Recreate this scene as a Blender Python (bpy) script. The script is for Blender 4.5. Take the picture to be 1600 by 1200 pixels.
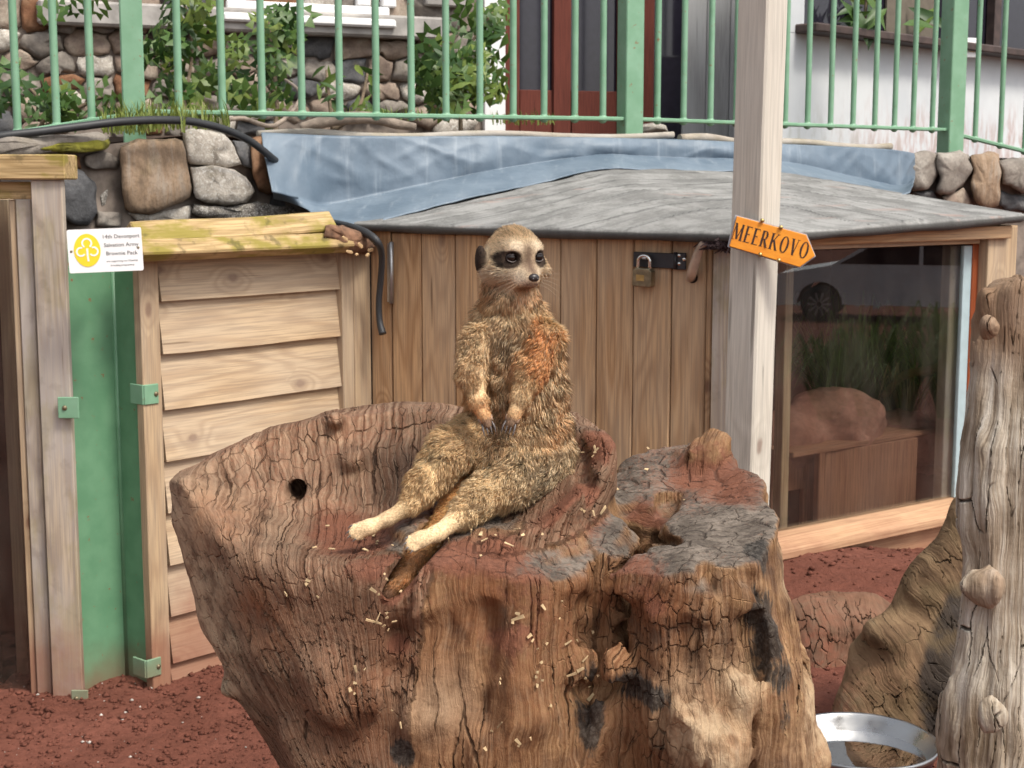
import bpy, bmesh, math, random
import numpy as np
from mathutils import Vector, Matrix, noise as mnoise

# ------------------------------------------------------------------ camera, sky, sun, exposure
sc = bpy.context.scene
for o in list(bpy.data.objects):
    bpy.data.objects.remove(o)
FPX, HOR = 2300.0, 290.0                      # focal length and horizon row, in photo pixels (1600 x 1200)
PITCH = math.atan((600 - HOR) / FPX)
CAMZ = 1.25
cam_d = bpy.data.cameras.new('camera')
cam = bpy.data.objects.new('camera', cam_d)
sc.collection.objects.link(cam)
cam.location = (0, 0, CAMZ)
cam.rotation_euler = (math.radians(90) - PITCH, 0, 0)
cam_d.sensor_width = 36
cam_d.lens = FPX / 1600 * 36
cam_d.clip_start = 0.05
cam_d.clip_end = 500
cam_d.dof.use_dof = True
cam_d.dof.focus_distance = 1.58
cam_d.dof.aperture_fstop = 30
sc.camera = cam

SUN_AZ, SUN_EL = math.radians(132), math.radians(55)     # azimuth measured from +Y towards +X
w = bpy.data.worlds.new('World')
sc.world = w
w.use_nodes = True
wn = w.node_tree
bg = wn.nodes['Background']
sky = wn.nodes.new('ShaderNodeTexSky')
sky.sky_type = 'NISHITA'
sky.sun_disc = False
sky.sun_elevation = SUN_EL
sky.sun_rotation = SUN_AZ
sky.air_density = 1.0
sky.dust_density = 4.0
sky.ozone_density = 0.6
hsv = wn.nodes.new('ShaderNodeHueSaturation')
hsv.inputs['Saturation'].default_value = 0.26            # thin cloud: paler than a clear sky
wn.links.new(sky.outputs[0], hsv.inputs['Color'])
wn.links.new(hsv.outputs[0], bg.inputs['Color'])
bg.inputs['Strength'].default_value = 0.115
sd = bpy.data.lights.new('sun', 'SUN')
sd.energy = 1.5
sd.angle = math.radians(12)
sd.color = (1.0, 0.93, 0.81)
sun = bpy.data.objects.new('sun', sd)
sc.collection.objects.link(sun)
S = Vector((math.sin(SUN_AZ) * math.cos(SUN_EL), math.cos(SUN_AZ) * math.cos(SUN_EL), math.sin(SUN_EL)))
sun.rotation_euler = S.to_track_quat('Z', 'Y').to_euler()
sun.location = (2, -3, 6)
sc.view_settings.view_transform = 'Standard'
sc.view_settings.look = 'None'
sc.view_settings.gamma = 1
sc.view_settings.exposure = 1.0
sc.view_settings.use_curve_mapping = False
sc.render.engine = 'CYCLES'
sc.cycles.max_bounces = 8
sc.cycles.transparent_max_bounces = 12

# ------------------------------------------------------------------ helpers
rnd = random.Random(7)
R = math.radians
_cp, _sp = math.cos(PITCH), math.sin(PITCH)


def P(px, py, Y):
    """photo pixel + distance along the ground from the camera -> world point"""
    dx = (px - 800) / FPX
    dy = -(py - 600) / FPX
    d = Vector((dx, _cp + dy * _sp, -_sp + dy * _cp))
    t = Y / d.y
    return Vector((d.x * t, Y, CAMZ + d.z * t))


def PZ(px, py, z):
    dx = (px - 800) / FPX
    dy = -(py - 600) / FPX
    d = Vector((dx, _cp + dy * _sp, -_sp + dy * _cp))
    t = (z - CAMZ) / d.z
    return Vector((d.x * t, d.y * t, z))


W = {}                                          # world matrices by object name


def link(o, parent=None, M=None):
    sc.collection.objects.link(o)
    M = M or Matrix.Identity(4)
    if parent is not None:
        o.parent = parent
        o.matrix_basis = W[parent.name].inverted() @ M
    else:
        o.matrix_basis = M
    W[o.name] = M.copy()
    return o


def tag(o, label=None, cat=None, group=None, kind=None):
    if label: o['label'] = label
    if cat: o['category'] = cat
    if group: o['group'] = group
    if kind: o['kind'] = kind
    return o


def thing(name, loc, label, cat, group=None, kind=None):
    o = bpy.data.objects.new(name, None)
    o.empty_display_size = 0.05
    link(o, None, Matrix.Translation(Vector(loc)))
    return tag(o, label, cat, group, kind)


def mesh_obj(name, verts, faces, mat, parent=None, M=None, smooth=False):
    me = bpy.data.meshes.new(name)
    me.from_pydata([tuple(v) for v in verts], [], faces)
    me.update()
    if mat: me.materials.append(mat)
    if smooth:
        me.polygons.foreach_set('use_smooth', [True] * len(me.polygons))
    return link(bpy.data.objects.new(name, me), parent, M)


def np_mesh(name, V, F, mat, parent=None, smooth=True, attrs=None):
    """V (n,3) float, F (m,3|4) int; attrs: {name: (type, array)}"""
    V = np.asarray(V, np.float32); F = np.asarray(F, np.int32)
    me = bpy.data.meshes.new(name)
    k = F.shape[1]
    me.vertices.add(len(V)); me.vertices.foreach_set('co', V.ravel())
    me.loops.add(F.size); me.loops.foreach_set('vertex_index', F.ravel())
    me.polygons.add(len(F))
    me.polygons.foreach_set('loop_start', np.arange(0, F.size, k, dtype=np.int32))
    me.polygons.foreach_set('loop_total', np.full(len(F), k, np.int32))
    if smooth:
        me.polygons.foreach_set('use_smooth', np.ones(len(F), bool))
    me.update(calc_edges=True)
    for an, (ty, arr) in (attrs or {}).items():
        at = me.attributes.new(an, ty, 'POINT')
        arr = np.asarray(arr, np.float32)
        key = {'FLOAT': 'value', 'FLOAT_VECTOR': 'vector', 'FLOAT_COLOR': 'color'}[ty]
        if ty == 'FLOAT_COLOR' and arr.shape[1] == 3:
            arr = np.concatenate([arr, np.ones((len(arr), 1), np.float32)], 1)
        at.data.foreach_set(key, arr.ravel())
    me.validate()
    if mat: me.materials.append(mat)
    return link(bpy.data.objects.new(name, me), parent)


def bm_obj(name, bm, mat, parent=None, M=None, smooth=False):
    me = bpy.data.meshes.new(name)
    bm.normal_update()
    bm.to_mesh(me); bm.free()
    if mat: me.materials.append(mat)
    if smooth:
        me.polygons.foreach_set('use_smooth', [True] * len(me.polygons))
    return link(bpy.data.objects.new(name, me), parent, M)


def frame(x, y):
    """4x4 rotation with local X along x and local Y near y"""
    x = Vector(x).normalized(); z = x.cross(Vector(y)).normalized(); y = z.cross(x)
    return Matrix((x, y, z)).transposed().to_4x4()


def board(name, a, b, wdir, wid, thk, mat, parent=None, bev=0.002, sub=0, warp=0.0):
    """plank with its length along a->b (local X), width along wdir (local Y); a,b = centre line"""
    a = Vector(a); b = Vector(b)
    L = (b - a).length
    M = Matrix.Translation((a + b) / 2) @ frame(b - a, wdir)
    bm = bmesh.new()
    bmesh.ops.create_cube(bm, size=1)
    bmesh.ops.scale(bm, vec=(L, wid, thk), verts=bm.verts)
    if sub:
        es = [e for e in bm.edges if abs(e.verts[0].co.x - e.verts[1].co.x) > L * .5]
        bmesh.ops.subdivide_edges(bm, edges=es, cuts=sub)
        ph = rnd.random() * 50
        for v in bm.verts:
            q = v.co.x * 3 + ph
            v.co.y += warp * mnoise.noise((q, 0.0, ph)) * (1 if v.co.y > 0 else .6)
            v.co.z += warp * mnoise.noise((q, 5.0, ph))
    if bev:
        bmesh.ops.bevel(bm, geom=[e for e in bm.edges if len(e.link_faces) == 2 and e.calc_face_angle() > 1.0], offset=bev, segments=1, affect='EDGES', profile=.5)
    return bm_obj(name, bm, mat, parent, M)


def tube(name, pts, rad, mat, parent=None, seg=10, smooth=True, caps=True, spline=4):
    """tube through points; rad number or list"""
    pts = [Vector(p) for p in pts]
    rads = list(rad) if isinstance(rad, (list, tuple)) else [rad] * len(pts)
    if spline > 1 and len(pts) > 2:
        np_, nr_ = [], []
        for i in range(len(pts) - 1):
            p0 = pts[max(i - 1, 0)]; p1 = pts[i]; p2 = pts[i + 1]; p3 = pts[min(i + 2, len(pts) - 1)]
            for k in range(spline):
                t = k / spline
                np_.append(.5 * ((2 * p1) + (p2 - p0) * t + (2 * p0 - 5 * p1 + 4 * p2 - p3) * t * t + (3 * p1 - p0 - 3 * p2 + p3) * t ** 3))
                nr_.append(rads[i] * (1 - t) + rads[i + 1] * t)
        np_.append(pts[-1]); nr_.append(rads[-1])
        pts, rads = np_, nr_
    V, F = [], []
    up = Vector((0.31, 0.2, .93))
    n0 = None
    for i, p in enumerate(pts):
        t = (pts[min(i + 1, len(pts) - 1)] - pts[max(i - 1, 0)]).normalized()
        if n0 is None:
            n0 = t.orthogonal().normalized()
        n0 = (n0 - t * n0.dot(t)).normalized()
        b0 = t.cross(n0)
        for k in range(seg):
            a = 2 * math.pi * k / seg
            V.append(p + (n0 * math.cos(a) + b0 * math.sin(a)) * rads[i])
    for i in range(len(pts) - 1):
        for k in range(seg):
            k2 = (k + 1) % seg
            F.append((i * seg + k, i * seg + k2, (i + 1) * seg + k2, (i + 1) * seg + k))
    if caps:
        F.append(tuple(range(seg))[::-1]); F.append(tuple((len(pts) - 1) * seg + k for k in range(seg)))
    c = sum(pts, Vector()) / len(pts)
    o = mesh_obj(name, [v - c for v in V], F, mat, parent, Matrix.Translation(c), smooth)
    if caps and smooth:
        o.data.polygons[len(F) - 1].use_smooth = False; o.data.polygons[len(F) - 2].use_smooth = False
    return o


def prism(name, poly, thk, mat, parent, M, bev=0.0):
    """polygon in local XY extruded along +Z by thk"""
    bm = bmesh.new()
    vs = [bm.verts.new((p[0], p[1], 0)) for p in poly]
    f = bm.faces.new(vs)
    r = bmesh.ops.extrude_face_region(bm, geom=[f])
    bmesh.ops.translate(bm, vec=(0, 0, thk), verts=[e for e in r['geom'] if isinstance(e, bmesh.types.BMVert)])
    bmesh.ops.recalc_face_normals(bm, faces=bm.faces)
    if bev:
        bmesh.ops.bevel(bm, geom=list(bm.edges), offset=bev, segments=2, affect='EDGES', profile=.5)
    return bm_obj(name, bm, mat, parent, M)


def lathe(name, prof, mat, parent=None, M=None, seg=48, smooth=True):
    V, F = [], []
    n = len(prof)
    for k in range(seg):
        a = 2 * math.pi * k / seg
        for r, z in prof:
            V.append((r * math.cos(a), r * math.sin(a), z))
    for k in range(seg):
        k2 = (k + 1) % seg
        for i in range(n - 1):
            F.append((k * n + i, k2 * n + i, k2 * n + i + 1, k * n + i + 1))
    return mesh_obj(name, V, F, mat, parent, M, smooth)


# ------------------------------------------------------------------ numpy noise and distance fields
_rs = np.random.RandomState(11)
_tab = _rs.rand(64, 64, 64).astype(np.float32) * 2 - 1


def vnoise(p):
    p = np.asarray(p, np.float32)
    i = np.floor(p).astype(np.int32); f = p - i
    f = f * f * (3 - 2 * f)
    i0 = i & 63; i1 = (i + 1) & 63
    x0, y0, z0 = i0[..., 0], i0[..., 1], i0[..., 2]
    x1, y1, z1 = i1[..., 0], i1[..., 1], i1[..., 2]
    fx, fy, fz = f[..., 0], f[..., 1], f[..., 2]
    a = _tab[x0, y0, z0] * (1 - fx) + _tab[x1, y0, z0] * fx
    b = _tab[x0, y1, z0] * (1 - fx) + _tab[x1, y1, z0] * fx
    c = _tab[x0, y0, z1] * (1 - fx) + _tab[x1, y0, z1] * fx
    d = _tab[x0, y1, z1] * (1 - fx) + _tab[x1, y1, z1] * fx
    return (a * (1 - fy) + b * fy) * (1 - fz) + (c * (1 - fy) + d * fy) * fz


def fbm(p, octs=3, gain=.5):
    s = 0; a = 1; p = np.asarray(p, np.float32)
    for k in range(octs):
        s = s + a * vnoise(p + 17.3 * k); p = p * 2.03; a *= gain
    return s


def smin(a, b, k):
    h = np.clip(.5 + .5 * (b - a) / k, 0, 1)
    return b * (1 - h) + a * h - k * h * (1 - h)


def smax(a, b, k):
    return -smin(-a, -b, k)


def sd_cone(p, a, b, r1, r2):
    """capsule from a to b whose radius goes r1 -> r2"""
    a = np.array(a, np.float32); b = np.array(b, np.float32)
    ba = b - a
    h = np.clip(((p - a) @ ba) / (ba @ ba), 0, 1)
    d = p - a - h[..., None] * ba
    return np.sqrt((d * d).sum(-1)) - (r1 + (r2 - r1) * h)


def sd_ell(p, c, r, Rm=None):
    q = p - np.array(c, np.float32)
    if Rm is not None:
        q = q @ np.array(Rm, np.float32)        # columns = local axes
    r = np.array(r, np.float32)
    k0 = np.sqrt(((q / r) ** 2).sum(-1)); k1 = np.sqrt(((q / (r * r)) ** 2).sum(-1))
    return k0 * (k0 - 1) / np.maximum(k1, 1e-6)


def grid(lo, hi, h):
    lo = np.array(lo, np.float32); hi = np.array(hi, np.float32)
    n = np.ceil((hi - lo) / h).astype(int) + 1
    ax = [lo[i] + h * np.arange(n[i], dtype=np.float32) for i in range(3)]
    g = np.stack(np.meshgrid(*ax, indexing='ij'), -1)
    return g, lo


def surface_nets(Fv, lo, h):
    nx, ny, nz = Fv.shape
    s = Fv < 0
    cor = [(i, j, k) for i in (0, 1) for j in (0, 1) for k in (0, 1)]
    cnt = sum(s[i:nx - 1 + i, j:ny - 1 + j, k:nz - 1 + k].astype(np.int8) for i, j, k in cor)
    act = (cnt > 0) & (cnt < 8)
    idx = np.full(act.shape, -1, np.int32)
    ci = np.argwhere(act)
    idx[act] = np.arange(len(ci))
    acc = np.zeros((len(ci), 3), np.float32); num = np.zeros(len(ci), np.float32)
    val = {c: Fv[ci[:, 0] + c[0], ci[:, 1] + c[1], ci[:, 2] + c[2]] for c in cor}
    for c in cor:
        for ax in range(3):
            if c[ax] == 0:
                c2 = list(c); c2[ax] = 1; c2 = tuple(c2)
                a, b = val[c], val[c2]
                m = (a < 0) != (b < 0)
                t = np.where(m, a / np.where(m, a - b, 1), 0)
                pt = np.array(c, np.float32)[None, :].repeat(len(ci), 0)
                pt[:, ax] += t
                acc += pt * m[:, None]; num += m
    V = lo + h * (ci + acc / num[:, None])
    Fs = []
    for ax in range(3):
        o1, o2 = [(1, 2), (2, 0), (0, 1)][ax]
        sl0 = [slice(None)] * 3; sl1 = [slice(None)] * 3
        sl0[ax] = slice(0, -1); sl1[ax] = slice(1, None)
        a = s[tuple(sl0)]; b = s[tuple(sl1)]
        e = np.argwhere(a != b)
        ok = (e[:, o1] > 0) & (e[:, o2] > 0) & (e[:, o1] < act.shape[o1]) & (e[:, o2] < act.shape[o2])
        e = e[ok]
        ins = a[e[:, 0], e[:, 1], e[:, 2]]
        q = []
        for d1, d2 in ((-1, -1), (0, -1), (0, 0), (-1, 0)):
            c = e.copy(); c[:, o1] += d1; c[:, o2] += d2
            q.append(idx[c[:, 0], c[:, 1], c[:, 2]])
        q = np.stack(q, 1)
        q[~ins] = q[~ins][:, ::-1]
        Fs.append(q)
    Fq = np.concatenate(Fs)
    Fq = Fq[(Fq >= 0).all(1)]
    return V.astype(np.float32), Fq


def vnormals(V, F):
    n = np.zeros_like(V)
    fn = np.cross(V[F[:, 2]] - V[F[:, 0]], V[F[:, -1]] - V[F[:, 1]])
    for k in range(F.shape[1]):
        np.add.at(n, F[:, k], fn)
    return n / np.maximum(np.linalg.norm(n, axis=1, keepdims=True), 1e-9)


def sstep(a, b, x):
    t = np.clip((x - a) / (b - a), 0, 1)
    return t * t * (3 - 2 * t)


# ------------------------------------------------------------------ materials
class NT:
    def __init__(s, name):
        s.mat = bpy.data.materials.new(name)
        s.mat.use_nodes = True
        s.t = s.mat.node_tree
        s.bsdf = s.t.nodes['Principled BSDF']
        s.out = s.t.nodes['Material Output']

    def n(s, typ, ins=None, **props):
        nd = s.t.nodes.new('ShaderNode' + typ)
        for k, v in props.items(): setattr(nd, k, v)
        for k, v in (ins or {}).items():
            sock = nd.inputs[k]
            if isinstance(v, bpy.types.NodeSocket): s.t.links.new(v, sock)
            elif isinstance(v, bpy.types.Node): s.t.links.new(v.outputs[0], sock)
            else:
                sock.default_value = v
        return nd

    def math(s, op, a, b=0.0, c=None, clamp=False):
        i = {0: a, 1: b}
        if c is not None: i[2] = c
        return s.n('Math', i, operation=op, use_clamp=clamp).outputs[0]

    def vmath(s, op, a, b):
        return s.n('VectorMath', {0: a, 1: b}, operation=op).outputs[0]

    def mix(s, fac, a, b, mode='MIX'):
        nd = s.n('Mix', None, data_type='RGBA', blend_type=mode)
        for k, v in ((0, fac), (6, a), (7, b)):
            if isinstance(v, bpy.types.NodeSocket): s.t.links.new(v, nd.inputs[k])
            else: nd.inputs[k].default_value = v if k == 0 else (*v[:3], 1)
        return nd.outputs[2]

    def rng(s, v, a, b, c=0.0, d=1.0, smooth=True):
        return s.n('MapRange', {0: v, 1: a, 2: b, 3: c, 4: d}, interpolation_type='SMOOTHSTEP' if smooth else 'LINEAR').outputs[0]

    def ramp(s, v, stops):
        nd = s.n('ValToRGB', {0: v})
        cr = nd.color_ramp
        while len(cr.elements) < len(stops): cr.elements.new(.5)
        for e, (p, c) in zip(cr.elements, stops):
            e.position = p; e.color = (*c[:3], 1)
        return nd.outputs[0]

    def noise(s, vec, scale, detail=3, rough=.55, dist=0.0):
        return s.n('TexNoise', {'Vector': vec, 'Scale': scale, 'Detail': detail, 'Roughness': rough, 'Distortion': dist}).outputs[0]

    def set(s, **k):
        names = {'color': 'Base Color', 'rough': 'Roughness', 'spec': 'Specular IOR Level', 'metal': 'Metallic', 'normal': 'Normal'}
        for a, v in k.items():
            sock = s.bsdf.inputs[names.get(a, a)]
            if isinstance(v, bpy.types.NodeSocket): s.t.links.new(v, sock)
            else: sock.default_value = (*v, 1) if isinstance(v, tuple) and len(v) == 3 and a == 'color' else v
        return s

    def bump(s, h, strength=.4, dist=.004, normal=None):
        i = {'Height': h, 'Strength': strength, 'Distance': dist}
        if normal is not None: i['Normal'] = normal
        return s.n('Bump', i).outputs[0]


def simple(name, col, rough=.6, metal=0.0, spec=.5, var=.12, vscale=30, bump=.15, bscale=200):
    m = NT(name)
    tc = m.n('TexCoord').outputs['Object']
    nz = m.noise(tc, vscale, 4)
    c = m.mix(m.rng(nz, .3, .7), tuple(x * (1 - var) for x in col), tuple(min(1, x * (1 + var)) for x in col))
    m.set(color=c, rough=rough, metal=metal, spec=spec)
    if bump: m.set(normal=m.bump(m.noise(tc, bscale, 3), bump, .002))
    return m.mat


def wood(name, light, dark, ring=34.0, knots=.35, grey=.0, greycol=(.42, .40, .37), dirt=None, moss=.0, rough=.75, knotcol=(.14, .06, .03), contrast=.55):
    """sawn timber, grain along local X, face in local XY. dirt = (z_low, z_high) splash of red soil"""
    m = NT(name)
    oc = m.n('TexCoord').outputs['Object']
    rv = m.n('ObjectInfo').outputs['Random']
    off = m.n('CombineXYZ', {0: m.math('MULTIPLY', rv, 37.0), 1: m.math('MULTIPLY', rv, 91.0), 2: m.math('MULTIPLY', rv, 13.0)}).outputs[0]
    p = m.vmath('ADD', oc, off)
    pl = m.vmath('MULTIPLY', p, (1.3, 9.0, 9.0))
    f = m.noise(pl, 1.0, 2, .45)
    # knots
    pk = m.vmath('MULTIPLY', p, (4.2, 7.0, .001))
    vo = m.n('TexVoronoi', {'Vector': pk, 'Scale': 1.0, 'Randomness': 1.0}, voronoi_dimensions='2D')
    kd = vo.outputs['Distance']
    ksel = m.math('LESS_THAN', m.n('SeparateColor', {0: vo.outputs['Color']}).outputs[0], knots)
    kr = m.math('MULTIPLY', m.rng(kd, .02, .34, 1, 0), ksel)
    kc = m.math('MULTIPLY', m.rng(m.math('ADD', kd, m.math('MULTIPLY_ADD', m.noise(p, 60, 2), .06, -.03)), .03, .10, 1, 0), ksel)
    f2 = m.math('ADD', m.math('MULTIPLY', f, 1.0), m.math('MULTIPLY', kr, .22))
    rings = m.math('SINE', m.math('MULTIPLY', f2, ring * 1.6))
    rings = m.math('POWER', m.math('MULTIPLY_ADD', rings, .5, .5), 1.6)
    fib = m.noise(m.vmath('MULTIPLY', p, (7.0, 260.0, 260.0)), 1.0, 3, .6)
    big = m.noise(m.vmath('MULTIPLY', p, (2.0, 6.0, 6.0)), 1.0, 3, .5)
    c = m.mix(m.math('MULTIPLY', rings, contrast), light, dark)
    c = m.mix(m.rng(fib, .38, .70, 0, .62), c, tuple(x * .58 for x in dark))
    c = m.mix(m.math('MULTIPLY', m.rng(kr, .1, 1.0), .35), c, tuple(x * .8 for x in dark))
    c = m.mix(m.math('MULTIPLY', kc, .85), c, knotcol)
    if grey:
        c = m.mix(m.math('MULTIPLY', m.rng(m.math('MULTIPLY_ADD', fib, .35, big), .45, .85), grey), c, greycol)
    if moss:
        mz = m.noise(m.vmath('MULTIPLY', p, (7, 16, 16)), 1.0, 4, .6)
        c = m.mix(m.math('MULTIPLY', m.rng(mz, .45, .62), moss), c, (.23, .19, .035))
        c = m.mix(m.math('MULTIPLY', m.rng(m.noise(p, 23, 4), .56, .68), moss * .6), c, (.05, .045, .02))
    if dirt:
        wp = m.n('NewGeometry').outputs['Position']
        z = m.n('SeparateXYZ', {0: wp}).outputs[2]
        nz = m.noise(wp, 9, 4, .6)
        h = m.math('ADD', z, m.math('MULTIPLY_ADD', nz, .3, -.15))
        c = m.mix(m.rng(h, dirt[0], dirt[1], .78, 0), c, (.25, .105, .066))
    # thin drying checks
    ck = m.noise(m.vmath('MULTIPLY', p, (2.2, 75.0, 75.0)), 1.0, 2, .5)
    ckm = m.math('MULTIPLY', m.rng(ck, .69, .73), m.rng(big, .45, .6))
    c = m.mix(m.math('MULTIPLY', ckm, .6), c, tuple(x * .3 for x in dark))
    h = m.math('ADD', m.math('MULTIPLY', fib, .6), m.math('MULTIPLY', rings, -.25))
    h = m.math('SUBTRACT', h, m.math('MULTIPLY', ckm, .8))
    m.set(color=c, rough=rough, spec=.25, normal=m.bump(h, .45, .0015))
    return m.mat


MAT = {}
MAT['board'] = wood('weatherboard_wood', (.56, .415, .265), (.33, .205, .115), ring=38, knots=.42, grey=.35, greycol=(.50, .43, .35), dirt=(.10, .36), contrast=.5)
MAT['plank'] = wood('shed_plank_wood', (.56, .36, .195), (.30, .155, .070), ring=44, knots=.16, grey=.40, greycol=(.46, .375, .28), contrast=.58)
MAT['frame'] = wood('frame_wood', (.48, .345, .21), (.31, .195, .11), ring=40, knots=.14, grey=.35, greycol=(.44, .39, .33), dirt=(.08, .30), contrast=.5)
MAT['oldframe'] = wood('grey_frame_wood', (.46, .37, .27), (.24, .17, .12), ring=46, knots=.3, grey=.75, greycol=(.42, .385, .36), dirt=(.0, .30), moss=.25, contrast=.75)
MAT['mossy'] = wood('mossy_timber', (.52, .37, .19), (.28, .185, .08), ring=44, knots=.1, grey=.0, moss=.9)
MAT['post'] = wood('pale_post_wood', (.60, .55, .47), (.42, .37, .30), ring=30, knots=.22, grey=.5, greycol=(.55, .52, .47), contrast=.35)
MAT['sill'] = wood('sill_wood', (.52, .33, .195), (.38, .215, .115), ring=26, knots=.05, grey=.0, dirt=(.20, .52), contrast=.25)
MAT['redwood'] = wood('red_bead_wood', (.30, .075, .025), (.2, .045, .015), ring=30, knots=0, contrast=.3)
MAT['greylog'] = wood('grey_capping_wood', (.36, .31, .25), (.22, .18, .14), ring=30, knots=.2, grey=.6, moss=.15)


def green_paint(name='green_paint', c0=(.155, .305, .190), c1=(.200, .360, .240)):
    m = NT(name)
    oc = m.n('TexCoord').outputs['Object']
    wp = m.n('NewGeometry').outputs['Position']
    nz = m.noise(wp, 14, 4)
    c = m.mix(m.rng(nz, .3, .7), c0, c1)
    sp = m.noise(wp, 55, 5, .65)
    c = m.mix(m.rng(sp, .64, .70), c, (.22, .12, .06))
    c = m.mix(m.rng(m.noise(wp, 6, 5, .7), .62, .75, 0, .35), c, (.16, .22, .12))
    z = m.n('SeparateXYZ', {0: wp}).outputs[2]
    c = m.mix(m.rng(m.math('ADD', z, m.math('MULTIPLY', nz, .12)), .08, .24, .7, 0), c, (.22, .12, .08))
    m.set(color=c, rough=.42, spec=.45, normal=m.bump(m.noise(wp, 160, 3), .12, .001))
    return m.mat


MAT['green'] = green_paint()
MAT['column_green'] = green_paint('shaded_green_paint', (.105, .240, .135), (.140, .290, .170))  # same green, with the shade of the column's recess put into the colour


def soil_mat():
    m = NT('red_soil')
    wp = m.n('NewGeometry').outputs['Position']
    a = m.noise(wp, 5, 4); b = m.noise(wp, 60, 5, .7); d = m.noise(wp, 260, 3, .7)
    c = m.mix(m.rng(a, .35, .65), (.142, .051, .034), (.190, .071, .049))
    c = m.mix(m.rng(b, .35, .72, 0, .6), c, (.082, .030, .021))
    c = m.mix(m.rng(d, .66, .72, 0, .7), c, (.28, .14, .10))
    h = m.math('ADD', m.math('MULTIPLY', b, .7), m.math('MULTIPLY', d, .3))
    m.set(color=c, rough=.95, spec=.15, normal=m.bump(h, .8, .012))
    return m.mat


MAT['soil'] = soil_mat()
MAT['black_rubber'] = simple('black_rubber', (.028, .029, .032), .5, spec=.4, bump=.05)
MAT['dark_metal'] = simple('black_iron', (.022, .022, .026), .45, metal=.0, spec=.5, bump=.25)
MAT['zinc'] = simple('zinc_metal', (.42, .42, .42), .4, metal=.8, bump=.1)
MAT['chrome'] = simple('polished_steel', (.72, .71, .68), .18, metal=1.0, var=.04, bump=.02)
MAT['brass'] = simple('brass', (.46, .33, .13), .38, metal=.85, var=.2, bump=.1)
MAT['brass_dull'] = simple('worn_brass', (.23, .185, .115), .45, metal=.7, var=.25, vscale=60, bump=.2)
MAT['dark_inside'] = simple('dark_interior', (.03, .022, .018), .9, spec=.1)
MAT['bulk'] = simple('dark_earth_fill', (.07, .05, .04), .95, spec=.1, bump=.5, bscale=40)


def glass_mat(name, tint=(.80, .81, .80), dust=.03, gloss=1.0):
    m = NT(name)
    t = m.t
    t.nodes.remove(m.bsdf)
    tr = m.n('BsdfTransparent', {'Color': (*tint, 1)})
    gl = m.n('BsdfGlossy', {'Color': (gloss, gloss, gloss, 1), 'Roughness': .0})
    ior = m.rng(m.n('NewGeometry').outputs['Backfacing'], 0.0, 1.0, 1.5, 1 / 1.5, smooth=False)
    fr = m.n('Fresnel', {'IOR': ior})
    f2 = m.math('MULTIPLY', fr.outputs[0], 1.35, clamp=True)
    mx = m.n('MixShader', {0: f2, 1: tr, 2: gl})
    wp = m.n('NewGeometry').outputs['Position']
    di = m.n('BsdfDiffuse', {'Color': (.5, .42, .36, 1)})
    dz = m.math('MULTIPLY', m.rng(m.noise(m.vmath('MULTIPLY', wp, (9, 9, 3)), 1.0, 5, .65), .35, .75), dust)
    mx2 = m.n('MixShader', {0: dz, 1: mx.outputs[0], 2: di})
    t.links.new(mx2.outputs[0], m.out.inputs[0])
    return m.mat


MAT['glass'] = glass_mat('window_glass')
# ------------------------------------------------------------------ planes of the place
def ray(px, py):
    dx = (px - 800) / FPX; dy = -(py - 600) / FPX
    return Vector((dx, _cp + dy * _sp, -_sp + dy * _cp))


CAMP = Vector((0, 0, CAMZ))


class VPlane:
    """vertical plane through two ground-plan points"""
    def __init__(s, a, b):
        s.a = Vector((a[0], a[1], 0)); s.b = Vector((b[0], b[1], 0))
        s.d = (s.b - s.a).normalized()
        s.n = Vector((s.d.y, -s.d.x, 0))          # towards the camera

    def at(s, px, py, off=0.0):
        r = ray(px, py)
        t = ((s.a + s.n * off) - CAMP).dot(s.n) / r.dot(s.n)
        return CAMP + r * t

    def xy(s, px, z, off=0.0):
        p = s.at(px, 600, off)
        for _ in range(4):                        # column px at height z
            q = Vector((p.x, p.y, z)) - CAMP
            depth = q.y * _cp - q.z * _sp
            py = 600 - FPX * (q.y * _sp + q.z * _cp) / depth
            p = s.at(px, py, off)
        return Vector((p.x, p.y, z))


PL_LEFT = VPlane(P(255, 640, 3.50), P(540, 600, 3.95))
PL_DOOR = VPlane(P(560, 500, 4.00), P(1141, 500, 3.40))
PL_WIN = VPlane(P(1141, 500, 3.40), P(1590, 500, 4.05))
PL_RAIL = VPlane(P(280, 180, 4.03), P(1457, 205, 5.85))
PL_HOUSE = VPlane(P(0, 150, 5.90), P(790, 150, 6.75))
PL_DOORS = VPlane(P(790, 100, 6.75), P(1065, 100, 7.0))
PL_WHITE = VPlane(P(1225, 100, 6.2), P(1600, 100, 7.6))


def gz0(x, y):
    """height of the soil"""
    s = max(0.0, min(1.0, (x + .15) / .65)); s = s * s * (3 - 2 * s)
    z = .05 + .235 * s
    m = math.exp(-(((x - .80) / .42) ** 2 + ((y - 3.45) / .30) ** 2))
    z += .085 * m
    z -= .068 * max(0.0, min(18.0, x - 2.0))
    return z


def gz(x, y):
    a = .010 * mnoise.noise((x * 7, y * 7, 1.0)) + .006 * mnoise.noise((x * 23, y * 23, 4.0)) + .004 * mnoise.noise((x * 60, y * 60, 9.0))
    return gz0(x, y) + a


def axis(lo, hi, step, far, grow=1.35):
    a = list(np.arange(lo, hi, step)); s = step
    while a[-1] < far: s *= grow; a.append(a[-1] + s)
    s = step
    while a[0] > -far: s *= grow; a.insert(0, a[0] - s)
    return a


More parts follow.
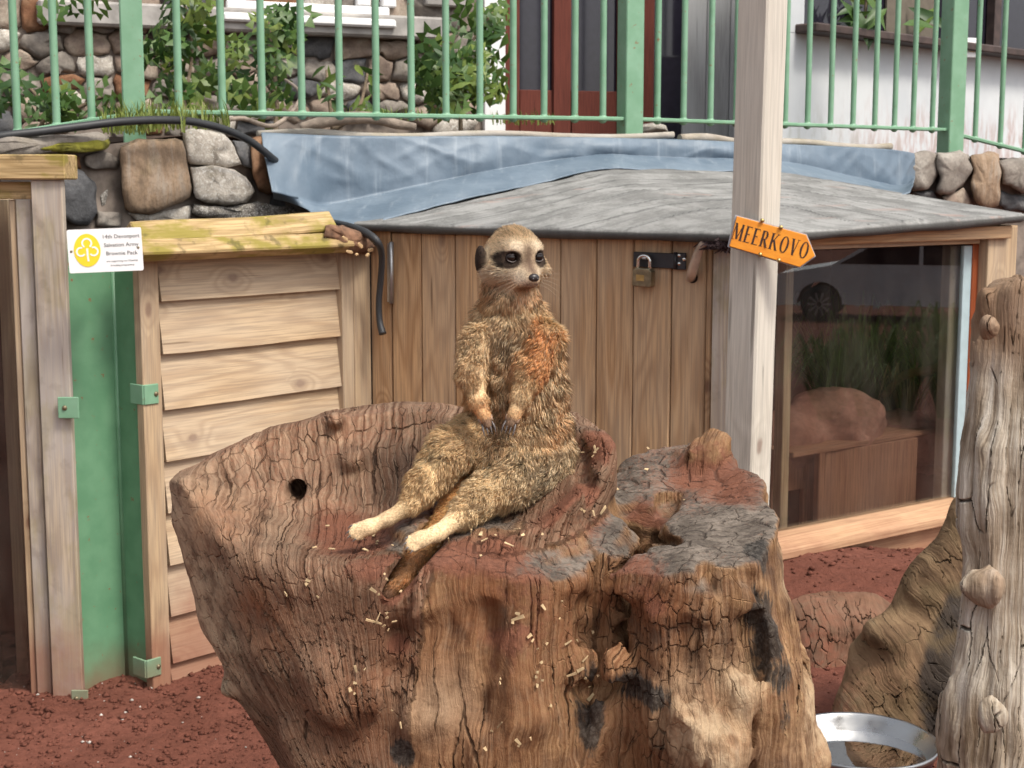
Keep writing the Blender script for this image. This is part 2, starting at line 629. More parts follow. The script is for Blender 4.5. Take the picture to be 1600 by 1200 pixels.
gx = axis(-1.5, 1.35, .0115, 90); gy = axis(1.9, 3.75, .0115, 90)
V = [(x, y, gz(x, y)) for x in gx for y in gy]
n = len(gy)
F = [(i * n + j, (i + 1) * n + j, (i + 1) * n + j + 1, i * n + j + 1) for i in range(len(gx) - 1) for j in range(n - 1)]
g = mesh_obj('ground', V, F, MAT['soil'], smooth=True)
tag(g, 'fine red-brown soil covering the floor of the enclosure', 'ground', kind='structure')

# crumbs of soil and grit, nobody could count them
def crumbs(name, n, regions, mat, size, seed, label, cat, hfun, flat=.7):
    rs = np.random.RandomState(seed)
    base = np.array([(1, 0, 0), (-1, 0, 0), (0, 1, 0), (0, -1, 0), (0, 0, 1), (0, 0, -1)], np.float32)
    tri = np.array([(0, 2, 4), (2, 1, 4), (1, 3, 4), (3, 0, 4), (2, 0, 5), (1, 2, 5), (3, 1, 5), (0, 3, 5)])
    Vs, Fs = [], []
    for i in range(n):
        x0, x1, y0, y1 = regions[rs.randint(len(regions))]
        x = rs.uniform(x0, x1); y = rs.uniform(y0, y1)
        s = size * (.35 + 1.3 * rs.rand() ** 3)
        v = base * (s * (.6 + .8 * rs.rand(6, 1)))
        v[:, 2] *= flat
        a = rs.rand() * 6.28
        v = v @ np.array([[math.cos(a), math.sin(a), 0], [-math.sin(a), math.cos(a), 0], [0, 0, 1]], np.float32)
        Vs.append(v + np.array([x, y, hfun(x, y) + s * .25], np.float32)); Fs.append(tri + 6 * i)
    o = np_mesh(name, np.concatenate(Vs), np.concatenate(Fs), mat, smooth=True)
    return tag(o, label, cat, kind='stuff')


MAT['crumb'] = MAT['soil']
crumbs('soil_crumbs', 5200, [(-1.4, -.15, 2.9, 3.65), (-1.4, -.15, 2.9, 3.65), (.3, 1.2, 2.2, 3.7)], MAT['crumb'], .0062, 3, 'small clods of red soil scattered over the ground', 'soil clods', gz)
MAT['grit'] = simple('pale_grit', (.42, .38, .34), .8, var=.5, vscale=20)
crumbs('grit', 120, [(-1.4, -.15, 2.95, 3.5)], MAT['grit'], .0042, 5, 'scattered bits of pale and grey grit on the red soil', 'grit', gz)

# ------------------------------------------------------------------ stone materials
def stone_mat(name, cols, scale=14, speck=.0, speckcol=(.6, .58, .54), layer=False, bump=.7):
    m = NT(name)
    oc = m.n('TexCoord').outputs['Object']
    rv = m.n('ObjectInfo').outputs['Random']
    off = m.n('CombineXYZ', {0: m.math('MULTIPLY', rv, 31.0), 1: m.math('MULTIPLY', rv, 17.0), 2: rv}).outputs[0]
    p = m.vmath('ADD', oc, off)
    q = m.vmath('MULTIPLY', p, (5.0, 1.0, .8)) if layer else p
    a = m.noise(q, scale, 5, .6, .4)
    b = m.noise(p, scale * 9, 4, .7)
    c = m.ramp(a, [(.3, cols[0]), (.5, cols[1]), (.72, cols[2])])
    c = m.mix(m.rng(b, .4, .7, 0, .45), c, tuple(x * .5 for x in cols[1]))
    if speck:
        vo = m.n('TexVoronoi', {'Vector': p, 'Scale': scale * 8}).outputs['Distance']
        c = m.mix(m.math('MULTIPLY', m.rng(m.noise(p, scale * 5, 4, .7), .52, .62), speck), c, speckcol)
    c = m.mix(m.rng(m.noise(p, scale * .6, 5, .65), .58, .70, 0, .35), c, (.16, .13, .06))
    h = m.math('ADD', m.math('MULTIPLY', a, .8), m.math('MULTIPLY', b, .35))
    m.set(color=c, rough=.9, spec=.2, normal=m.bump(h, bump, .01))
    return m.mat


MAT['st_dark'] = stone_mat('dark_slate_stone', [(.05, .05, .052), (.10, .10, .105), (.16, .155, .15)])
MAT['st_brown'] = stone_mat('brown_slate_stone', [(.17, .125, .09), (.30, .21, .14), (.34, .29, .24)], scale=9, layer=True)
MAT['st_granite'] = stone_mat('pale_granite', [(.22, .19, .16), (.42, .38, .33), (.56, .51, .45)], scale=22, speck=.7)
MAT['st_lump'] = stone_mat('mortar_lumps', [(.06, .055, .05), (.19, .17, .15), (.42, .40, .36)], scale=45, speck=.8)
MAT['st_grey'] = stone_mat('grey_rubble_stone', [(.12, .105, .095), (.25, .22, .19), (.36, .33, .29)], scale=9)
MAT['st_warm'] = stone_mat('warm_rubble_stone', [(.17, .125, .105), (.31, .24, .19), (.42, .37, .30)], scale=9)
MAT['st_rust'] = stone_mat('rusty_stone', [(.12, .05, .03), (.22, .11, .06), (.30, .19, .12)], scale=10)
MAT['mortar'] = simple('old_mortar', (.19, .155, .13), .95, var=.35, vscale=18, bump=.7, bscale=50)


def stone(name, poly, fpos, bulge, mat, parent, rings=5, seg=28, rough=.010, seed=0):
    """rounded stone over an outline in photo pixels; fpos(px,py,off) -> world point"""
    cx = sum(p[0] for p in poly) / len(poly); cy = sum(p[1] for p in poly) / len(poly)
    # resample the outline
    L = []
    for i in range(len(poly)):
        a = poly[i]; b = poly[(i + 1) % len(poly)]
        L.append((math.hypot(b[0] - a[0], b[1] - a[1]), a, b))
    tot = sum(l[0] for l in L)
    out = []
    for k in range(seg):
        s = tot * k / seg
        for l, a, b in L:
            if s <= l:
                t = s / l; out.append((a[0] + (b[0] - a[0]) * t, a[1] + (b[1] - a[1]) * t)); break
            s -= l
    V, F = [], []
    prof = [(1.0, -.5), (1.0, .55), (.955, .86), (.78, .96), (.40, 1.0)] if rings >= 5 else [(1.0, -.5), (.98, .62), (.76, .96)]
    c0 = fpos(cx, cy, 0)
    for r, h in prof:
        for (x, y) in out:
            p = fpos(cx + (x - cx) * r, cy + (y - cy) * r, bulge * h)
            nz = 1.1 * mnoise.noise(p * 9 + Vector((seed, 0, 0))) + .8 * mnoise.noise(p * 26 + Vector((seed, 3, 0))) + .5 * mnoise.noise(p * 60 + Vector((seed, 7, 0)))
            p = p + (p - fpos(cx + (x - cx) * r, cy + (y - cy) * r, bulge * h - .1)).normalized() * rough * nz * (1 if h > 0 else 0)
            p += Vector((mnoise.noise(p * 18), 0, mnoise.noise(p * 18 + Vector((9, 9, 9))))) * rough * .8
            V.append(p - c0)
    for i in range(len(prof) - 1):
        for k in range(seg):
            k2 = (k + 1) % seg
            F.append((i * seg + k, i * seg + k2, (i + 1) * seg + k2, (i + 1) * seg + k))
    V.append(fpos(cx, cy, bulge * 1.02) - c0)
    last = (len(prof) - 1) * seg
    for k in range(seg):
        F.append((last + k, last + (k + 1) % seg, len(V) - 1))
    # image outlines run clockwise seen from the camera or not: fix orientation
    o = mesh_obj(name, V, F, mat, parent, Matrix.Translation(c0), smooth=True)
    bm = bmesh.new(); bm.from_mesh(o.data)
    bmesh.ops.recalc_face_normals(bm, faces=bm.faces)
    bm.to_mesh(o.data); bm.free()
    return o


# ------------------------------------------------------------------ retaining wall, terrace
RW = [(-700, 3.0, 214), (-100, 3.50, 214), (100, 3.72, 222), (250, 3.95, 208), (400, 4.24, 212), (560, 4.38, 214), (800, 4.60, 213), (1000, 4.78, 217), (1150, 4.92, 222), (1300, 5.12, 228), (1420, 5.38, 236), (1600, 5.55, 246), (2300, 6.2, 262)]
tops = [P(a, c, b) for a, b, c in RW]
V, F = [], []
for t in tops:
    V += [(t.x, t.y - .012, -.2), (t.x, t.y - .012, t.z - .016), (t.x, t.y + .34, t.z - .012), (t.x, t.y + .34, -.2)]
for i in range(len(tops) - 1):
    for k in range(3):
        a = i * 4 + k; F.append((a, a + 4, a + 5, a + 1))
F += [(0, 1, 2, 3), tuple(len(V) - 4 + k for k in (3, 2, 1, 0))]
rwall = mesh_obj('retaining_wall', V, F, MAT['mortar'])
tag(rwall, 'rough stone retaining wall holding up the terrace behind the shed', 'stone wall')


class RWPos:
    def __init__(s, px0, Y0, px1, Y1): s.k = (px0, Y0, px1, Y1)
    def __call__(s, px, py, off):
        a, b, c, d = s.k
        return P(px, py, b + (d - b) * (px - a) / (c - a) - off)


posL = RWPos(100, 3.72, 430, 4.27)
left_stones = [
    ('st_dark', [(98, 268), (112, 262), (132, 266), (150, 290), (152, 330), (140, 352), (118, 350), (98, 338)], .07),
    ('st_grey', [(134, 243), (150, 237), (178, 241), (190, 252), (184, 264), (150, 262), (136, 255)], .05),
    ('st_lump', [(140, 262), (188, 264), (192, 300), (188, 318), (158, 322), (152, 292)], .025),
    ('st_brown', [(188, 226), (215, 219), (282, 217), (290, 240), (299, 290), (294, 312), (262, 325), (230, 336), (196, 332), (190, 300)], .10),
    ('st_granite', [(286, 206), (318, 202), (345, 208), (366, 228), (378, 258), (352, 264), (320, 260), (292, 254)], .07),
    ('st_granite', [(298, 262), (330, 260), (362, 264), (384, 276), (398, 300), (386, 316), (350, 323), (322, 318), (300, 308)], .09),
    ('st_dark', [(364, 220), (384, 220), (396, 238), (394, 262), (378, 258)], .05),
    ('st_rust', [(394, 216), (418, 212), (434, 226), (436, 290), (424, 306), (402, 298), (392, 262)], .07),
    ('st_grey', [(150, 326), (190, 334), (188, 352), (150, 354)], .05),
    ('st_granite', [(196, 334), (240, 334), (300, 322), (300, 345), (220, 350)], .045),
    ('st_lump', [(300, 320), (350, 325), (396, 316), (460, 322), (470, 338), (430, 346), (360, 344), (302, 338)], .07),
    ('st_rust', [(104, 244), (128, 246), (132, 262), (108, 264)], .03),
    ('st_dark', [(424, 300), (470, 318), (530, 345), (470, 350), (420, 330)], .03),
]
for i, (mt, poly, b) in enumerate(left_stones):
    stone('stone', poly, posL, b, MAT[mt], rwall, seed=i * 3.1, rough=.012)
posR = RWPos(1420, 5.38, 1600, 5.58)
right_stones = [
    ('st_grey', [(1418, 240), (1440, 236), (1464, 242), (1468, 270), (1450, 296), (1424, 298), (1416, 280)], .10),
    ('st_grey', [(1462, 240), (1490, 236), (1514, 240), (1520, 262), (1508, 292), (1476, 306), (1464, 300), (1466, 268)], .13),
    ('st_brown', [(1518, 241), (1540, 237), (1560, 241), (1565, 300), (1560, 320), (1538, 328), (1522, 316), (1518, 296)], .14),
    ('st_grey', [(1561, 250), (1590, 247), (1625, 252), (1625, 290), (1600, 303), (1566, 288)], .12),
    ('st_dark', [(1562, 300), (1600, 306), (1625, 300), (1625, 332), (1570, 330), (1560, 318)], .08),
    ('st_warm', [(1474, 306), (1510, 294), (1520, 318), (1514, 330), (1480, 322)], .10),
    ('st_dark', [(1424, 298), (1462, 300), (1474, 322), (1440, 314)], .07),
]
for i, (mt, poly, b) in enumerate(right_stones):
    stone('stone', poly, posR, b, MAT[mt], rwall, seed=40 + i * 3.1, rough=.018)
# thin mossy ledge of flat stone on the left, under the railing
posLL = RWPos(0, 3.60, 170, 3.82)
stone('ledge_stone', [(-60, 222), (20, 216), (80, 212), (150, 208), (172, 214), (168, 228), (100, 240), (0, 246), (-60, 246)], posLL, .08, MAT['st_grey'], rwall, seed=3)
MAT['moss'] = simple('yellow_moss', (.17, .16, .02), .95, var=.5, vscale=30, bump=1.0, bscale=150)
tag(stone('moss_patch', [(60, 232), (110, 222), (150, 216), (174, 220), (168, 232), (120, 240), (80, 242)], lambda a, b, c: posLL(a, b, c + .055), .035, MAT['moss'], rwall, seed=9, rough=.012), 'yellow-green moss')

# terrace sheet behind the wall
tv = [(t.x, t.y + .30, t.z + .004) for t in tops] + [(9, 14, 1.5), (-9, 14, 1.5)]
ter = mesh_obj('terrace', tv, [tuple(range(len(tv)))], MAT['bulk'])
tag(ter, kind='structure')

# weathered round poles laid as capping along the top of the wall
def cap(px0, px1, y0, y1, Y0, Y1, r, label):
    pts, rr = [], []
    for k in range(9):
        t = k / 8
        q = P(px0 + (px1 - px0) * t, y0 + (y1 - y0) * t, Y0 + (Y1 - Y0) * t)
        pts.append(q + Vector((0, 0, .006 * math.sin(k * 1.7)))); rr.append(r * (1 + .14 * math.sin(k * 2.3)))
    o = tube('capping_pole', pts, rr, MAT['greylog'], seg=12)
    return tag(o, label, 'pole')


cap(402, 1052, 210, 213, 4.24, 4.80, .011, 'thin weathered pole lying along the top of the tarp, below the railing')
cap(1062, 1392, 216, 231, 4.82, 5.30, .013, 'short dark weathered pole lying on the tarp beyond the signpost')

# ------------------------------------------------------------------ blue membrane hung over the wall
COLS = [
    ((412, 208), (430, 302), (431, 313), 4.22, 4.20), ((470, 211), (478, 314), (480, 327), 4.27, 4.17), ((520, 213), (516, 320), (506, 346), 4.32, 4.06),
    ((600, 214), (600, 303), (568, 352), 4.39, 3.99), ((700, 214), (700, 282), (690, 322), 4.47, 4.13), ((800, 214), (800, 262), (800, 297), 4.56, 4.26),
    ((930, 216), (930, 244), (930, 268), 4.68, 4.42), ((1060, 219), (1060, 247), (1060, 269), 4.79, 4.56), ((1150, 223), (1150, 250), (1150, 270), 4.88, 4.66),
    ((1240, 227), (1240, 256), (1232, 277), 4.99, 4.67), ((1330, 231), (1330, 277), (1330, 295), 5.12, 4.52), ((1395, 235), (1400, 292), (1392, 307), 5.26, 4.40), ((1424, 240), (1426, 276), (1416, 304), 5.34, 4.40)]


def lerp(a, b, t): return a + (b - a) * t


def catm(vals, s):
    i = min(int(s), len(vals) - 2); t = s - i
    p0 = vals[max(i - 1, 0)]; p1 = vals[i]; p2 = vals[i + 1]; p3 = vals[min(i + 2, len(vals) - 1)]
    return .5 * (2 * p1 + (p2 - p0) * t + (2 * p0 - 5 * p1 + 4 * p2 - p3) * t * t + (3 * p1 - p0 - 3 * p2 + p3) * t ** 3)


NU, NA, NB = 220, 26, 16
V, F = [], []
for i in range(NU + 1):
    s = i / NU * (len(COLS) - 1)
    top = P(catm([c[0][0] for c in COLS], s), catm([c[0][1] for c in COLS], s), catm([c[3] for c in COLS], s))
    fold = P(catm([c[1][0] for c in COLS], s), catm([c[1][1] for c in COLS], s), catm([c[3] for c in COLS], s) - .015 - .10 * max(0, 1 - s / 2))
    bot = P(catm([c[2][0] for c in COLS], s), catm([c[2][1] for c in COLS], s), catm([c[4] for c in COLS], s))
    over = top + Vector((0, .10, .006))
    for j in range(NA + NB + 2):
        if j == 0: p = over
        elif j <= NA: p = top.lerp(fold, (j - 1) / (NA - 1) * .985)
        else:
            t = (j - NA) / (NB + 1); p = fold.lerp(bot, t)
        q = p
        sag = math.sin(min(1, max(0, (j - 1) / (NA))) * math.pi) if j <= NA else 0
        nn = .014 * mnoise.noise(Vector((q.x * 5, q.z * 3, 1))) + .007 * mnoise.noise(Vector((q.x * 14, q.z * 6, 5))) + .0035 * mnoise.noise(Vector((q.x * 40, q.z * 9, 2)))
        cre = .003 * (1 - min(1, 5 * abs(mnoise.noise(Vector((q.x * 5 + q.z * 9, q.z * 4 - q.x * 2, 8)))))) + .0022 * (1 - min(1, 6 * abs(mnoise.noise(Vector((q.x * 8 - q.z * 7, q.z * 6, 3))))))
        p = p + Vector((0, -.034 - nn * (.3 + sag) - cre * 2 - .01 * sag, 0))
        if j > NA: p.z += .004 + nn * .4
        V.append(p)
m_ = NA + NB + 2
for i in range(NU):
    for j in range(m_ - 1):
        F.append((i * m_ + j, i * m_ + j + 1, (i + 1) * m_ + j + 1, (i + 1) * m_ + j))
m = NT('blue_grey_membrane')
wp = m.n('NewGeometry').outputs['Position']
a = m.noise(wp, 5, 4)
b = m.noise(m.vmath('MULTIPLY', wp, (46, 8, 4)), 1.0, 4, .6)
c = m.mix(m.rng(a, .35, .65), (.105, .145, .190), (.160, .205, .255))
c = m.mix(m.rng(b, .52, .80, 0, .38), c, (.34, .38, .42))
c = m.mix(m.rng(m.noise(wp, 9, 5, .65), .6, .75, 0, .35), c, (.085, .105, .13))
m.set(color=c, rough=.5, spec=.35, normal=m.bump(m.noise(wp, 38, 4), .3, .006))
mem = mesh_obj('tarp', V, F, m.mat, smooth=True)
sm = mem.modifiers.new('thickness', 'SOLIDIFY'); sm.thickness = .003; sm.offset = -1
tag(mem, 'blue-grey waterproof sheet hung over the wall and lapped onto the shed roof', 'tarp')

# ------------------------------------------------------------------ left weatherboard panel
panel = thing('weatherboard_panel', PL_LEFT.xy(400, .05), 'panel of overlapping horizontal weatherboards between green column and shed', 'wooden panel')
lev = [402, 469, 551, 638, 718, 798, 880, 960, 1034, 1082]
zl = [PL_LEFT.at(260, y).z for y in lev]
pa = PL_LEFT.xy(250, .6); pb = PL_LEFT.xy(538, .6)
dL = PL_LEFT.d; nL = PL_LEFT.n
Lp = (pb - pa).length
for i in range(len(lev) - 1):
    zt, zb = zl[i] + .022, zl[i + 1]
    if i == 0: zt = zl[0] + .03
    h = zt - zb
    # feather-edged section: thick lower edge
    sec = [(-.5, .027), (-.5, .002), (.5, .002), (.5, .007)]
    V, F = [], []
    NS = 8
    ph = rnd.random() * 30
    for k in range(NS + 1):
        x = -Lp / 2 + Lp * k / NS
        wv = .0018 * mnoise.noise((x * 4, ph, 0))
        for (v, dn) in sec:
            V.append((x, v * h + wv + .001 * (v < 0) * mnoise.noise((x * 15, ph, 3)), dn + .0025 * mnoise.noise((x * 2.2, ph, 7)) * (v < 0)))
    for k in range(NS):
        for q in range(4):
            F.append((k * 4 + q, (k + 1) * 4 + q, (k + 1) * 4 + (q + 1) % 4, k * 4 + (q + 1) % 4))
    F += [(0, 1, 2, 3), tuple(NS * 4 + q for q in (3, 2, 1, 0))]
    mid = (pa + pb) / 2; mid.z = (zt + zb) / 2
    M = Matrix.Translation(mid) @ frame(dL, Vector((0, 0, 1)))
    if (M.to_3x3() @ Vector((0, 0, 1))).dot(nL) < 0:
        V = [(x, y, -z) for x, y, z in V]; F = [f[::-1] for f in F]
    o = mesh_obj('board', V, F, MAT['board'], panel, M)
    bm = bmesh.new(); bm.from_mesh(o.data); bmesh.ops.recalc_face_normals(bm, faces=bm.faces); bm.to_mesh(o.data); bm.free()
zt = PL_LEFT.at(240, 392).z


def upright(name, plane, px0, px1, z0, z1, off, thk, mat, parent, pyref=None, **k):
    a = plane.xy(px0, (z0 + z1) / 2, off); b = plane.xy(px1, (z0 + z1) / 2, off)
    w_ = (b - a).length; c = (a + b) / 2 - plane.n * thk / 2
    return board(name, (c.x, c.y, z0), (c.x, c.y, z1), plane.d, w_, thk, mat, parent, **k)


upright('corner_post', PL_LEFT, 229, 258, .0, zt, .037, .028, MAT['frame'], panel)
upright('end_post', PL_LEFT, 538.5, 556, .0, PL_LEFT.at(545, 385).z, .036, .06, MAT['frame'], panel)
upright('end_post', PL_LEFT, 557, 582, .0, PL_LEFT.at(560, 385).z, .040, .06, MAT['frame'], panel)
# dark backing behind the boards
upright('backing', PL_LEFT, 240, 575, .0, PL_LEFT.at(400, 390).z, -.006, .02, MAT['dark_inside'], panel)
# mossy capping timbers
c0, c1 = PL_LEFT.xy(176, .0), PL_LEFT.xy(512, .0)
zc = PL_LEFT.at(300, 349).z
tilt = (Vector((0, 0, 1)) * .8 - nL * .6).normalized()


def capboard(pxa, pxb, ya, yb, off, wid, thk):
    a = PL_LEFT.at(pxa, ya, off); b = PL_LEFT.at(pxb, yb, off)
    return board('capping_board', a, b, tilt, wid, thk, MAT['mossy'], panel, bev=.004, sub=8, warp=.006)


capboard(205, 517, 369, 350, .055, .060, .034)
capboard(212, 545, 390, 378, .088, .044, .036)

# crumbling bark and wood flakes at the end of the capping
MAT['flake'] = simple('pale_wood_flake', (.62, .42, .22), .8, var=.3, vscale=60)
MAT['rotten'] = simple('rotten_wood', (.16, .085, .05), .95, var=.5, vscale=40, bump=1.0, bscale=90)
rot = stone('rotten_wood', [(508, 352), (540, 352), (570, 370), (588, 384), (576, 398), (548, 396), (520, 386), (506, 372)], lambda a, b, c: PL_LEFT.at(a, b, c + .05), .055, MAT['rotten'], None, seed=21, rough=.014)
tag(rot, 'crumbling heap of rotten wood at the end of the mossy capping', 'rotten wood')
fl = [(538, 372, 12, 5, -.5), (562, 383, 12, 6, -.7), (545, 393, 14, 5, -.2), (578, 390, 12, 6, .1), (573, 398, 9, 5, .6), (410, 342, 16, 5, .3), (556, 397, 6, 4, .2)]
for i, (x, y, l, w_, a) in enumerate(fl):
    c = PL_LEFT.at(x, y, .125 if x > 500 else .05)
    s = c.y / FPX
    pts = [(-l * .5, -w_ * .2), (-l * .3, -w_ * .5), (l * .35, -w_ * .45), (l * .5, 0), (l * .3, w_ * .5), (-l * .4, w_ * .4)]
    M = Matrix.Translation(c) @ frame(dL, Vector((0, 0, 1))) @ Matrix.Rotation(a, 4, 'Z') @ Matrix.Rotation(.3, 4, 'X')
    tag(prism('wood_flake', [(p[0] * s, p[1] * s) for p in pts], .006, MAT['flake'], None, M, bev=.0015),
        'pale flake of wood lying on the mossy capping board' if x < 500 else 'pale flake of wood among the rotten wood beside the hose', 'wood flake', 'pale wood flakes on the capping' if x > 500 else None)

# ------------------------------------------------------------------ green steel column
col = thing('steel_column', PL_LEFT.xy(170, .03), 'green painted steel column between glazed enclosure and weatherboard panel', 'column')
ztc = PL_LEFT.at(200, 372).z


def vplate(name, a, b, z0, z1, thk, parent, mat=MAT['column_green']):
    a = Vector((a.x, a.y, (z0 + z1) / 2)); b = Vector((b.x, b.y, (z0 + z1) / 2))
    d = (b - a).normalized()
    c = (a + b) / 2
    return board(name, (c.x, c.y, z0), (c.x, c.y, z1), d, (b - a).length, thk, mat, parent, bev=.0015)


ff = PL_LEFT.xy(230, .5, .012)
bk = ff - nL * .112
lf = bk - dL * .138
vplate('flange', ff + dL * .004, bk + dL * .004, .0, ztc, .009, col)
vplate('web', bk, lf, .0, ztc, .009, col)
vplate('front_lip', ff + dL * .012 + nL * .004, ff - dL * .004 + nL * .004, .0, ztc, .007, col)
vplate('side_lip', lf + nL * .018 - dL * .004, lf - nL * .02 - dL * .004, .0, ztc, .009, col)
# fillet where web meets flange
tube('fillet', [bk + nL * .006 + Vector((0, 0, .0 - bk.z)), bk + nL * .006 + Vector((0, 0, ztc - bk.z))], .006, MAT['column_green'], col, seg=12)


def clip(px, py, w_, h_, plane, off, label=None, fold=False):
    c = plane.at(px, py, off)
    s = c.y / FPX
    o = board('fixing_clip', c - Vector((0, 0, h_ * s / 2)), c + Vector((0, 0, h_ * s / 2)), plane.d, w_ * s, .006, MAT['green'], col, bev=.0015)
    if fold:
        e = c - plane.d * (w_ * s / 2)
        board('fixing_clip', e - plane.n * .026 - Vector((0, 0, h_ * s / 2)), e - plane.n * .026 + Vector((0, 0, h_ * s / 2)), plane.n, .05, .006, MAT['green'], col, bev=.0015)
    M = Matrix.Translation(c + plane.n * .004 + plane.d * (.012 if fold else -.008)) @ frame(plane.d, Vector((0, 0, 1)))
    if (M.to_3x3() @ Vector((0, 0, 1))).dot(plane.n) < 0: M = M @ Matrix.Rotation(math.pi, 4, 'X')
    lathe('screw', [(0, .003), (.0045, .0022), (.006, 0), (.006, -.003)], MAT['brass_dull'], o, M, seg=10)


PL_FRONT = VPlane(P(-200, 600, 3.36), P(200, 600, 3.36))
clip(236, 616, 27, 32, PL_LEFT, .038, fold=True)
clip(240, 1043, 28, 30, PL_LEFT, .038, fold=True)
clip(107, 637, 33, 34, PL_FRONT, .014)
clip(125, 1091, 27, 28, PL_FRONT, .014)

# ------------------------------------------------------------------ glazed enclosure on the left
enc = thing('glazed_enclosure', P(0, 1115, 3.36), 'weathered wooden frame with dark glass beside the green column', 'enclosure')
zt = P(50, 240, 3.36).z
E = PL_FRONT
upright('post', E, 66, 114, .0, P(50, 281, 3.36).z, .0, .022, MAT['oldframe'], enc)
upright('post_bead', E, 42, 65.5, .0, P(50, 312, 3.36).z, -.022, .05, MAT['oldframe'], enc)
upright('inner_bead', E, 32, 41.5, .0, P(50, 312, 3.36).z, -.03, .04, MAT['frame'], enc)


def rail_h(name, plane, px0, px1, y0, y1, off, thk, mat, parent, yref=None, **k):
    a0 = plane.at(px0, y0, off); a1 = plane.at(px0, y1, off)
    z = (a0.z + a1.z) / 2; h = abs(a0.z - a1.z)
    a = plane.xy(px0, z, off) - plane.n * thk / 2; b = plane.xy(px1, z, off) - plane.n * thk / 2
    return board(name, a, b, Vector((0, 0, 1)), h, thk, mat, parent, **k)


rail_h('header', E, -330, 101, 241, 280.5, .012, .10, MAT['mossy'], enc, bev=.003)
rail_h('inner_header', E, -330, 65, 284, 311, -.022, .06, MAT['mossy'], enc)
upright('window_pane', E, -330, 33, .0, P(50, 312, 3.36).z, -.05, .006, MAT['glass'], enc, bev=0)
upright('back_post', E, 10, 30, .0, P(0, 312, 3.36).z, -.16, .05, MAT['frame'], enc)
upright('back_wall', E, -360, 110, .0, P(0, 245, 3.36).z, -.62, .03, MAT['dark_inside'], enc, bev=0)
upright('back_wall', VPlane(P(95, 600, 3.46), P(95, 600, 3.46) + Vector((0, .5, 0))), 95, 96, .0, zt - .02, 0, .02, MAT['dark_inside'], enc, bev=0) if False else None
a = P(60, 600, 3.45)
a = P(80, 600, 3.95)
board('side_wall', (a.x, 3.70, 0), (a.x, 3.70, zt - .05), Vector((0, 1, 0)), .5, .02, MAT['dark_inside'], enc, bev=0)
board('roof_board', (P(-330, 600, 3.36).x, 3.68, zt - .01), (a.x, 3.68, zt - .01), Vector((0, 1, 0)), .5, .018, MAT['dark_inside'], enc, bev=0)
for (x, y) in ((39, 364), (44, 588), (48, 800)):
    c = E.at(x, y, -.030)
    lathe('screw', [(0, .002), (.003, .0015), (.004, 0), (.004, -.003)], MAT['brass_dull'], enc, Matrix.Translation(c) @ Matrix.Rotation(R(90), 4, 'X'), seg=8)

# ------------------------------------------------------------------ white plaque
MAT['plaque'] = simple('white_enamel', (.82, .82, .82), .3, var=.02, bump=0)
MAT['yellow_print'] = simple('yellow_print', (.80, .62, .03), .4, var=.04, bump=0)
MAT['black_print'] = simple('black_print', (.03, .03, .03), .5, bump=0)
plc = P(164.5, 391, 3.25)
s = 3.25 / FPX * 1.003
M0 = Matrix.Translation(plc) @ Matrix.Rotation(R(90), 4, 'X') @ Matrix.Rotation(R(2.0), 4, 'Z') @ Matrix.Rotation(R(10), 4, 'Y')
wq, hq = 112 * s, 67 * s
rr = .004
poly = []
for (cx, cy, a0) in ((wq / 2 - rr, hq / 2 - rr, 0), (-wq / 2 + rr, hq / 2 - rr, 90), (-wq / 2 + rr, -hq / 2 + rr, 180), (wq / 2 - rr, -hq / 2 + rr, 270)):
    for k in range(4):
        a = R(a0 + 30 * k); poly.append((cx + rr * math.cos(a), cy + rr * math.sin(a)))
plaque = prism('plaque', poly, .004, MAT['plaque'], None, M0 @ Matrix.Translation((0, 0, -.004)))
tag(plaque, 'small white plaque with yellow trefoil emblem and black lettering above the green column', 'sign')


def disc(name, pts, z, mat, parent, M, thk=.0006):
    return prism(name, pts, thk, mat, parent, M @ Matrix.Translation((0, 0, z)))


ec = (-27 * s, 1 * s)
disc('emblem', [(ec[0] + 20 * s * math.cos(a), ec[1] + 25.5 * s * math.sin(a)) for a in np.linspace(0, 2 * math.pi, 40, endpoint=False)], .0003, MAT['yellow_print'], plaque, M0)
MAT['yellow2'] = MAT['yellow_print']


def ring2d(cx, cy, r0, r1, a0=0, a1=360, n=24):
    o = [(cx + r1 * math.cos(R(a0 + (a1 - a0) * k / n)), cy + r1 * math.sin(R(a0 + (a1 - a0) * k / n))) for k in range(n + 1)]
    i = [(cx + r0 * math.cos(R(a1 - (a1 - a0) * k / n)), cy + r0 * math.sin(R(a1 - (a1 - a0) * k / n))) for k in range(n + 1)]
    return o + i


for (ox, oy, r, a0, a1) in ((0, 11, 8.2, -55, 235), (-9.5, -2, 7.6, 70, 325), (9.5, -2, 7.6, -145, 110)):
    disc('trefoil_outline', ring2d(ec[0] + ox * s, ec[1] + oy * s, (r - 2.6) * s, r * s, a0, a1), .0010, MAT['plaque'], plaque, M0, .0004)
disc('trefoil_stem', [(ec[0] + x * s, ec[1] + y * s) for x, y in ((-1.6, 3), (1.6, 3), (1.4, -8), (2.2, -17), (-.6, -17), (-1.2, -8))], .0010, MAT['plaque'], plaque, M0, .0004)


def text(name, body, size, x, y, z, mat, parent, M, align='LEFT'):
    cu = bpy.data.curves.new(name, 'FONT')
    cu.body = body; cu.size = size; cu.align_x = align
    cu.resolution_u = 2
    ob = bpy.data.objects.new(name + '_tmp', cu)
    sc.collection.objects.link(ob)
    dg = bpy.context.evaluated_depsgraph_get()
    me = bpy.data.meshes.new_from_object(ob.evaluated_get(dg))
    bpy.data.objects.remove(ob)
    me.materials.clear(); me.materials.append(mat)
    return link(bpy.data.objects.new(name, me), parent, M @ Matrix.Translation((x, y, z)))


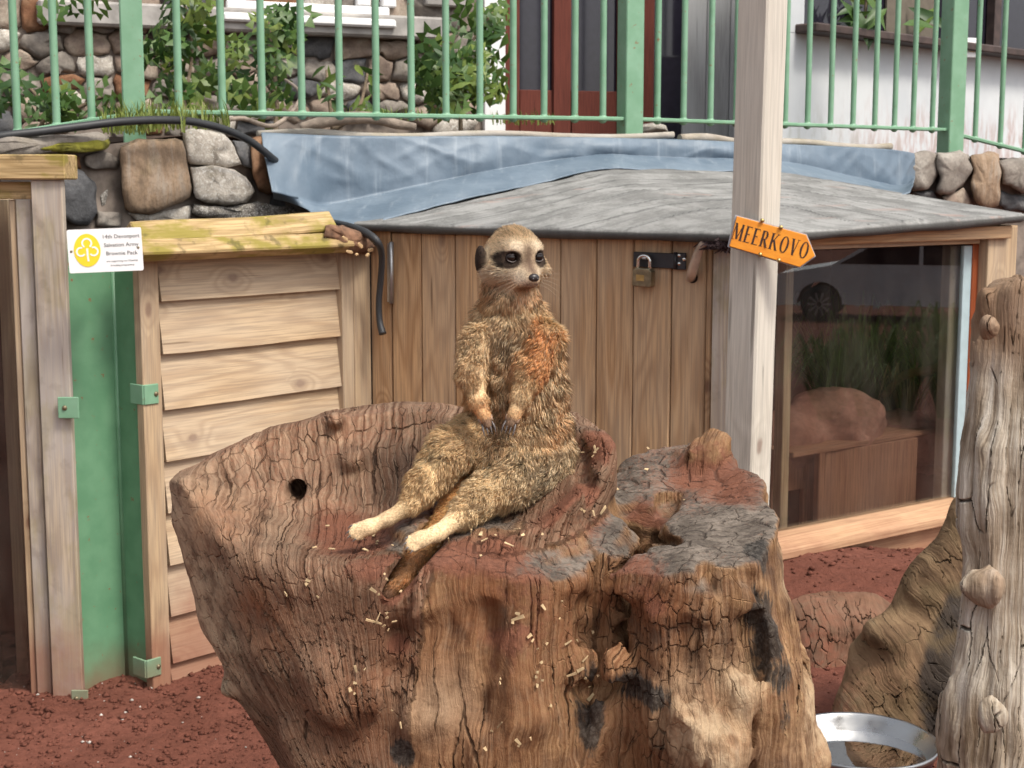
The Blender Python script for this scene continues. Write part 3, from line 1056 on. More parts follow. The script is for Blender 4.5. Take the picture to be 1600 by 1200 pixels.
for body, yy, sz in (('14th Devonport', 18, 8.6), ('Salvation Army', 5, 8.6), ('Brownie Pack', -8, 8.6), ('are supporting our Meerkat', -18.5, 4.2), ('breeding programme', -25, 4.2)):
    text('lettering', body, sz * s, 24.5 * s, yy * s, .0006, MAT['black_print'], plaque, M0, 'CENTER')
for xx in (-51, 50):
    lathe('screw', [(0, .0014), (.0022, .0011), (.003, 0)], MAT['brass_dull'], plaque, M0 @ Matrix.Translation((xx * s, (0 if xx < 0 else 2) * s, 0)), seg=10)
# batten that carries the plaque, out of sight behind it
board('plaque_batten', M0 @ Vector((-.03, 0, -.010)), M0 @ Vector((.05, 0, -.010)), Vector((0, 0, 1)), .03, .012, MAT['frame'], plaque)
board('plaque_strut', M0 @ Vector((.0, 0, -.0165)), M0 @ Vector((-.005, 0, -.115)), Vector((0, 0, 1)), .03, .02, MAT['frame'], plaque)
# ------------------------------------------------------------------ shed with the plank door and the window
UP = Vector((0, 0, 1))
shed = thing('shed', PL_DOOR.xy(1141, .2), 'small timber shed with felt roof, plank door and glazed window bay', 'shed')
dD, nD = PL_DOOR.d, PL_DOOR.n
dW, nW = PL_WIN.d, PL_WIN.n
zEave = P(1180, 366, 3.30).z
zD = zEave - .004
# wall plank beside the door
upright('wall_plank', PL_DOOR, 582.5, 613, .0, zD, .0, .03, MAT['plank'], shed)
door = bpy.data.objects.new('door', None); door.empty_display_size = .05
link(door, shed, Matrix.Translation(PL_DOOR.xy(830, .1)))
joints = [614.2, 660, 712, 765, 819.5, 874, 929.5, 986, 1044]
for a, b in zip(joints[:-1], joints[1:]):
    upright('plank', PL_DOOR, a + .7, b - .7, .06, zD - .012, .004 + rnd.uniform(-.002, .002), .022, MAT['plank'], door, bev=.003)
upright('door_ledge', PL_DOOR, 616, 1040, .3, .4, -.022, .02, MAT['frame'], door)
upright('wall_plank', PL_DOOR, 1045.5, 1097, .0, zD, .0, .03, MAT['plank'], shed, bev=.003)
upright('wall_plank', PL_DOOR, 1098.5, 1107, .0, zD, -.004, .03, MAT['plank'], shed)
upright('corner_board', PL_DOOR, 1107.6, 1143, .0, PL_DOOR.at(1120, 389).z, .016, .03, MAT['oldframe'], shed)
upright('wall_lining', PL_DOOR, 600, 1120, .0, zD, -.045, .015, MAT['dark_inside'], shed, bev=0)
rail_h('head_rail', PL_DOOR, 613.5, 1100, 354, 361, .012, .02, MAT['plank'], shed)
# hinge
h0 = PL_DOOR.at(611.5, 378, .016); h1 = PL_DOOR.at(611.5, 474, .016)
hg = tube('hinge', [h0, h1], .006, MAT['zinc'], door, seg=10)
board('hinge_leaf', PL_DOOR.at(609.5, 380, .004), PL_DOOR.at(609.5, 472, .004), dD, .016, .004, MAT['zinc'], hg, bev=0)
# hasp
a = PL_DOOR.at(990, 405, .010); b = PL_DOOR.at(1056, 408, .010); c = PL_DOOR.at(1072, 408.5, .008)
hp = board('hasp', a, b, UP, .036, .006, MAT['dark_metal'], door, bev=.0015)
board('hasp_plate', b, c, UP, .040, .005, MAT['dark_metal'], door, bev=.0015)
tube('hasp_pin', [PL_DOOR.at(1055.5, 394, .013), PL_DOOR.at(1055.5, 421, .013)], .0045, MAT['dark_metal'], door, seg=8)
for (x, y) in ((1061, 399), (1069, 405), (1061, 412)):
    Mx = Matrix.Translation(PL_DOOR.at(x, y, .0115)) @ frame(dD, UP)
    if (Mx.to_3x3() @ UP).dot(nD) < 0: Mx = Mx @ Matrix.Rotation(math.pi, 4, 'X')
    lathe('bolt', [(0, .003), (.0035, .0026), (.0052, .0006), (.0052, -.003)], MAT['chrome'], door, Mx, seg=10)
# staple
tube('staple', [PL_DOOR.at(1004, 403, .008), PL_DOOR.at(1004, 403, .026), PL_DOOR.at(1009, 404, .026), PL_DOOR.at(1009, 404, .008)], .003, MAT['zinc'], door, seg=8)
# padlock
pc = PL_DOOR.at(1005.5, 433.5, .026)
sp = pc.y / FPX
Mp = Matrix.Translation(pc) @ frame(dD, UP)
if (Mp.to_3x3() @ UP).dot(nD) < 0: Mp = Mp @ Matrix.Rotation(math.pi, 4, 'Y')
Mp = Mp @ Matrix.Rotation(R(-2), 4, 'Z')
pk = bpy.data.objects.new('padlock', None); pk.empty_display_size = .02
link(pk, None, Matrix.Translation(pc))
tag(pk, 'dull brass padlock with steel shackle hanging from the black hasp', 'padlock')
bw, bh = 16.5 * sp, 14.5 * sp
poly = [(-bw * .94, -bh), (bw * .94, -bh), (bw, -bh * .8), (bw, bh * .72), (bw * .72, bh), (-bw * .72, bh), (-bw, bh * .72), (-bw, -bh * .8)]
pbody = prism('padlock_body', poly, .022, MAT['brass_dull'], pk, Mp @ Matrix.Translation((0, 0, -.011)), bev=.0025)
pts = []
for k in range(13):
    aa = math.pi * k / 12
    pts.append(Mp @ Vector((math.cos(aa) * 10.2 * sp, bh + 11 * sp + math.sin(aa) * 8.5 * sp, 0)))
pts = [Mp @ Vector((10.2 * sp, bh - .006, 0))] + pts + [Mp @ Vector((-10.2 * sp, bh - .006, 0))]
tube('shackle', pts, .0044, MAT['chrome'], pk, seg=10, spline=2)
prism('label_plate', [(-bw * .55, -bh * .35), (bw * .3, -bh * .35), (bw * .3, bh * .3), (-bw * .55, bh * .3)], .0008, MAT['brass'], pbody, Mp @ Matrix.Translation((0, 0, .0112)))
# curved handle, a polished hooked branch through a hole
hook = tube('hooked_handle', [PL_DOOR.at(1108, 377, .045), PL_DOOR.at(1100, 380, .055), PL_DOOR.at(1092, 392, .050), PL_DOOR.at(1086, 410, .040), PL_DOOR.at(1081, 427, .022), PL_DOOR.at(1079, 436, -.012)],
            [.007, .009, .010, .011, .0115, .011], simple('polished_branch', (.40, .31, .24), .28, var=.35, vscale=25, bump=.1), shed, seg=14, spline=6)
Mx = Matrix.Translation(PL_DOOR.at(1082, 434, .0008)) @ frame(dD, UP)
if (Mx.to_3x3() @ UP).dot(nD) < 0: Mx = Mx @ Matrix.Rotation(math.pi, 4, 'X')
prism('handle_hole', [(9 * sp * math.cos(t), 8.5 * sp * math.sin(t)) for t in np.linspace(0, 6.28, 20, endpoint=False)], .0004, MAT['dark_inside'], shed, Mx)
# dark frayed rag tucked under the eave
rs = np.random.RandomState(4)
V, F = [], []
for k in range(120):
    a = PL_DOOR.at(rs.uniform(1103, 1150), rs.uniform(371, 388), rs.uniform(.03, .07))
    b = a + Vector((rs.uniform(-.03, .03), rs.uniform(-.02, .02), rs.uniform(-.02, .012)))
    i = len(V); wv = Vector((0, 0, .0035)); V += [a - wv, a + wv, b + wv * .4, b - wv * .4]; F.append((i, i + 1, i + 2, i + 3))
rag = mesh_obj('frayed_rope', V, F, simple('dark_fibre', (.035, .02, .022), .95), shed)
rag['kind'] = 'stuff'

# window bay ---------------------------------------------------------
gt = PL_WIN.at(1400, 389).z; gb = PL_WIN.at(1400, 800).z
xl = 1150
upright('window_stile', PL_WIN, 1533, 1577, .1, zEave - .002, .012, .07, MAT['frame'], shed)
upright('window_stile', PL_WIN, 1141, 1172, .1, zEave - .002, .010, .07, MAT['frame'], shed)
upright('red_bead', PL_WIN, 1513, 1532.5, gb, gt + .004, -.018, .03, MAT['redwood'], shed)
MAT['spacer'] = simple('pale_blue_spacer', (.36, .46, .49), .45, var=.06)
upright('blue_spacer', PL_WIN, 1499, 1512.7, gb, gt, -.022, .012, MAT['spacer'], shed, bev=.001)
hz = (gt + zEave) / 2
a = PL_WIN.xy(1172.5, hz, .004) - nW * .03; b = PL_WIN.xy(1532.5, hz, .004) - nW * .03
board('window_head', a, b, UP, zEave - gt - .012, .06, MAT['frame'], shed, bev=.003)
a = PL_WIN.xy(1141, zEave - .016, .03) - nW * .01; b = PL_WIN.xy(1582, zEave - .016, .03) - nW * .01
board('fascia_board', a, b, UP, .034, .018, MAT['plank'], shed)
# sill, tilted top
zs = gb - .012
prof = [(-.05, .012), (.012, .010), (.052, -.008), (.056, -.014), (.056, -.034), (.02, -.040), (-.05, -.040)]
a = PL_WIN.xy(1150, zs); b = PL_WIN.xy(1516, zs)
Ls = (b - a).length
V, F = [], []
for x in (-Ls / 2, Ls / 2):
    for (o_, h_) in prof: V.append((x, h_, o_))
k = len(prof)
F = [(i, (i + 1) % k, k + (i + 1) % k, k + i) for i in range(k)] + [tuple(range(k))[::-1], tuple(range(k, 2 * k))]
Ms = Matrix.Translation((a + b) / 2) @ frame(dW, UP)
if (Ms.to_3x3() @ UP).dot(nW) < 0: V = [(x, y, -z) for x, y, z in V]
so = mesh_obj('window_sill', V, F, MAT['sill'], shed, Ms)
bm = bmesh.new(); bm.from_mesh(so.data); bmesh.ops.recalc_face_normals(bm, faces=bm.faces)
bmesh.ops.bevel(bm, geom=list(bm.edges), offset=.003, segments=1, affect='EDGES'); bm.to_mesh(so.data); bm.free()
za = zs - .042
for i, hb in enumerate((.060, .075, .12)):
    a = PL_WIN.xy(1145, za - hb / 2, .026 - .009 * i) - nW * .01; b = PL_WIN.xy(1580, za - hb / 2, .026 - .009 * i) - nW * .01
    board('apron_board', a, b, UP, hb - .002, .02, MAT['sill'], shed, bev=.002)
    za -= hb
a = PL_WIN.xy(1172, (gt + gb) / 2, -.030); b = PL_WIN.xy(1513, (gt + gb) / 2, -.030)
board('window_pane', a, b, UP, gt - gb + .004, .004, MAT['glass'], shed, bev=0)
# inside of the bay
upright('inner_post', PL_WIN, 1224, 1236, gb - .05, gt, -.075, .03, MAT['frame'], shed)
upright('inner_post', PL_WIN, 1478, 1496, gb - .05, gt, -.045, .03, MAT['oldframe'], shed)
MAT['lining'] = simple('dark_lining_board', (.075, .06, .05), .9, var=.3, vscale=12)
ca = PL_WIN.xy(1141, gb, 0); cb = PL_WIN.xy(1577, gb, 0)
mid = (ca + cb) / 2; Lw = (cb - ca).length
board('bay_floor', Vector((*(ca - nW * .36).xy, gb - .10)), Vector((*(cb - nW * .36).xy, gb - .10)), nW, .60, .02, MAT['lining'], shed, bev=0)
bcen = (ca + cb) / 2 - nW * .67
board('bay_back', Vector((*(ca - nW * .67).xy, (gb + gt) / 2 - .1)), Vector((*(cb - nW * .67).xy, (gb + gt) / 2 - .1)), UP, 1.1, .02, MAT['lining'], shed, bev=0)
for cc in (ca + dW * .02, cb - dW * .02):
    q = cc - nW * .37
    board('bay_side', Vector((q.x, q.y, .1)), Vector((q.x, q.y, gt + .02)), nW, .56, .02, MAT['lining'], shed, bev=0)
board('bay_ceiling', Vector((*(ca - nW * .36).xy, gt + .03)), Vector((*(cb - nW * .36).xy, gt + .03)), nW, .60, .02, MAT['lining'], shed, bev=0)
# far side wall of the shed to the right, and back walls, so that it is closed
q = PL_WIN.xy(1575, .5, 0)
board('side_wall', Vector((q.x - .012, q.y + .30, .0)), Vector((q.x - .012, q.y + .30, zEave)), Vector((0, 1, 0)), .60, .02, MAT['plank'], shed)

# roof ---------------------------------------------------------------
eave = [(556, 347, 3.965), (700, 352, 3.80), (860, 357, 3.63), (1000, 360, 3.48), (1120, 363, 3.355), (1182, 364, 3.29), (1260, 360, 3.38), (1400, 350, 3.60), (1500, 343, 3.79), (1597, 334, 3.97)]
back = [(566, 346, 4.03), (660, 325, 4.13), (780, 299, 4.26), (870, 278, 4.37), (930, 265, 4.44), (1070, 266, 4.58), (1215, 268, 4.72), (1330, 288, 4.54), (1460, 310, 4.36), (1590, 332, 4.12)]
NU, NV = 260, 70
ev = np.array([P(*q) for q in eave], np.float32); bv = np.array([P(*q) for q in back], np.float32)


def polyint(pts, n):
    d = np.r_[0, np.cumsum(np.linalg.norm(np.diff(pts, axis=0), axis=1))]
    t = np.linspace(0, d[-1], n)
    return np.stack([np.interp(t, d, pts[:, i]) for i in range(3)], 1)


def byparam(pts, n):
    t = np.linspace(0, len(pts) - 1, n)
    return np.stack([np.interp(t, np.arange(len(pts)), pts[:, i]) for i in range(3)], 1)


A_ = byparam(ev, NU + 1); B_ = byparam(bv, NU + 1)
for arr in (A_, B_):
    for _ in range(3):
        arr[1:-1] = (arr[:-2] + 2 * arr[1:-1] + arr[2:]) / 4
t = np.linspace(0, 1, NV + 1)[None, :, None]
G = A_[:, None, :] * (1 - t) + B_[:, None, :] * t
# distance to the back edge -> lines of the felt laps
Q = G.reshape(-1, 3)
dist = np.full(len(Q), 9.0, np.float32)
for i in range(len(bv) - 1):
    dist = smin(dist, sd_cone(Q, bv[i], bv[i + 1], 0, 0), .04)
wig = dist + .018 * vnoise(Q * np.array([3, 3, 3], np.float32)) + .006 * vnoise(Q * 11)
seams = [.05, .13, .24, .33, .45, .58, .66, .80]
lift = np.zeros(len(Q), np.float32); line = np.zeros(len(Q), np.float32)
for i, s_ in enumerate(seams):
    x = wig - s_
    amp = .009 * (.5 + .5 * ((i * 37) % 10) / 10)
    lift += amp * np.exp(-np.clip(-x, 0, 9) / .004) * np.exp(-np.clip(x, 0, 9) / .035)
    line = np.maximum(line, np.exp(-((x + .006) / .0085) ** 2))
fade = np.clip(dist / .03, 0, 1)
Q = Q.copy()
Q[:, 2] += lift * fade + .006 * vnoise(Q * 4) * fade + .0025 * vnoise(Q * 16) * fade
G = Q.reshape(NU + 1, NV + 1, 3)
ln = line.reshape(NU + 1, NV + 1)
# rolled lip at the eave
tan = np.gradient(A_, axis=0); outw = np.stack([tan[:, 1], -tan[:, 0], 0 * tan[:, 0]], 1)
outw /= np.linalg.norm(outw, axis=1, keepdims=True)
lip = []
wob = vnoise(A_ * 9)[:, None]
for (o_, z_) in ((-.16, -.006), (-.03, -.024), (-.004, -.024), (.008, -.018), (.011, -.008), (.006, .001)):
    lip.append(A_ + outw * (o_ + .003 * wob) + np.array([0, 0, 1], np.float32) * (z_ * (1 + .25 * wob) + .003 * wob))
G = np.concatenate([np.stack(lip, 1), G[:, 1:]], 1)
ln = np.concatenate([np.zeros((NU + 1, len(lip))), ln[:, 1:]], 1)
nv = G.shape[1]
I = np.arange((NU + 1) * nv).reshape(NU + 1, nv)
Fq = np.stack([I[:-1, :-1], I[1:, :-1], I[1:, 1:], I[:-1, 1:]], -1).reshape(-1, 4)
m = NT('weathered_roof_felt')
wp = m.n('NewGeometry').outputs['Position']
at = m.n('Attribute', attribute_name='seam').outputs['Fac']
sdist = m.n('Attribute', attribute_name='lap').outputs['Fac']
cmb = m.n('CombineXYZ', {0: m.math('MULTIPLY', sdist, 38.0), 1: m.math('MULTIPLY', m.n('SeparateXYZ', {0: wp}).outputs[0], 3.0), 2: 0.0}).outputs[0]
st = m.noise(cmb, 1.0, 5, .65, .1)
a = m.noise(wp, 8, 5, .6); b = m.noise(wp, 130, 3, .7)
c = m.mix(m.rng(a, .36, .64), (.175, .172, .165), (.29, .286, .276))
c = m.mix(m.rng(st, .44, .70, 0, .62), c, (.115, .115, .112))
c = m.mix(m.rng(m.noise(wp, 21, 5, .7), .54, .66, 0, .6), c, (.13, .13, .122))
c = m.mix(m.rng(m.noise(m.vmath('MULTIPLY', wp, (3, 12, 12)), 1.0, 4), .62, .72, 0, .4), c, (.34, .20, .16))
c = m.mix(m.rng(b, .5, .8, 0, .4), c, (.44, .44, .42))
c = m.mix(m.math('MULTIPLY', at, .95), c, (.035, .035, .035))
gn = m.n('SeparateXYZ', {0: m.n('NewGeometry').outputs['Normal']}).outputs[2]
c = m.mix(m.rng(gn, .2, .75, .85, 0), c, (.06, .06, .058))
m.set(color=c, rough=.85, spec=.25, normal=m.bump(m.math('ADD', b, m.math('MULTIPLY', st, .6)), .5, .004))
lapv = np.concatenate([np.repeat(wig.reshape(NU + 1, NV + 1)[:, :1], len(lip), 1), wig.reshape(NU + 1, NV + 1)[:, 1:]], 1)
roof = np_mesh('roof', G.reshape(-1, 3), Fq, m.mat, shed, attrs={'seam': ('FLOAT', ln.ravel()), 'lap': ('FLOAT', lapv.ravel())})

# ------------------------------------------------------------------ signpost and arrow sign
pt = P(1218 - 20, 0, 3.10); pbm = P(1170.5, 790, 3.10)
corner_top = P(1199.5, -300, 3.10); 
ctr = [P(1199, 0, 3.05), P(1171.5, 790, 3.05)]
ax = (ctr[0] - ctr[1]).normalized()
side = .0745
diag = Vector((0, 1, 0)) * side * .7071
base = ctr[1] + ax * ((.2 - ctr[1].z) / ax.z) + diag
topp = ctr[1] + ax * ((2.6 - ctr[1].z) / ax.z) + diag
post = board('signpost', base, topp, Vector((1, 1.04, 0)), side, side, MAT['post'], None, bev=.004, sub=24, warp=.0016)
tag(post, 'pale square timber post standing in front of the shed, carrying the orange sign', 'post')
for (x, y) in ((1203, 418), (1196, 539), (1195, 595)):
    q = P(x, y, 3.055)
    lathe('nail', [(0, .002), (.003, .001), (.0035, 0), (.0035, -.05)], MAT['dark_metal'], post, Matrix.Translation(q + Vector((.0, .004 + (x - 1180) * .0012, 0))) @ Vector((.7, -.7, 0)).to_track_quat('Z', 'Y').to_matrix().to_4x4(), seg=8)

Ysg = 3.035
sg = Ysg / FPX
cpt = P(1206, 377.5, Ysg)
Mg = Matrix.Translation(cpt) @ Matrix.Rotation(R(90), 4, 'X') @ Matrix.Rotation(R(-15.3), 4, 'Z') @ Matrix.Rotation(R(-3), 4, 'Y')
# outline in the sign's own plane (pixels of the photo)
def toloc(px, py):
    a = -R(-15.3); dx, dy = px - 1206, -(py - 377.5)
    return ((dx * math.cos(a) - dy * math.sin(a)) * sg, (dx * math.sin(a) + dy * math.cos(a)) * sg)
outl = [toloc(*q) for q in ((1151, 338), (1258.5, 367), (1273, 399.5), (1249.5, 417), (1140.5, 385))]
def scaled(pl, k, d=0):
    cx = sum(p[0] for p in pl) / len(pl); cy = sum(p[1] for p in pl) / len(pl)
    return [(cx + (p[0] - cx) * k, cy + (p[1] - cy) * (k - d)) for p in pl]
mo = NT('orange_paint')
oc = mo.n('TexCoord').outputs['Object']
nz = mo.noise(mo.vmath('MULTIPLY', oc, (20, 60, 20)), 1.0, 4)
mo.set(color=mo.mix(mo.rng(nz, .3, .7), (.72, .245, .022), (.82, .32, .03)), rough=.38, spec=.4, normal=mo.bump(mo.noise(oc, 90, 3), .1, .002))
arrow = prism('arrow_sign', outl, .007, mo.mat, None, Mg @ Matrix.Translation((0, 0, -.004)), bev=.0012)
tag(arrow, 'orange arrow-shaped sign nailed to the pale post, pointing right, dark capital lettering', 'sign')
MAT['clear_edge'] = simple('grey_backing_sheet', (.36, .38, .42), .35, var=.1)
prism('backing_sheet', scaled(outl, 1.035, -.03), .003, MAT['clear_edge'], arrow, Mg @ Matrix.Translation((0, 0, -.0075)))

# serif capitals built from strokes: (x0,y0,x1,y1,thickness)
def stroke(x0, y0, x1, y1, t):
    return [(x0 - t / 2, y0), (x0 + t / 2, y0), (x1 + t / 2, y1), (x1 - t / 2, y1)]
TK, TN, SF = .15, .055, .05
def serif(x, y, w_=.26): return [(x - w_ / 2, y - SF * .5 if y > .5 else y), (x + w_ / 2, y - SF * .5 if y > .5 else y), (x + w_ / 2, y if y > .5 else y + SF * .5), (x - w_ / 2, y if y > .5 else y + SF * .5)]
def oval(cx, cy, rx, ry, tx, ty, n=20):
    return ('ring', cx, cy, rx, ry, tx, ty, n)
LET = {
    'M': (.78, [stroke(.10, 0, .14, 1, TN), stroke(.16, 1, .40, .05, TK), stroke(.40, .05, .64, 1, TN), stroke(.68, 0, .64, 1, TK), serif(.10, 0), serif(.68, 0), serif(.13, 1, .2), serif(.66, 1, .2)]),
    'E': (.50, [stroke(.13, 0, .13, 1, TK), [(.1, 0), (.46, 0), (.48, .16), (.44, .05), (.1, .05)], [(.1, .95), (.42, .95), (.45, .82), (.44, 1), (.1, 1)], [(.13, .49), (.34, .49), (.36, .40), (.36, .63), (.34, .54), (.13, .54)], serif(.12, 0, .24), serif(.12, 1, .24)]),
    'R': (.60, [stroke(.13, 0, .13, 1, TK), serif(.13, 0, .28), [(.1, .95), (.30, .95), (.30, 1), (.1, 1)], [(.13, .47), (.30, .47), (.30, .52), (.13, .52)], ('arc', .29, .735, .20, .265, .13, .05), stroke(.52, 0, .27, .49, TK * .95), serif(.54, 0, .16)]),
    'K': (.64, [stroke(.13, 0, .13, 1, TK), serif(.13, 0, .28), serif(.13, 1, .28), stroke(.16, .40, .50, 1, TN * 1.3), stroke(.54, 0, .27, .60, TK), serif(.52, 1, .2), serif(.56, 0, .22)]),
    'O': (.66, [oval(.33, .5, .30, .51, .14, .045)]),
    'V': (.62, [stroke(.31, 0, .12, 1, TK), stroke(.31, 0, .50, 1, TN), serif(.12, 1, .26), serif(.52, 1, .22)]),
}
H_ = 25.5 * sg; WS = .765
word = 'MEERKOVO'
total = sum(LET[c][0] for c in word) + .09 * (len(word) - 1)
mp = NT('sign_print'); mp.set(color=(.035, .012, .006), rough=.6)
x = -total / 2
for ch in word:
    wch, parts = LET[ch]
    V, F = [], []
    def add(poly):
        i = len(V)
        V.extend([((x + p[0]) * H_ * WS * 1.12 - .0030, (p[1] - .5) * H_ + .0010, 0) for p in poly]); F.append(tuple(range(i, i + len(poly))))
    for prt in parts:
        if prt[0] == 'ring' or prt[0] == 'arc':
            _, cx, cy, rx, ry, tx, ty = prt[:7]
            n_ = 22
            a0, a1 = (0, 2 * math.pi) if prt[0] == 'ring' else (-math.pi / 2, math.pi / 2)
            for k in range(n_):
                t0 = a0 + (a1 - a0) * k / n_; t1 = a0 + (a1 - a0) * (k + 1) / n_
                add([(cx + rx * math.cos(t0), cy + ry * math.sin(t0)), (cx + rx * math.cos(t1), cy + ry * math.sin(t1)), (cx + (rx - tx) * math.cos(t1), cy + (ry - ty) * math.sin(t1)), (cx + (rx - tx) * math.cos(t0), cy + (ry - ty) * math.sin(t0))])
        else: add(prt)
    x += wch + .09
    V = [(v[0], v[1], .0003 + .00004 * (i // 4)) for i, v in enumerate(V)]
    mesh_obj('letter', V, F, mp.mat, arrow, Mg @ Matrix.Translation((0, 0, .003)))
for (px, py) in ((1190, 345), (1219, 355.5), (1188, 397.5), (1217, 406.5)):
    lx, ly = toloc(px, py)
    lathe('brass_pin', [(0, .006), (.003, .0055), (.0046, .003), (.0046, .0012), (.0022, .0), (.002, -.012)], MAT['brass'], arrow, Mg @ Matrix.Translation((lx, ly, .0032)), seg=12)

# ------------------------------------------------------------------ hoses
def PY(lst): return [P(x, y, d) for x, y, d in lst]
hz_ = tube('hose', PY([(-80, 226, 3.52), (0, 213, 3.56), (60, 206, 3.60), (130, 197, 3.66), (190, 190, 3.72), (250, 187.5, 3.80), (300, 190, 3.88), (350, 202, 3.96), (390, 220, 4.04), (424, 246, 4.12), (450, 268, 4.30)]), .0105, MAT['black_rubber'], seg=12, spline=6)
tag(hz_, 'black hose curving over the stone wall below the green railing', 'hose')
hz_ = tube('hose', [PL_DOOR.at(520, 347, .02), PL_DOOR.at(548, 354, .08), PL_DOOR.at(572, 364, .10), PL_DOOR.at(590, 378, .10), PL_DOOR.at(596.5, 400, .07), PL_DOOR.at(595, 435, .05), PL_DOOR.at(592, 470, .045), PL_DOOR.at(593, 500, .045), PL_DOOR.at(598, 522, .05)], [.008, .009, .011, .0095, .0085, .0085, .0085, .0085, .0105], MAT['black_rubber'], seg=12, spline=6)
tag(hz_, 'short end of dark hose hanging down beside the shed door hinge', 'hose')
# ------------------------------------------------------------------ green railing on the terrace
rail = thing('railing', P(985, 205, 5.05), 'green painted metal railing with round bars along the terrace edge', 'railing')
zTop = 2.55


def bar_at(p, ztop, parent=rail):
    M = Matrix.Translation(p)
    o = bpy.data.objects.new('bar', bar_me)
    link(o, parent, M)


bm = bmesh.new()
bmesh.ops.create_cone(bm, cap_ends=False, segments=12, radius1=.0106, radius2=.0106, depth=1.05)
bmesh.ops.translate(bm, vec=(0, 0, .525), verts=bm.verts)
bmesh.ops.create_uvsphere(bm, u_segments=12, v_segments=6, radius=.0155)
bar_me = bpy.data.meshes.new('bar'); bm.to_mesh(bar_me); bm.free()
bar_me.polygons.foreach_set('use_smooth', [True] * len(bar_me.polygons)); bar_me.materials.append(MAT['green'])


def railpt(px):   # bottom rail, photo rows read along it
    xs = [232, 400, 600, 810, 970, 1150, 1235, 1380, 1480]; ys = [175, 174.5, 177.5, 180.5, 186, 190, 193, 198.5, 203]
    y = float(np.interp(px, xs, ys))
    return PL_RAIL.at(px, y)


for a, b in ((232, 972), (997, 1476)):
    A0, B0 = railpt(a), railpt(b)
    n_ = 6
    for k in range(1):
        board('bottom_rail', A0, B0, Vector((0, 1, 0)), .032, .013, MAT['green'], rail, bev=.003)
        board('top_rail', A0 + UP * 1.05, B0 + UP * 1.05, Vector((0, 1, 0)), .045, .02, MAT['green'], rail, bev=.003)
PL_R2 = VPlane(railpt(232).xy, railpt(1476).xy)
A0, B0 = railpt(232), railpt(972); A1, B1 = railpt(997), railpt(1476)
def onrail(px):
    if px < 985: a, b = A0, B0
    else: a, b = A1, B1
    q = PL_R2.at(px, 180)
    t = (Vector((q.x, q.y, 0)) - Vector((a.x, a.y, 0))).length / (Vector((b.x, b.y, 0)) - Vector((a.x, a.y, 0))).length
    return a.lerp(b, t)
for px in (280, 348, 410, 472, 531, 588, 643, 697, 750, 802, 850, 898, 942, 1027, 1068, 1110, 1150, 1190, 1227, 1262, 1298, 1333, 1367, 1398, 1427, 1457):
    bar_at(onrail(px), zTop)
# left ramp
A2, B2 = P(-60, 222, 3.93), P(188, 182, 4.0)
board('bottom_rail', A2, B2, Vector((0, 1, 0)), .034, .014, MAT['green'], rail, bev=.003)
for px in (-32, 27, 88, 143):
    t = (px + 60) / 248; bar_at(A2.lerp(B2, t), zTop)
A3, B3 = P(1494, 210, 5.93), P(1680, 256, 6.0)
board('bottom_rail', A3, B3, Vector((0, 1, 0)), .034, .014, MAT['green'], rail, bev=.003)
for px in (1523, 1562, 1600, 1638):
    t = (px - 1494) / 186; bar_at(A3.lerp(B3, t), zTop)
for (px, yb, Y, s_, rz) in ((210, 200, 4.02, .058, 16), (984, 208, None, .066, 24), (1484, 238, None, .075, 24)):
    c = P(px, yb, Y) if Y else None
    if c is None:
        q = PL_R2.at(px, yb); c = q
    d = Vector((math.cos(R(rz)), math.sin(R(rz)), 0))
    board('post', Vector((c.x, c.y, c.z - .05)), Vector((c.x, c.y, zTop + .02)), d, s_, s_, MAT['green'], rail, bev=.003)

# ------------------------------------------------------------------ house behind the terrace
house = thing('stone_house', PL_HOUSE.xy(400, 1.45), 'rubble stone house wall with concrete sill and white window behind railing', 'house')
nH, dH = PL_HOUSE.n, PL_HOUSE.d
def slab(name, plane, px0, px1, z0, z1, off, thk, mat, parent, **k):
    return upright(name, plane, px0, px1, z0, z1, off, thk, mat, parent, **k)
slab('wall', PL_HOUSE, -260, 792, 1.2, 3.2, .002, .30, MAT['mortar'], house, bev=0)
rs = random.Random(5)
posH = lambda px, py, off: PL_HOUSE.at(px, py, off)
mats = ['st_grey', 'st_warm', 'st_grey', 'st_dark', 'st_warm', 'st_rust', 'st_granite', 'st_warm']


def clip_poly(poly, mx, my, nx, ny):
    """keep the side of the line through (mx,my) with normal (nx,ny) where the dot product is negative"""
    out = []
    for i in range(len(poly)):
        a, b = poly[i], poly[(i + 1) % len(poly)]
        da = (a[0] - mx) * nx + (a[1] - my) * ny; db = (b[0] - mx) * nx + (b[1] - my) * ny
        if da <= 0: out.append(a)
        if da * db < 0:
            t = da / (da - db); out.append((a[0] + (b[0] - a[0]) * t, a[1] + (b[1] - a[1]) * t))
    return out


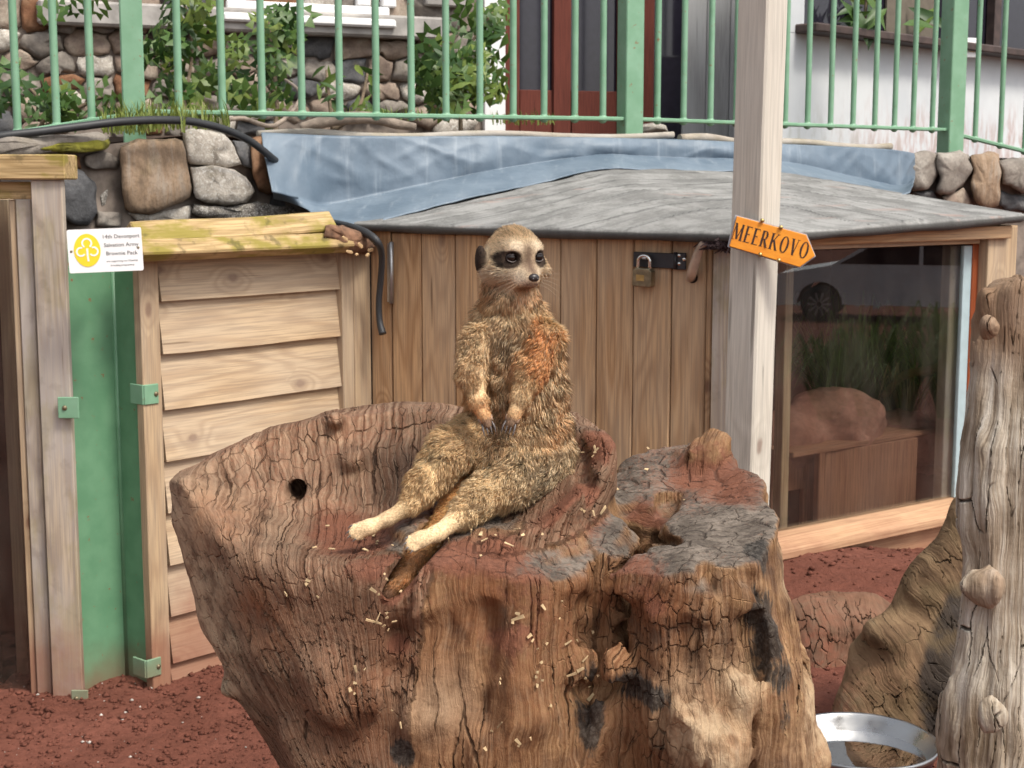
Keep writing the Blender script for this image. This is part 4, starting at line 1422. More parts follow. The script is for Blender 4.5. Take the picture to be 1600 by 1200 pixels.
seeds = []
for r_ in range(-1, 6):
    x = -90 + rs.uniform(-20, 20)
    while x < 830:
        seeds.append((x, 196 - r_ * 33 + rs.uniform(-9, 9) + 12 * x / 790)); x += rs.uniform(34, 80)
AN = 1.7                                        # stones lie flat: cells wider than high
for (x, y) in seeds:
    if y < 22 or y > 205 or x < -70 or x > 745: continue
    poly = [(x - 90, y - 60), (x + 90, y - 60), (x + 90, y + 60), (x - 90, y + 60)]
    for (u, v) in seeds:
        if (u, v) != (x, y) and abs(u - x) < 180 and abs(v - y) < 120:
            dx0, dy0 = u - x, (v - y) * AN * AN
            poly = clip_poly(poly, (x + u) / 2, (y + v) / 2, dx0, dy0)
    if len(poly) < 3: continue
    cx = sum(p[0] for p in poly) / len(poly); cy = sum(p[1] for p in poly) / len(poly)
    poly = [(cx + (p[0] - cx) * (1 - 1.5 / max(8, abs(p[0] - cx) + 4)), cy + (p[1] - cy) * (1 - 1.3 / max(6, abs(p[1] - cy) + 3))) for p in poly]
    stone('stone', poly, posH, .020 + .03 * rs.random(), MAT['st_granite'] if (140 < cx < 195 and 55 < cy < 105) else MAT[rs.choice(mats)], house, rings=3, seg=16, rough=.026, seed=x * .1 + y)
MAT['concrete'] = simple('concrete', (.33, .31, .29), .9, var=.25, vscale=12, bump=.5, bscale=60)
a0 = PL_HOUSE.at(330, 12).z
rail_h('concrete_sill', PL_HOUSE, 60, 694, -3, 36, .10, .22, MAT['concrete'], house, bev=.01)
MAT['upvc'] = simple('white_window_paint', (.80, .80, .80), .35, var=.03, bump=0)
MAT['dkglass'] = simple('dark_window_glass', (.02, .018, .028), .06, spec=.6, var=.1, bump=0)
def window(parent, plane, px0, px1, z0, z1, off, fw, pane=MAT['dkglass'], mat=MAT['upvc'], mull=()):
    o = slab('window_pane', plane, px0 + 4, px1 - 4, z0 + fw * .5, z1, off - .02, .01, pane, parent, bev=0)
    a, b = plane.xy(px0, z0 + fw / 2, off), plane.xy(px1, z0 + fw / 2, off)
    board('window_frame', a, b, UP, fw, .06, mat, parent, bev=.006)
    for px in (px0, px1) + tuple(mull):
        q = plane.xy(px, z0, off)
        board('window_frame', Vector((q.x, q.y, z0 + fw + .0005)), Vector((q.x, q.y, z1)), plane.d, fw * 1.05, .058, mat, parent, bev=.006)
zt_ = PL_HOUSE.at(480, 18, .03).z
window(house, PL_HOUSE, 352, 606, zt_ - .03, 3.0, .03, .06, mull=(566,))
board('window_cill', PL_HOUSE.xy(345, zt_ - .045, .075), PL_HOUSE.xy(614, zt_ - .045, .075), UP, .035, .10, MAT['upvc'], house, bev=.008)
zt2 = PL_HOUSE.at(700, 12, .03).z
window(house, PL_HOUSE, 662, 726, zt2, 3.0, .05, .045, mull=(690,), mat=MAT['concrete'])
slab('white_reveal', PL_HOUSE, 757, 790, 1.35, 3.1, .03, .05, MAT['upvc'], house)

# doors
MAT['doorred'] = wood('red_brown_door_paint', (.15, .04, .027), (.10, .026, .018), ring=20, knots=0, contrast=.3)
dr = thing('door', PL_DOORS.xy(900, 1.45), 'red-brown painted double door with tall dark glass panes behind railing', 'door')
zb = 1.42
for px0, px1 in ((786, 812), (866, 893), (968, 990), (1000, 1024)):
    slab('door_stile', PL_DOORS, px0, px1, zb, 3.1, .03, .06, MAT['doorred'], dr)
zr = PL_DOORS.at(890, 142).z
slab('bottom_panel', PL_DOORS, 812.5, 865.5, zb, zr, .015, .03, MAT['doorred'], dr)
slab('bottom_panel', PL_DOORS, 893.5, 967.5, zb, zr, .015, .03, MAT['doorred'], dr)
slab('window_pane', PL_DOORS, 812, 866, zr, 3.05, .0, .008, MAT['dkglass'], dr, bev=0)
slab('window_pane', PL_DOORS, 893, 968, zr, 3.05, .0, .008, MAT['dkglass'], dr, bev=0)
slab('window_pane', PL_DOORS, 1024, 1068, zb, 3.05, .0, .008, MAT['dkglass'], dr, bev=0)
for px in (968, 1000):
    pass
slab('jamb', PL_DOORS, 990.5, 999.5, zb, 3.1, .0, .05, MAT['dark_inside'], dr)
# grey boards
gpan = thing('cladding', PL_DOORS.xy(1110, 1.45), 'weathered grey vertical cladding beside the dark doorway', 'cladding')
mcl = wood('grey_cladding', (.42, .42, .42), (.28, .28, .28), ring=20, knots=.0, grey=.6, greycol=(.5, .51, .52), contrast=.4)
for px0, px1 in ((1069, 1106), (1107, 1143), (1144, 1182), (1183, 1226)):
    slab('cladding_board', PL_DOORS, px0, px1, 1.36, 3.1, .0, .04, mcl, gpan, bev=.004)
# white rendered wall
white = thing('white_building', PL_WHITE.xy(1400, 1.45), 'white rendered low wall with peeling red patches below dark windows', 'building')
m = NT('peeling_white_render')
wp = m.n('NewGeometry').outputs['Position']
z = m.n('SeparateXYZ', {0: wp}).outputs[2]; xx = m.n('SeparateXYZ', {0: wp}).outputs[0]
pv = m.vmath('MULTIPLY', wp, (7, 7, 2.2))
n1 = m.noise(pv, 1.0, 5, .65); n2 = m.noise(m.vmath('MULTIPLY', wp, (26, 26, 6)), 1.0, 4, .65)
c = m.mix(m.rng(m.noise(wp, 3, 4), .3, .7), (.50, .525, .55), (.60, .62, .635))
low = m.rng(m.math('ADD', z, m.math('MULTIPLY_ADD', n1, .5, -.25)), 1.42, 1.66, 1, 0)
right = m.rng(xx, 1.25, 1.8)
pe = m.math('MULTIPLY', m.math('MULTIPLY', low, right), m.rng(n2, .40, .60))
c = m.mix(m.math('MULTIPLY', pe, .5), c, (.38, .15, .12))
c = m.mix(m.math('MULTIPLY', m.math('MULTIPLY', low, m.rng(n2, .5, .66)), .4), c, (.30, .31, .26))
m.set(color=c, rough=.8, spec=.25, normal=m.bump(n2, .3, .006))
zs1 = PL_WHITE.at(1260, 40).z; zs2 = PL_WHITE.at(1260, 54).z
slab('wall', PL_WHITE, 1222, 1800, 1.1, zs2, .0, .25, m.mat, white, bev=.0)
MAT['dkbrown'] = simple('dark_brown_paint', (.055, .035, .030), .6, var=.3, vscale=20)
a, b = PL_WHITE.xy(1255, (zs1 + zs2) / 2, .04), PL_WHITE.xy(1800, (zs1 + zs2) / 2, .04)
board('window_sill', a, b, UP, zs1 - zs2, .14, MAT['dkbrown'], white, bev=.006)
slab('window_pane', PL_WHITE, 1262, 1800, zs1 + .001, 3.0, -.06, .01, MAT['dkglass'], white, bev=0)
for px0, px1 in ((1226, 1262),):
    slab('pier', PL_WHITE, px0, px1, zs2 + .001, 3.0, .0, .2, m.mat, white)
for px0, px1 in ((1500, 1512), (1560, 1570)):
    slab('window_mullion', PL_WHITE, px0, px1, zs1 + .001, 3.0, -.01, .045, MAT['dkbrown'], white)
# things seen dimly behind the glass: light board
slab('inner_board', PL_WHITE, 1390, 1470, zs1 + .001, 2.9, -.045, .01, simple('dim_board', (.12, .10, .075), .8), white, bev=0)
# small notice
q = PL_WHITE.at(1515.5, 74, .075)
s = q.y / FPX
note = board('notice', q - PL_WHITE.d * 15 * s - UP * .004, q + PL_WHITE.d * 15 * s, UP, 29 * s, .02, MAT['upvc'], None, bev=.003)
tag(note, 'small cream notice plate fixed to the dark sill beside the railing post', 'sign')
Mn = Matrix.Translation(q + PL_WHITE.n * .0108) @ frame(PL_WHITE.d, UP)
if (Mn.to_3x3() @ UP).dot(PL_WHITE.n) < 0: Mn = Mn @ Matrix.Rotation(math.pi, 4, 'Y')
my = simple('faded_yellow_print', (.62, .46, .20), .5, bump=0)
for k in range(3):
    prism('faded_print_line', [(-7 * s, (3 - 5 * k) * s), (7 * s, (3 - 5 * k) * s), (7 * s, (5.5 - 5 * k) * s), (-7 * s, (5.5 - 5 * k) * s)], .0005, my, note, Mn)

# pebble and dead roots along the terrace foot
sb = stone('boulder', [(1000, 196), (1020, 190), (1042, 196), (1044, 206), (1000, 207)], lambda a, b, c: P(a, b, 5.35 - c), .07, MAT['st_granite'], None, seed=77, rings=3)
tag(sb, 'pale boulder lying under the railing beside the middle post', 'stone')
MAT['root'] = simple('grey_root', (.26, .21, .17), .9, var=.3, vscale=30, bump=.6)
rt = tube('dead_root', PY([(470, 200, 4.5), (500, 192, 4.5), (530, 186, 4.52), (580, 184, 4.55), (620, 194, 4.6), (650, 198, 4.6)]), [.014, .018, .02, .018, .016, .010], MAT['root'], seg=8)
tag(rt, 'thick grey dead root lying on the terrace under the railing', 'root')
rt = tube('dead_root', PY([(330, 205, 4.25), (350, 190, 4.3), (380, 185, 4.4), (430, 196, 4.4), (470, 150, 4.6), (440, 120, 4.9)]), [.005, .006, .007, .007, .006, .004], MAT['root'], seg=8)
tag(rt, 'thin bare stem looping up behind the railing', 'stem')

# ------------------------------------------------------------------ climbing plants on the house wall
def leaf_mat(name, c0, c1):
    m = NT(name)
    rv = m.n('ObjectInfo').outputs['Random']
    oc = m.n('TexCoord').outputs['Object']
    c = m.mix(rv, c0, c1)
    c = m.mix(m.rng(m.noise(oc, 30, 3), .4, .7, 0, .4), c, tuple(x * .6 for x in c0))
    m.set(color=c, rough=.45, spec=.4)
    tl = m.n('BsdfTranslucent', {'Color': c})
    mx = m.n('MixShader', {0: .25, 1: m.bsdf.outputs[0], 2: tl.outputs[0]})
    m.t.links.new(mx.outputs[0], m.out.inputs[0])
    return m.mat


MAT['leaf'] = leaf_mat('fig_leaf', (.028, .075, .016), (.095, .175, .034))
MAT['leafy'] = leaf_mat('young_leaf', (.09, .16, .03), (.20, .26, .05))
MAT['stem'] = simple('brown_stem', (.15, .11, .07), .85, var=.3)


def fig_leaf():
    prof = [(0, -.5), (.12, -.42), (.34, -.40), (.26, -.22), (.50, -.05), (.30, .02), (.40, .30), (.17, .20), (.0, .56)]
    R_ = prof; L_ = [(-x, y) for x, y in prof[::-1]][1:-1]
    out = R_ + L_
    V = [(x, y, -.16 * abs(x) - .35 * max(0, y) ** 2 * .6) for x, y in out]
    V += [(0, -.3, .04), (0, 0, .05), (0, .25, .02)]
    n_ = len(out); c0 = n_
    F = []
    for i in range(n_):
        a, b = i, (i + 1) % n_
        ym = (out[a][1] + out[b][1]) / 2
        c = c0 if ym < -.2 else (c0 + 1 if ym < .15 else c0 + 2)
        F.append((a, b, c))
    F += [(c0, c0 + 1, 2), (c0 + 1, c0, n_ - 3)] if False else []
    me = bpy.data.meshes.new('leaf'); me.from_pydata(V, [], F); me.update()
    me.polygons.foreach_set('use_smooth', [True] * len(F))
    return me


def lance_leaf():
    out = [(0, -.5), (.10, -.25), (.13, 0), (.09, .28), (0, .55), (-.09, .28), (-.13, 0), (-.10, -.25)]
    V = [(x, y, .10 * abs(x) * 2 - .25 * y * y) for x, y in out] + [(0, 0, 0)]
    F = [(i, (i + 1) % 8, 8) for i in range(8)]
    me = bpy.data.meshes.new('leaf'); me.from_pydata(V, [], F); me.update()
    me.polygons.foreach_set('use_smooth', [True] * len(F))
    return me


LEAVES = {}
for nm, fn in (('fig', fig_leaf), ('lance', lance_leaf)):
    for mt in ('leaf', 'leafy'):
        me = fn(); me.materials.append(MAT[mt]); LEAVES[nm, mt] = me


def plant(label, stems, blobs, seed, kind='fig', young=.25, size=(34, 60)):
    """stems: pixel paths (px,py,Y); blobs: (px,py,rx,ry,Y,count)"""
    rs = random.Random(seed)
    root = P(*stems[0][0])
    pl = thing('climbing_plant' if kind == 'fig' else 'leafy_plant', root, label, 'plant')
    for st_ in stems:
        tube('stem', PY(st_), [.009 * (1 - .6 * i / len(st_)) for i in range(len(st_))], MAT['stem'], pl, seg=6)
    for (x, y, rx, ry, Y, cnt) in blobs:
        for _ in range(max(3, int(cnt * .66))):
            while True:
                u, v = rs.uniform(-1, 1), rs.uniform(-1, 1)
                if u * u + v * v < 1: break
            Yl = Y + rs.uniform(-.14, .14)
            p = P(x + u * rx, y + v * ry, Yl)
            sz = rs.uniform(*size) * Yl / FPX
            yaw = rs.uniform(-.9, .9); pit = R(90) + rs.uniform(-.9, .5); rol = rs.uniform(-2.6, 2.6)
            M = Matrix.Translation(p) @ Matrix.Rotation(yaw, 4, 'Z') @ Matrix.Rotation(pit, 4, 'X') @ Matrix.Rotation(rol, 4, 'Z') @ Matrix.Diagonal((sz, sz, sz, 1))
            o = bpy.data.objects.new('leaf', LEAVES[kind, 'leafy' if rs.random() < young else 'leaf'])
            link(o, pl, M)
    return pl


plant('low dark-leaved plant at the foot of the stone wall beside the left railing post', [[(60, 205, 5.3), (70, 170, 5.3), (40, 130, 5.4)], [(60, 205, 5.3), (120, 170, 5.3), (160, 150, 5.3)]], [(60, 165, 70, 30, 5.3, 26), (10, 140, 30, 40, 5.4, 10), (130, 160, 60, 26, 5.3, 18), (110, 15, 50, 16, 5.5, 7)], 1, young=.1)
plant('tall leafy fig growing up past the concrete sill', [[(285, 210, 5.2), (290, 150, 5.3), (300, 80, 5.4), (290, 10, 5.4)], [(290, 150, 5.3), (250, 100, 5.3)]], [(300, 25, 40, 34, 5.35, 24), (262, 75, 36, 40, 5.35, 20), (300, 110, 45, 45, 5.35, 16), (275, 150, 45, 26, 5.3, 14)], 2, young=.3)
plant('bright green leafy plant in front of the sill between railing bars', [[(430, 215, 4.9), (432, 150, 5.0), (425, 80, 5.1), (420, 30, 5.2)], [(432, 150, 5.0), (400, 110, 5.0)]], [(425, 60, 40, 42, 5.05, 26), (390, 90, 42, 42, 5.05, 20), (400, 150, 46, 32, 5.0, 22), (450, 30, 30, 26, 5.1, 8)], 3, young=.45)
plant('straggly small plant low on the stone wall below the white window', [[(520, 205, 5.5), (515, 160, 5.5), (510, 110, 5.6)], [(520, 205, 5.5), (560, 170, 5.5), (575, 110, 5.6)]], [(510, 140, 26, 36, 5.5, 13), (570, 135, 24, 34, 5.5, 13), (545, 168, 50, 16, 5.5, 12)], 4, kind='lance', young=.5, size=(30, 52))
plant('large dense fig bush at the corner of the stone house beside the door', [[(720, 205, 5.7), (720, 150, 5.8), (730, 80, 5.9), (770, 20, 6.0)], [(720, 150, 5.8), (680, 90, 5.8)]], [(700, 90, 46, 46, 5.8, 34), (735, 130, 52, 42, 5.75, 44), (690, 140, 36, 32, 5.75, 18), (765, 70, 26, 40, 5.9, 16), (775, 20, 16, 22, 6.0, 7), (745, 30, 40, 24, 5.95, 12)], 5, young=.25)
plant('spiky leaves of a pot plant seen in the dark window above the white wall', [[(1350, 60, 6.55), (1352, 20, 6.55), (1355, -20, 6.55)]], [(1352, 22, 24, 26, 6.52, 22), (1450, 30, 14, 18, 6.8, 4)], 6, kind='lance', young=.3, size=(40, 80))

# grass and weeds on the wall top
def blades(name, n_, spots, mat, seed, label, cat, hgt=(.03, .09), wid=.0022, lean=.6):
    rs = np.random.RandomState(seed)
    V, F = [], []
    for _ in range(n_):
        x, y, rx, ry, Y = spots[rs.randint(len(spots))]
        p = P(x + rs.uniform(-rx, rx), y + rs.uniform(-ry, ry), Y + rs.uniform(-.06, .06))
        h = rs.uniform(*hgt); a = rs.uniform(0, 6.28); l_ = rs.uniform(.1, lean) * h
        d = Vector((math.cos(a), math.sin(a), 0)); sd_ = Vector((-d.y, d.x, 0)) * wid
        q1 = p + UP * h * .55 + d * l_ * .35; q2 = p + UP * h * (1 - .3 * l_ / h) + d * l_
        i = len(V); V += [p - sd_, p + sd_, q1 + sd_ * .8, q1 - sd_ * .8, q2]
        F += [(i, i + 1, i + 2, i + 3), (i + 3, i + 2, i + 4)]
    o = mesh_obj(name, V, F, mat)
    return tag(o, label, cat, kind='stuff')


MAT['grass'] = leaf_mat('grass_blade', (.10, .17, .03), (.27, .30, .07))
blades('grass', 420, [(235, 200, 55, 8, 3.88), (270, 196, 60, 8, 3.95), (330, 198, 30, 6, 4.1), (200, 206, 40, 6, 3.82)], MAT['grass'], 3, 'tuft of grass and weeds growing on the wall top around the hose', 'grass')
blades('grass', 160, [(590, 186, 70, 5, 4.75), (820, 192, 50, 4, 4.9)], MAT['grass'], 8, 'sparse low weeds along the terrace edge under the bars', 'grass', hgt=(.02, .05))
# ------------------------------------------------------------------ the big stump
def PQ(px, py, Y): return np.array(P(px, py, Y), np.float32)


def sd_col(p, stations, lobes=(), top=None):
    """upright trunk: stations (z, cx, cy, rx, ry) from low to high; lobes (n, amp, phase)"""
    z = p[..., 2]
    st = np.array(stations, np.float32)
    cx, cy, rx, ry = (np.interp(z, st[:, 0], st[:, i]) for i in (1, 2, 3, 4))
    qx = (p[..., 0] - cx) / rx; qy = (p[..., 1] - cy) / ry
    r = np.sqrt(qx * qx + qy * qy) + 1e-6
    a = np.arctan2(qy, qx)
    lim = 1.0
    for n_, am, ph in lobes: lim = lim + am * np.cos(n_ * a + ph + z * 2.0)
    return ((r - lim) * np.minimum(rx, ry) * .9).astype(np.float32)


def plane3(a, b, c):
    """signed distance function of the plane through three points, positive above"""
    n_ = np.cross(b - a, c - a); n_ /= np.linalg.norm(n_)
    if n_[2] < 0: n_ = -n_
    return lambda p: (p - a) @ n_


S_C = np.array([-.135, 1.62], np.float32)                       # plan centre of the flaring bowl
S_R = np.array([P(1072, 900, 1.55).x, 1.56], np.float32)          # plan centre of right trunk
S_M = np.array([P(765, 900, 1.55).x, 1.56], np.float32)
TOP_R = plane3(PQ(960, 912, 1.410), PQ(1208, 815, 1.50), PQ(1030, 722, 1.68))
TOP_M = plane3(PQ(655, 882, 1.455), PQ(905, 912, 1.435), PQ(900, 768, 1.66))


def steps(p, amp, ph):
    q = np.stack([p[..., 0] * 13 + ph, p[..., 1] * 9, p[..., 0] * 0 + ph], -1)
    v = vnoise(q) + .5 * vnoise(q * 2.3) + .12 * vnoise(q * 9)
    f = v * 2.2
    return amp * (np.floor(f) + sstep(.35, .65, f - np.floor(f)) - .5) / 2.2 * 1.4


def stump_parts(p):
    z = p[..., 2]
    wing = sd_col(p, [(-.1, .02, 1.58, .25, .22), (.30, -.02, 1.58, .21, .20), (.56, -.075, 1.58, .155, .165), (.66, -.118, 1.60, .165, .175), (.76, -.132, 1.615, .212, .19), (.86, -.130, 1.62, .236, .20), (.94, -.126, 1.62, .243, .205), (1.05, -.122, 1.62, .240, .205)], [(5, .03, 1.0), (9, .015, .3)])
    cut = z - (.980 + .003 * np.sin(p[..., 0] * 37) + np.minimum(0, (p[..., 0] + .22)) * .30)
    wing = smax(wing, cut, .004)
    scoop = sd_ell(p, (-.145, 1.505, 1.035), (.272, .252, .165))
    wing = smax(wing, -scoop, .007 + .022 * sstep(.93, .88, z))
    tm = sd_col(p, [(-.1, .03, 1.57, .25, .24), (.35, .0, 1.57, .20, .19), (.60, -.018, 1.575, .160, .165), (.80, -.012, 1.57, .130, .150), (1.0, .0, 1.58, .115, .14)], [(7, .035, .6), (11, .025, 2.0), (3, .03, .2)])
    tm = smax(tm, TOP_M(p) + .007 * vnoise(p * 14) + steps(p, .010, 1.0), .010)
    tr = sd_col(p, [(-.1, .19, 1.56, .20, .22), (.50, .19, 1.56, .158, .17), (.65, .187, 1.545, .145, .160), (.75, .187, 1.545, .125, .150), (.85, .183, 1.55, .108, .142), (1.0, .18, 1.56, .095, .135)], [(4, .05, 1.9), (9, .025, .7), (14, .015, .1)])
    tr = smax(tr, TOP_R(p) + .004 * vnoise(p * 16) + steps(p, .005, 7.0) * sstep(.275, .235, p[..., 0]), .0035)
    return wing, tm, tr


def stump_sdf(p, detail=True):
    wing, tm, tr = stump_parts(p)
    d = smin(wing, tm, .022)
    d = smin(d, tr, .012)
    for (c, r) in BUMPS: d = smin(d, sd_ell(p, c, r), .02)
    for (a, b, r1, r2) in CARVE: d = smax(d, -sd_cone(p, a, b, r1, r2), .010)
    return d


LEG_L = [(752, 690, 1.60, 46), (702, 708, 1.560, 33), (666, 752, 1.530, 23), (642, 788, 1.512, 14.5), (606, 811, 1.500, 10), (576, 824, 1.492, 11), (560, 829, 1.489, 8.5)]
LEG_R = [(838, 728, 1.600, 54), (792, 750, 1.560, 39), (750, 782, 1.525, 25), (718, 808, 1.503, 16), (684, 833, 1.476, 11.5), (657, 843, 1.462, 11.5), (647, 847, 1.457, 9)]
TAIL = [(742, 752, 1.572, 17), (706, 792, 1.552, 17), (676, 838, 1.528, 15.5), (652, 870, 1.500, 13.5), (627, 903, 1.475, 12), (604, 932, 1.455, 8.5)]
BUMPS, CARVE = [], []



def hit(px, py, f=None, t0=1.15, t1=2.2):
    r_ = np.array(ray(px, py), np.float32)
    ts = np.arange(t0, t1, .004, dtype=np.float32)
    pts = np.array(CAMP, np.float32) + r_ * ts[:, None]
    d = (f or stump_sdf)(pts)
    k = np.argmax(d < 0)
    return pts[k] if d.min() < 0 else pts[np.argmin(d)]


# bumps: ragged crest, lumps at the foot of the wing, pale burr and roots
BUMPS += [(PQ(1100, 722, 1.67), (.030, .03, .028)), (PQ(1135, 765, 1.655), (.034, .03, .020)), (PQ(1062, 742, 1.69), (.022, .02, .016))]
for (x, y, r1, r2) in ((505, 1052, .022, .020), (535, 1105, .030, .026), (470, 1150, .026, .022), (590, 1085, .022, .024), (640, 1130, .026, .030), (500, 1190, .03, .02), (355, 1075, .012, .010), (690, 1120, .018, .05), (830, 1120, .022, .03), (760, 1180, .025, .03), (640, 940, .015, .03)):
    h_ = hit(x, y); BUMPS.append((h_ + np.array([0, .010, 0], np.float32), (r1, .026, r2)))
for (x, y, r1, r2) in ((1085, 1140, .032, .05), (1150, 1085, .022, .026), (1120, 1170, .025, .03), (1060, 1110, .014, .02)):
    h_ = hit(x, y); BUMPS.append((h_ + np.array([0, .004, 0], np.float32), (r1, .030, r2)))
for (x, y, r_) in ((560, 716, .017), (532, 655, .011)):
    h_ = hit(x, y); BUMPS.append((h_ + np.array([-.004, -.016, .002], np.float32), (r_ * .8, r_ * 1.5, r_ * .7)))
# carved: drilled hole, the rotten gap in the top, clefts, hollow at the foot
h_ = hit(463, 767); CARVE.append((h_ + np.array([0, -.03, 0], np.float32), h_ + np.array([.0, .06, -.006], np.float32), .0112, .0112))
gap = [(952, 792), (985, 800), (1012, 812), (1008, 836), (985, 856), (955, 880), (930, 905)]
gp = [hit(x, y) for x, y in gap]
for a, b, k in zip(gp[:-1], gp[1:], range(9)):
    CARVE.append((a + np.array([0, 0, .004], np.float32), b + np.array([0, 0, .004], np.float32), (.008, .016, .022, .020, .015, .010)[k], (.016, .022, .020, .015, .010, .006)[k]))
    for dz_ in (.03, .06, .09, .12):
        CARVE.append((a - np.array([0, 0, dz_], np.float32), b - np.array([0, 0, dz_], np.float32), .014, .014))
for x0, y0, x1, y1, r_ in ((1035, 800, 1048, 775, .007), (1010, 840, 1060, 850, .0035), (935, 925, 905, 1180, .0045), (640, 890, 600, 1150, .006), (1100, 880, 1110, 925, .003), (1170, 900, 1190, 1060, .005),
                           (920, 775, 905, 700, .008)):
    a = hit(x0, y0); b = hit(x1, y1); n_ = 5
    for k in range(n_):
        t0, t1 = k / n_, (k + 1) / n_
        q0 = hit(x0 + (x1 - x0) * t0 + 6 * math.sin(9 * t0), y0 + (y1 - y0) * t0); q1 = hit(x0 + (x1 - x0) * t1 + 6 * math.sin(9 * t1), y0 + (y1 - y0) * t1)
        CARVE.append((q0, q1, r_ * (.8 + .4 * math.sin(3 * t0) ** 2), r_))
h_ = hit(970, 1160); CARVE.append((h_ + np.array([-.01, .0, .04], np.float32), h_ + np.array([0, .0, -.10], np.float32), .026, .04))


LIMBS = []
for ch, up_ in ((LEG_L[3:], 0), (LEG_R[3:], 0), (TAIL[1:], 0)):      # wood worn away where the feet and the tail lie
    for a, b in zip(ch[:-1], ch[1:]):
        for dy in (0, .025, .05, .08, .11):
            off_ = np.array([.07 * dy, -dy, dy * .28], np.float32)
            LIMBS.append((PQ(*a[:3]) + off_, PQ(*b[:3]) + off_, a[3] * .0007 + .002, b[3] * .0007 + .002))
HS = .0046
Gp, lo = grid((-.42, 1.33, .02), (.44, 1.86, 1.03), HS)
_w, _m, _r = stump_parts(Gp)
Fv = smin(smin(_w, _m, .022), _r, .012)
del _w, _m, _r


def block(c0, c1, pad):
    a = np.minimum(c0, c1) - pad; b = np.maximum(c0, c1) + pad
    i0 = np.clip(((a - lo) / HS).astype(int), 0, None); i1 = np.clip(((b - lo) / HS).astype(int) + 2, 0, Fv.shape)
    return tuple(slice(int(x), int(y)) for x, y in zip(i0, i1))


for (c, r) in BUMPS:
    sl = block(c, c, max(r) + .04); Fv[sl] = smin(Fv[sl], sd_ell(Gp[sl], c, r), .02)
for (a, b, r1, r2) in CARVE:
    sl = block(a, b, max(r1, r2) + .03); Fv[sl] = smax(Fv[sl], -sd_cone(Gp[sl], a, b, r1, r2), .010)
band = np.abs(Fv) < .03
pb = Gp[band]
wv, mv, rv_ = stump_parts(pb)
wm = sstep(-.004, .02, np.minimum(mv, rv_) - wv)                # 1 on the wing
# vertical fluting on the trunk, gentle waves on the wing
flut = fbm(pb * np.array([34, 34, 5], np.float32), 3) - 1.1 * np.abs(vnoise(pb * np.array([21, 21, 3], np.float32))) + .4
wav = fbm(pb * np.array([9, 9, 9], np.float32), 2)
topz = np.minimum(np.abs(TOP_R(pb)), np.abs(TOP_M(pb)))
ragged = fbm(pb * 26, 3)
side = sstep(.006, .03, topz)
Fv[band] += (1 - wm) * (side * (.0075 * flut + .004 * fbm(pb * np.array([80, 80, 9], np.float32), 2)) + .0040 * ragged) + wm * (.005 * wav + .0022 * ragged)
for (a, b, r1, r2) in LIMBS:
    sl = block(a, b, max(r1, r2) + .03); Fv[sl] = smax(Fv[sl], -sd_cone(Gp[sl], a, b, r1 + .002, r2 + .002), .006)
SV, SF_ = surface_nets(Fv, lo, HS)
del Gp, Fv, band, pb, flut, wav, ragged
SN = vnormals(SV, SF_)
wv, mv, rv_ = stump_parts(SV)
wm = (np.minimum(mv, rv_) - wv > .008).astype(np.float32)
isR = (rv_ < mv)
# grain coordinates
xc, zc = P(650, 1330, 1.6).x, P(650, 1330, 1.6).z
ang = np.arctan2(SV[:, 0] - xc, SV[:, 2] - zc); rad = np.hypot(SV[:, 0] - xc, SV[:, 2] - zc)
gu_w, gv_w = ang * .42, rad
cen = np.where(isR[:, None], S_R, S_M)
aT = np.arctan2(SV[:, 0] - cen[:, 0], -(SV[:, 1] - cen[:, 1]))
gu_t, gv_t = aT * .14, SV[:, 2]
topm = (1 - wm) * sstep(.030, .012, np.where(isR, np.abs(TOP_R(SV)), np.abs(TOP_M(SV)))) * sstep(.35, .75, SN[:, 2])
GU = np.where(wm > .5, gu_w, gu_t + 3.0); GVv = np.where(wm > .5, gv_w, gv_t)


def near(px, py, r, stretch=1.0):
    q = hit(px, py)
    d = SV - q
    return np.exp(-((d[:, 0] ** 2 + d[:, 1] ** 2 * .5 + (d[:, 2] / stretch) ** 2) / (r * r)))


soil = np.zeros(len(SV), np.float32)
for (x, y, r_) in ((560, 850, .06), (600, 900, .05), (530, 830, .05), (590, 960, .05), (610, 1000, .04), (700, 870, .05), (780, 870, .04), (880, 790, .05), (1090, 740, .045), (1130, 745, .05), (1150, 765, .04), (920, 790, .04), (940, 690, .05), (1010, 810, .03), (850, 980, .05), (820, 930, .04), (640, 790, .05), (800, 1000, .05), (990, 925, .05)):
    soil = np.maximum(soil, near(x, y, r_))
soil *= sstep(-.2, .5, SN[:, 2]) * .6 + .4
char = np.zeros(len(SV), np.float32)
for (x, y, r_, st_) in ((1185, 860, .016, 2.2), (1200, 990, .022, 2.2), (1175, 950, .012, 2.5), (1215, 1060, .016, 2.0), (1235, 960, .010, 3.0), (1220, 1110, .010, 2.5), (985, 1075, .030, .7), (925, 1110, .018, 3.0), (1020, 1090, .022, .7), (630, 1180, .014, 1.5)):
    char = np.maximum(char, near(x, y, r_, st_))
orange = np.zeros(len(SV), np.float32)
for (x, y, r_) in ((900, 930, .04), (880, 970, .05), (1000, 940, .05), (950, 945, .04), (760, 940, .05), (330, 800, .04), (400, 960, .04)):
    orange = np.maximum(orange, near(x, y, r_))
for (x, y, r_) in ((640, 1040, .07), (560, 1120, .07), (720, 1150, .08), (960, 1010, .065), (980, 1150, .06), (820, 1060, .06)):
    orange = np.maximum(orange, .62 * near(x, y, r_))
pale = np.zeros(len(SV), np.float32)
for (x, y, r_) in ((1085, 1140, .045), (1150, 1085, .03), (1110, 1180, .04), (300, 900, .07), (320, 980, .07), (295, 820, .05), (350, 1040, .05), (690, 1110, .035), (1240, 900, .03), (1265, 1120, .05)):
    pale = np.maximum(pale, near(x, y, r_))

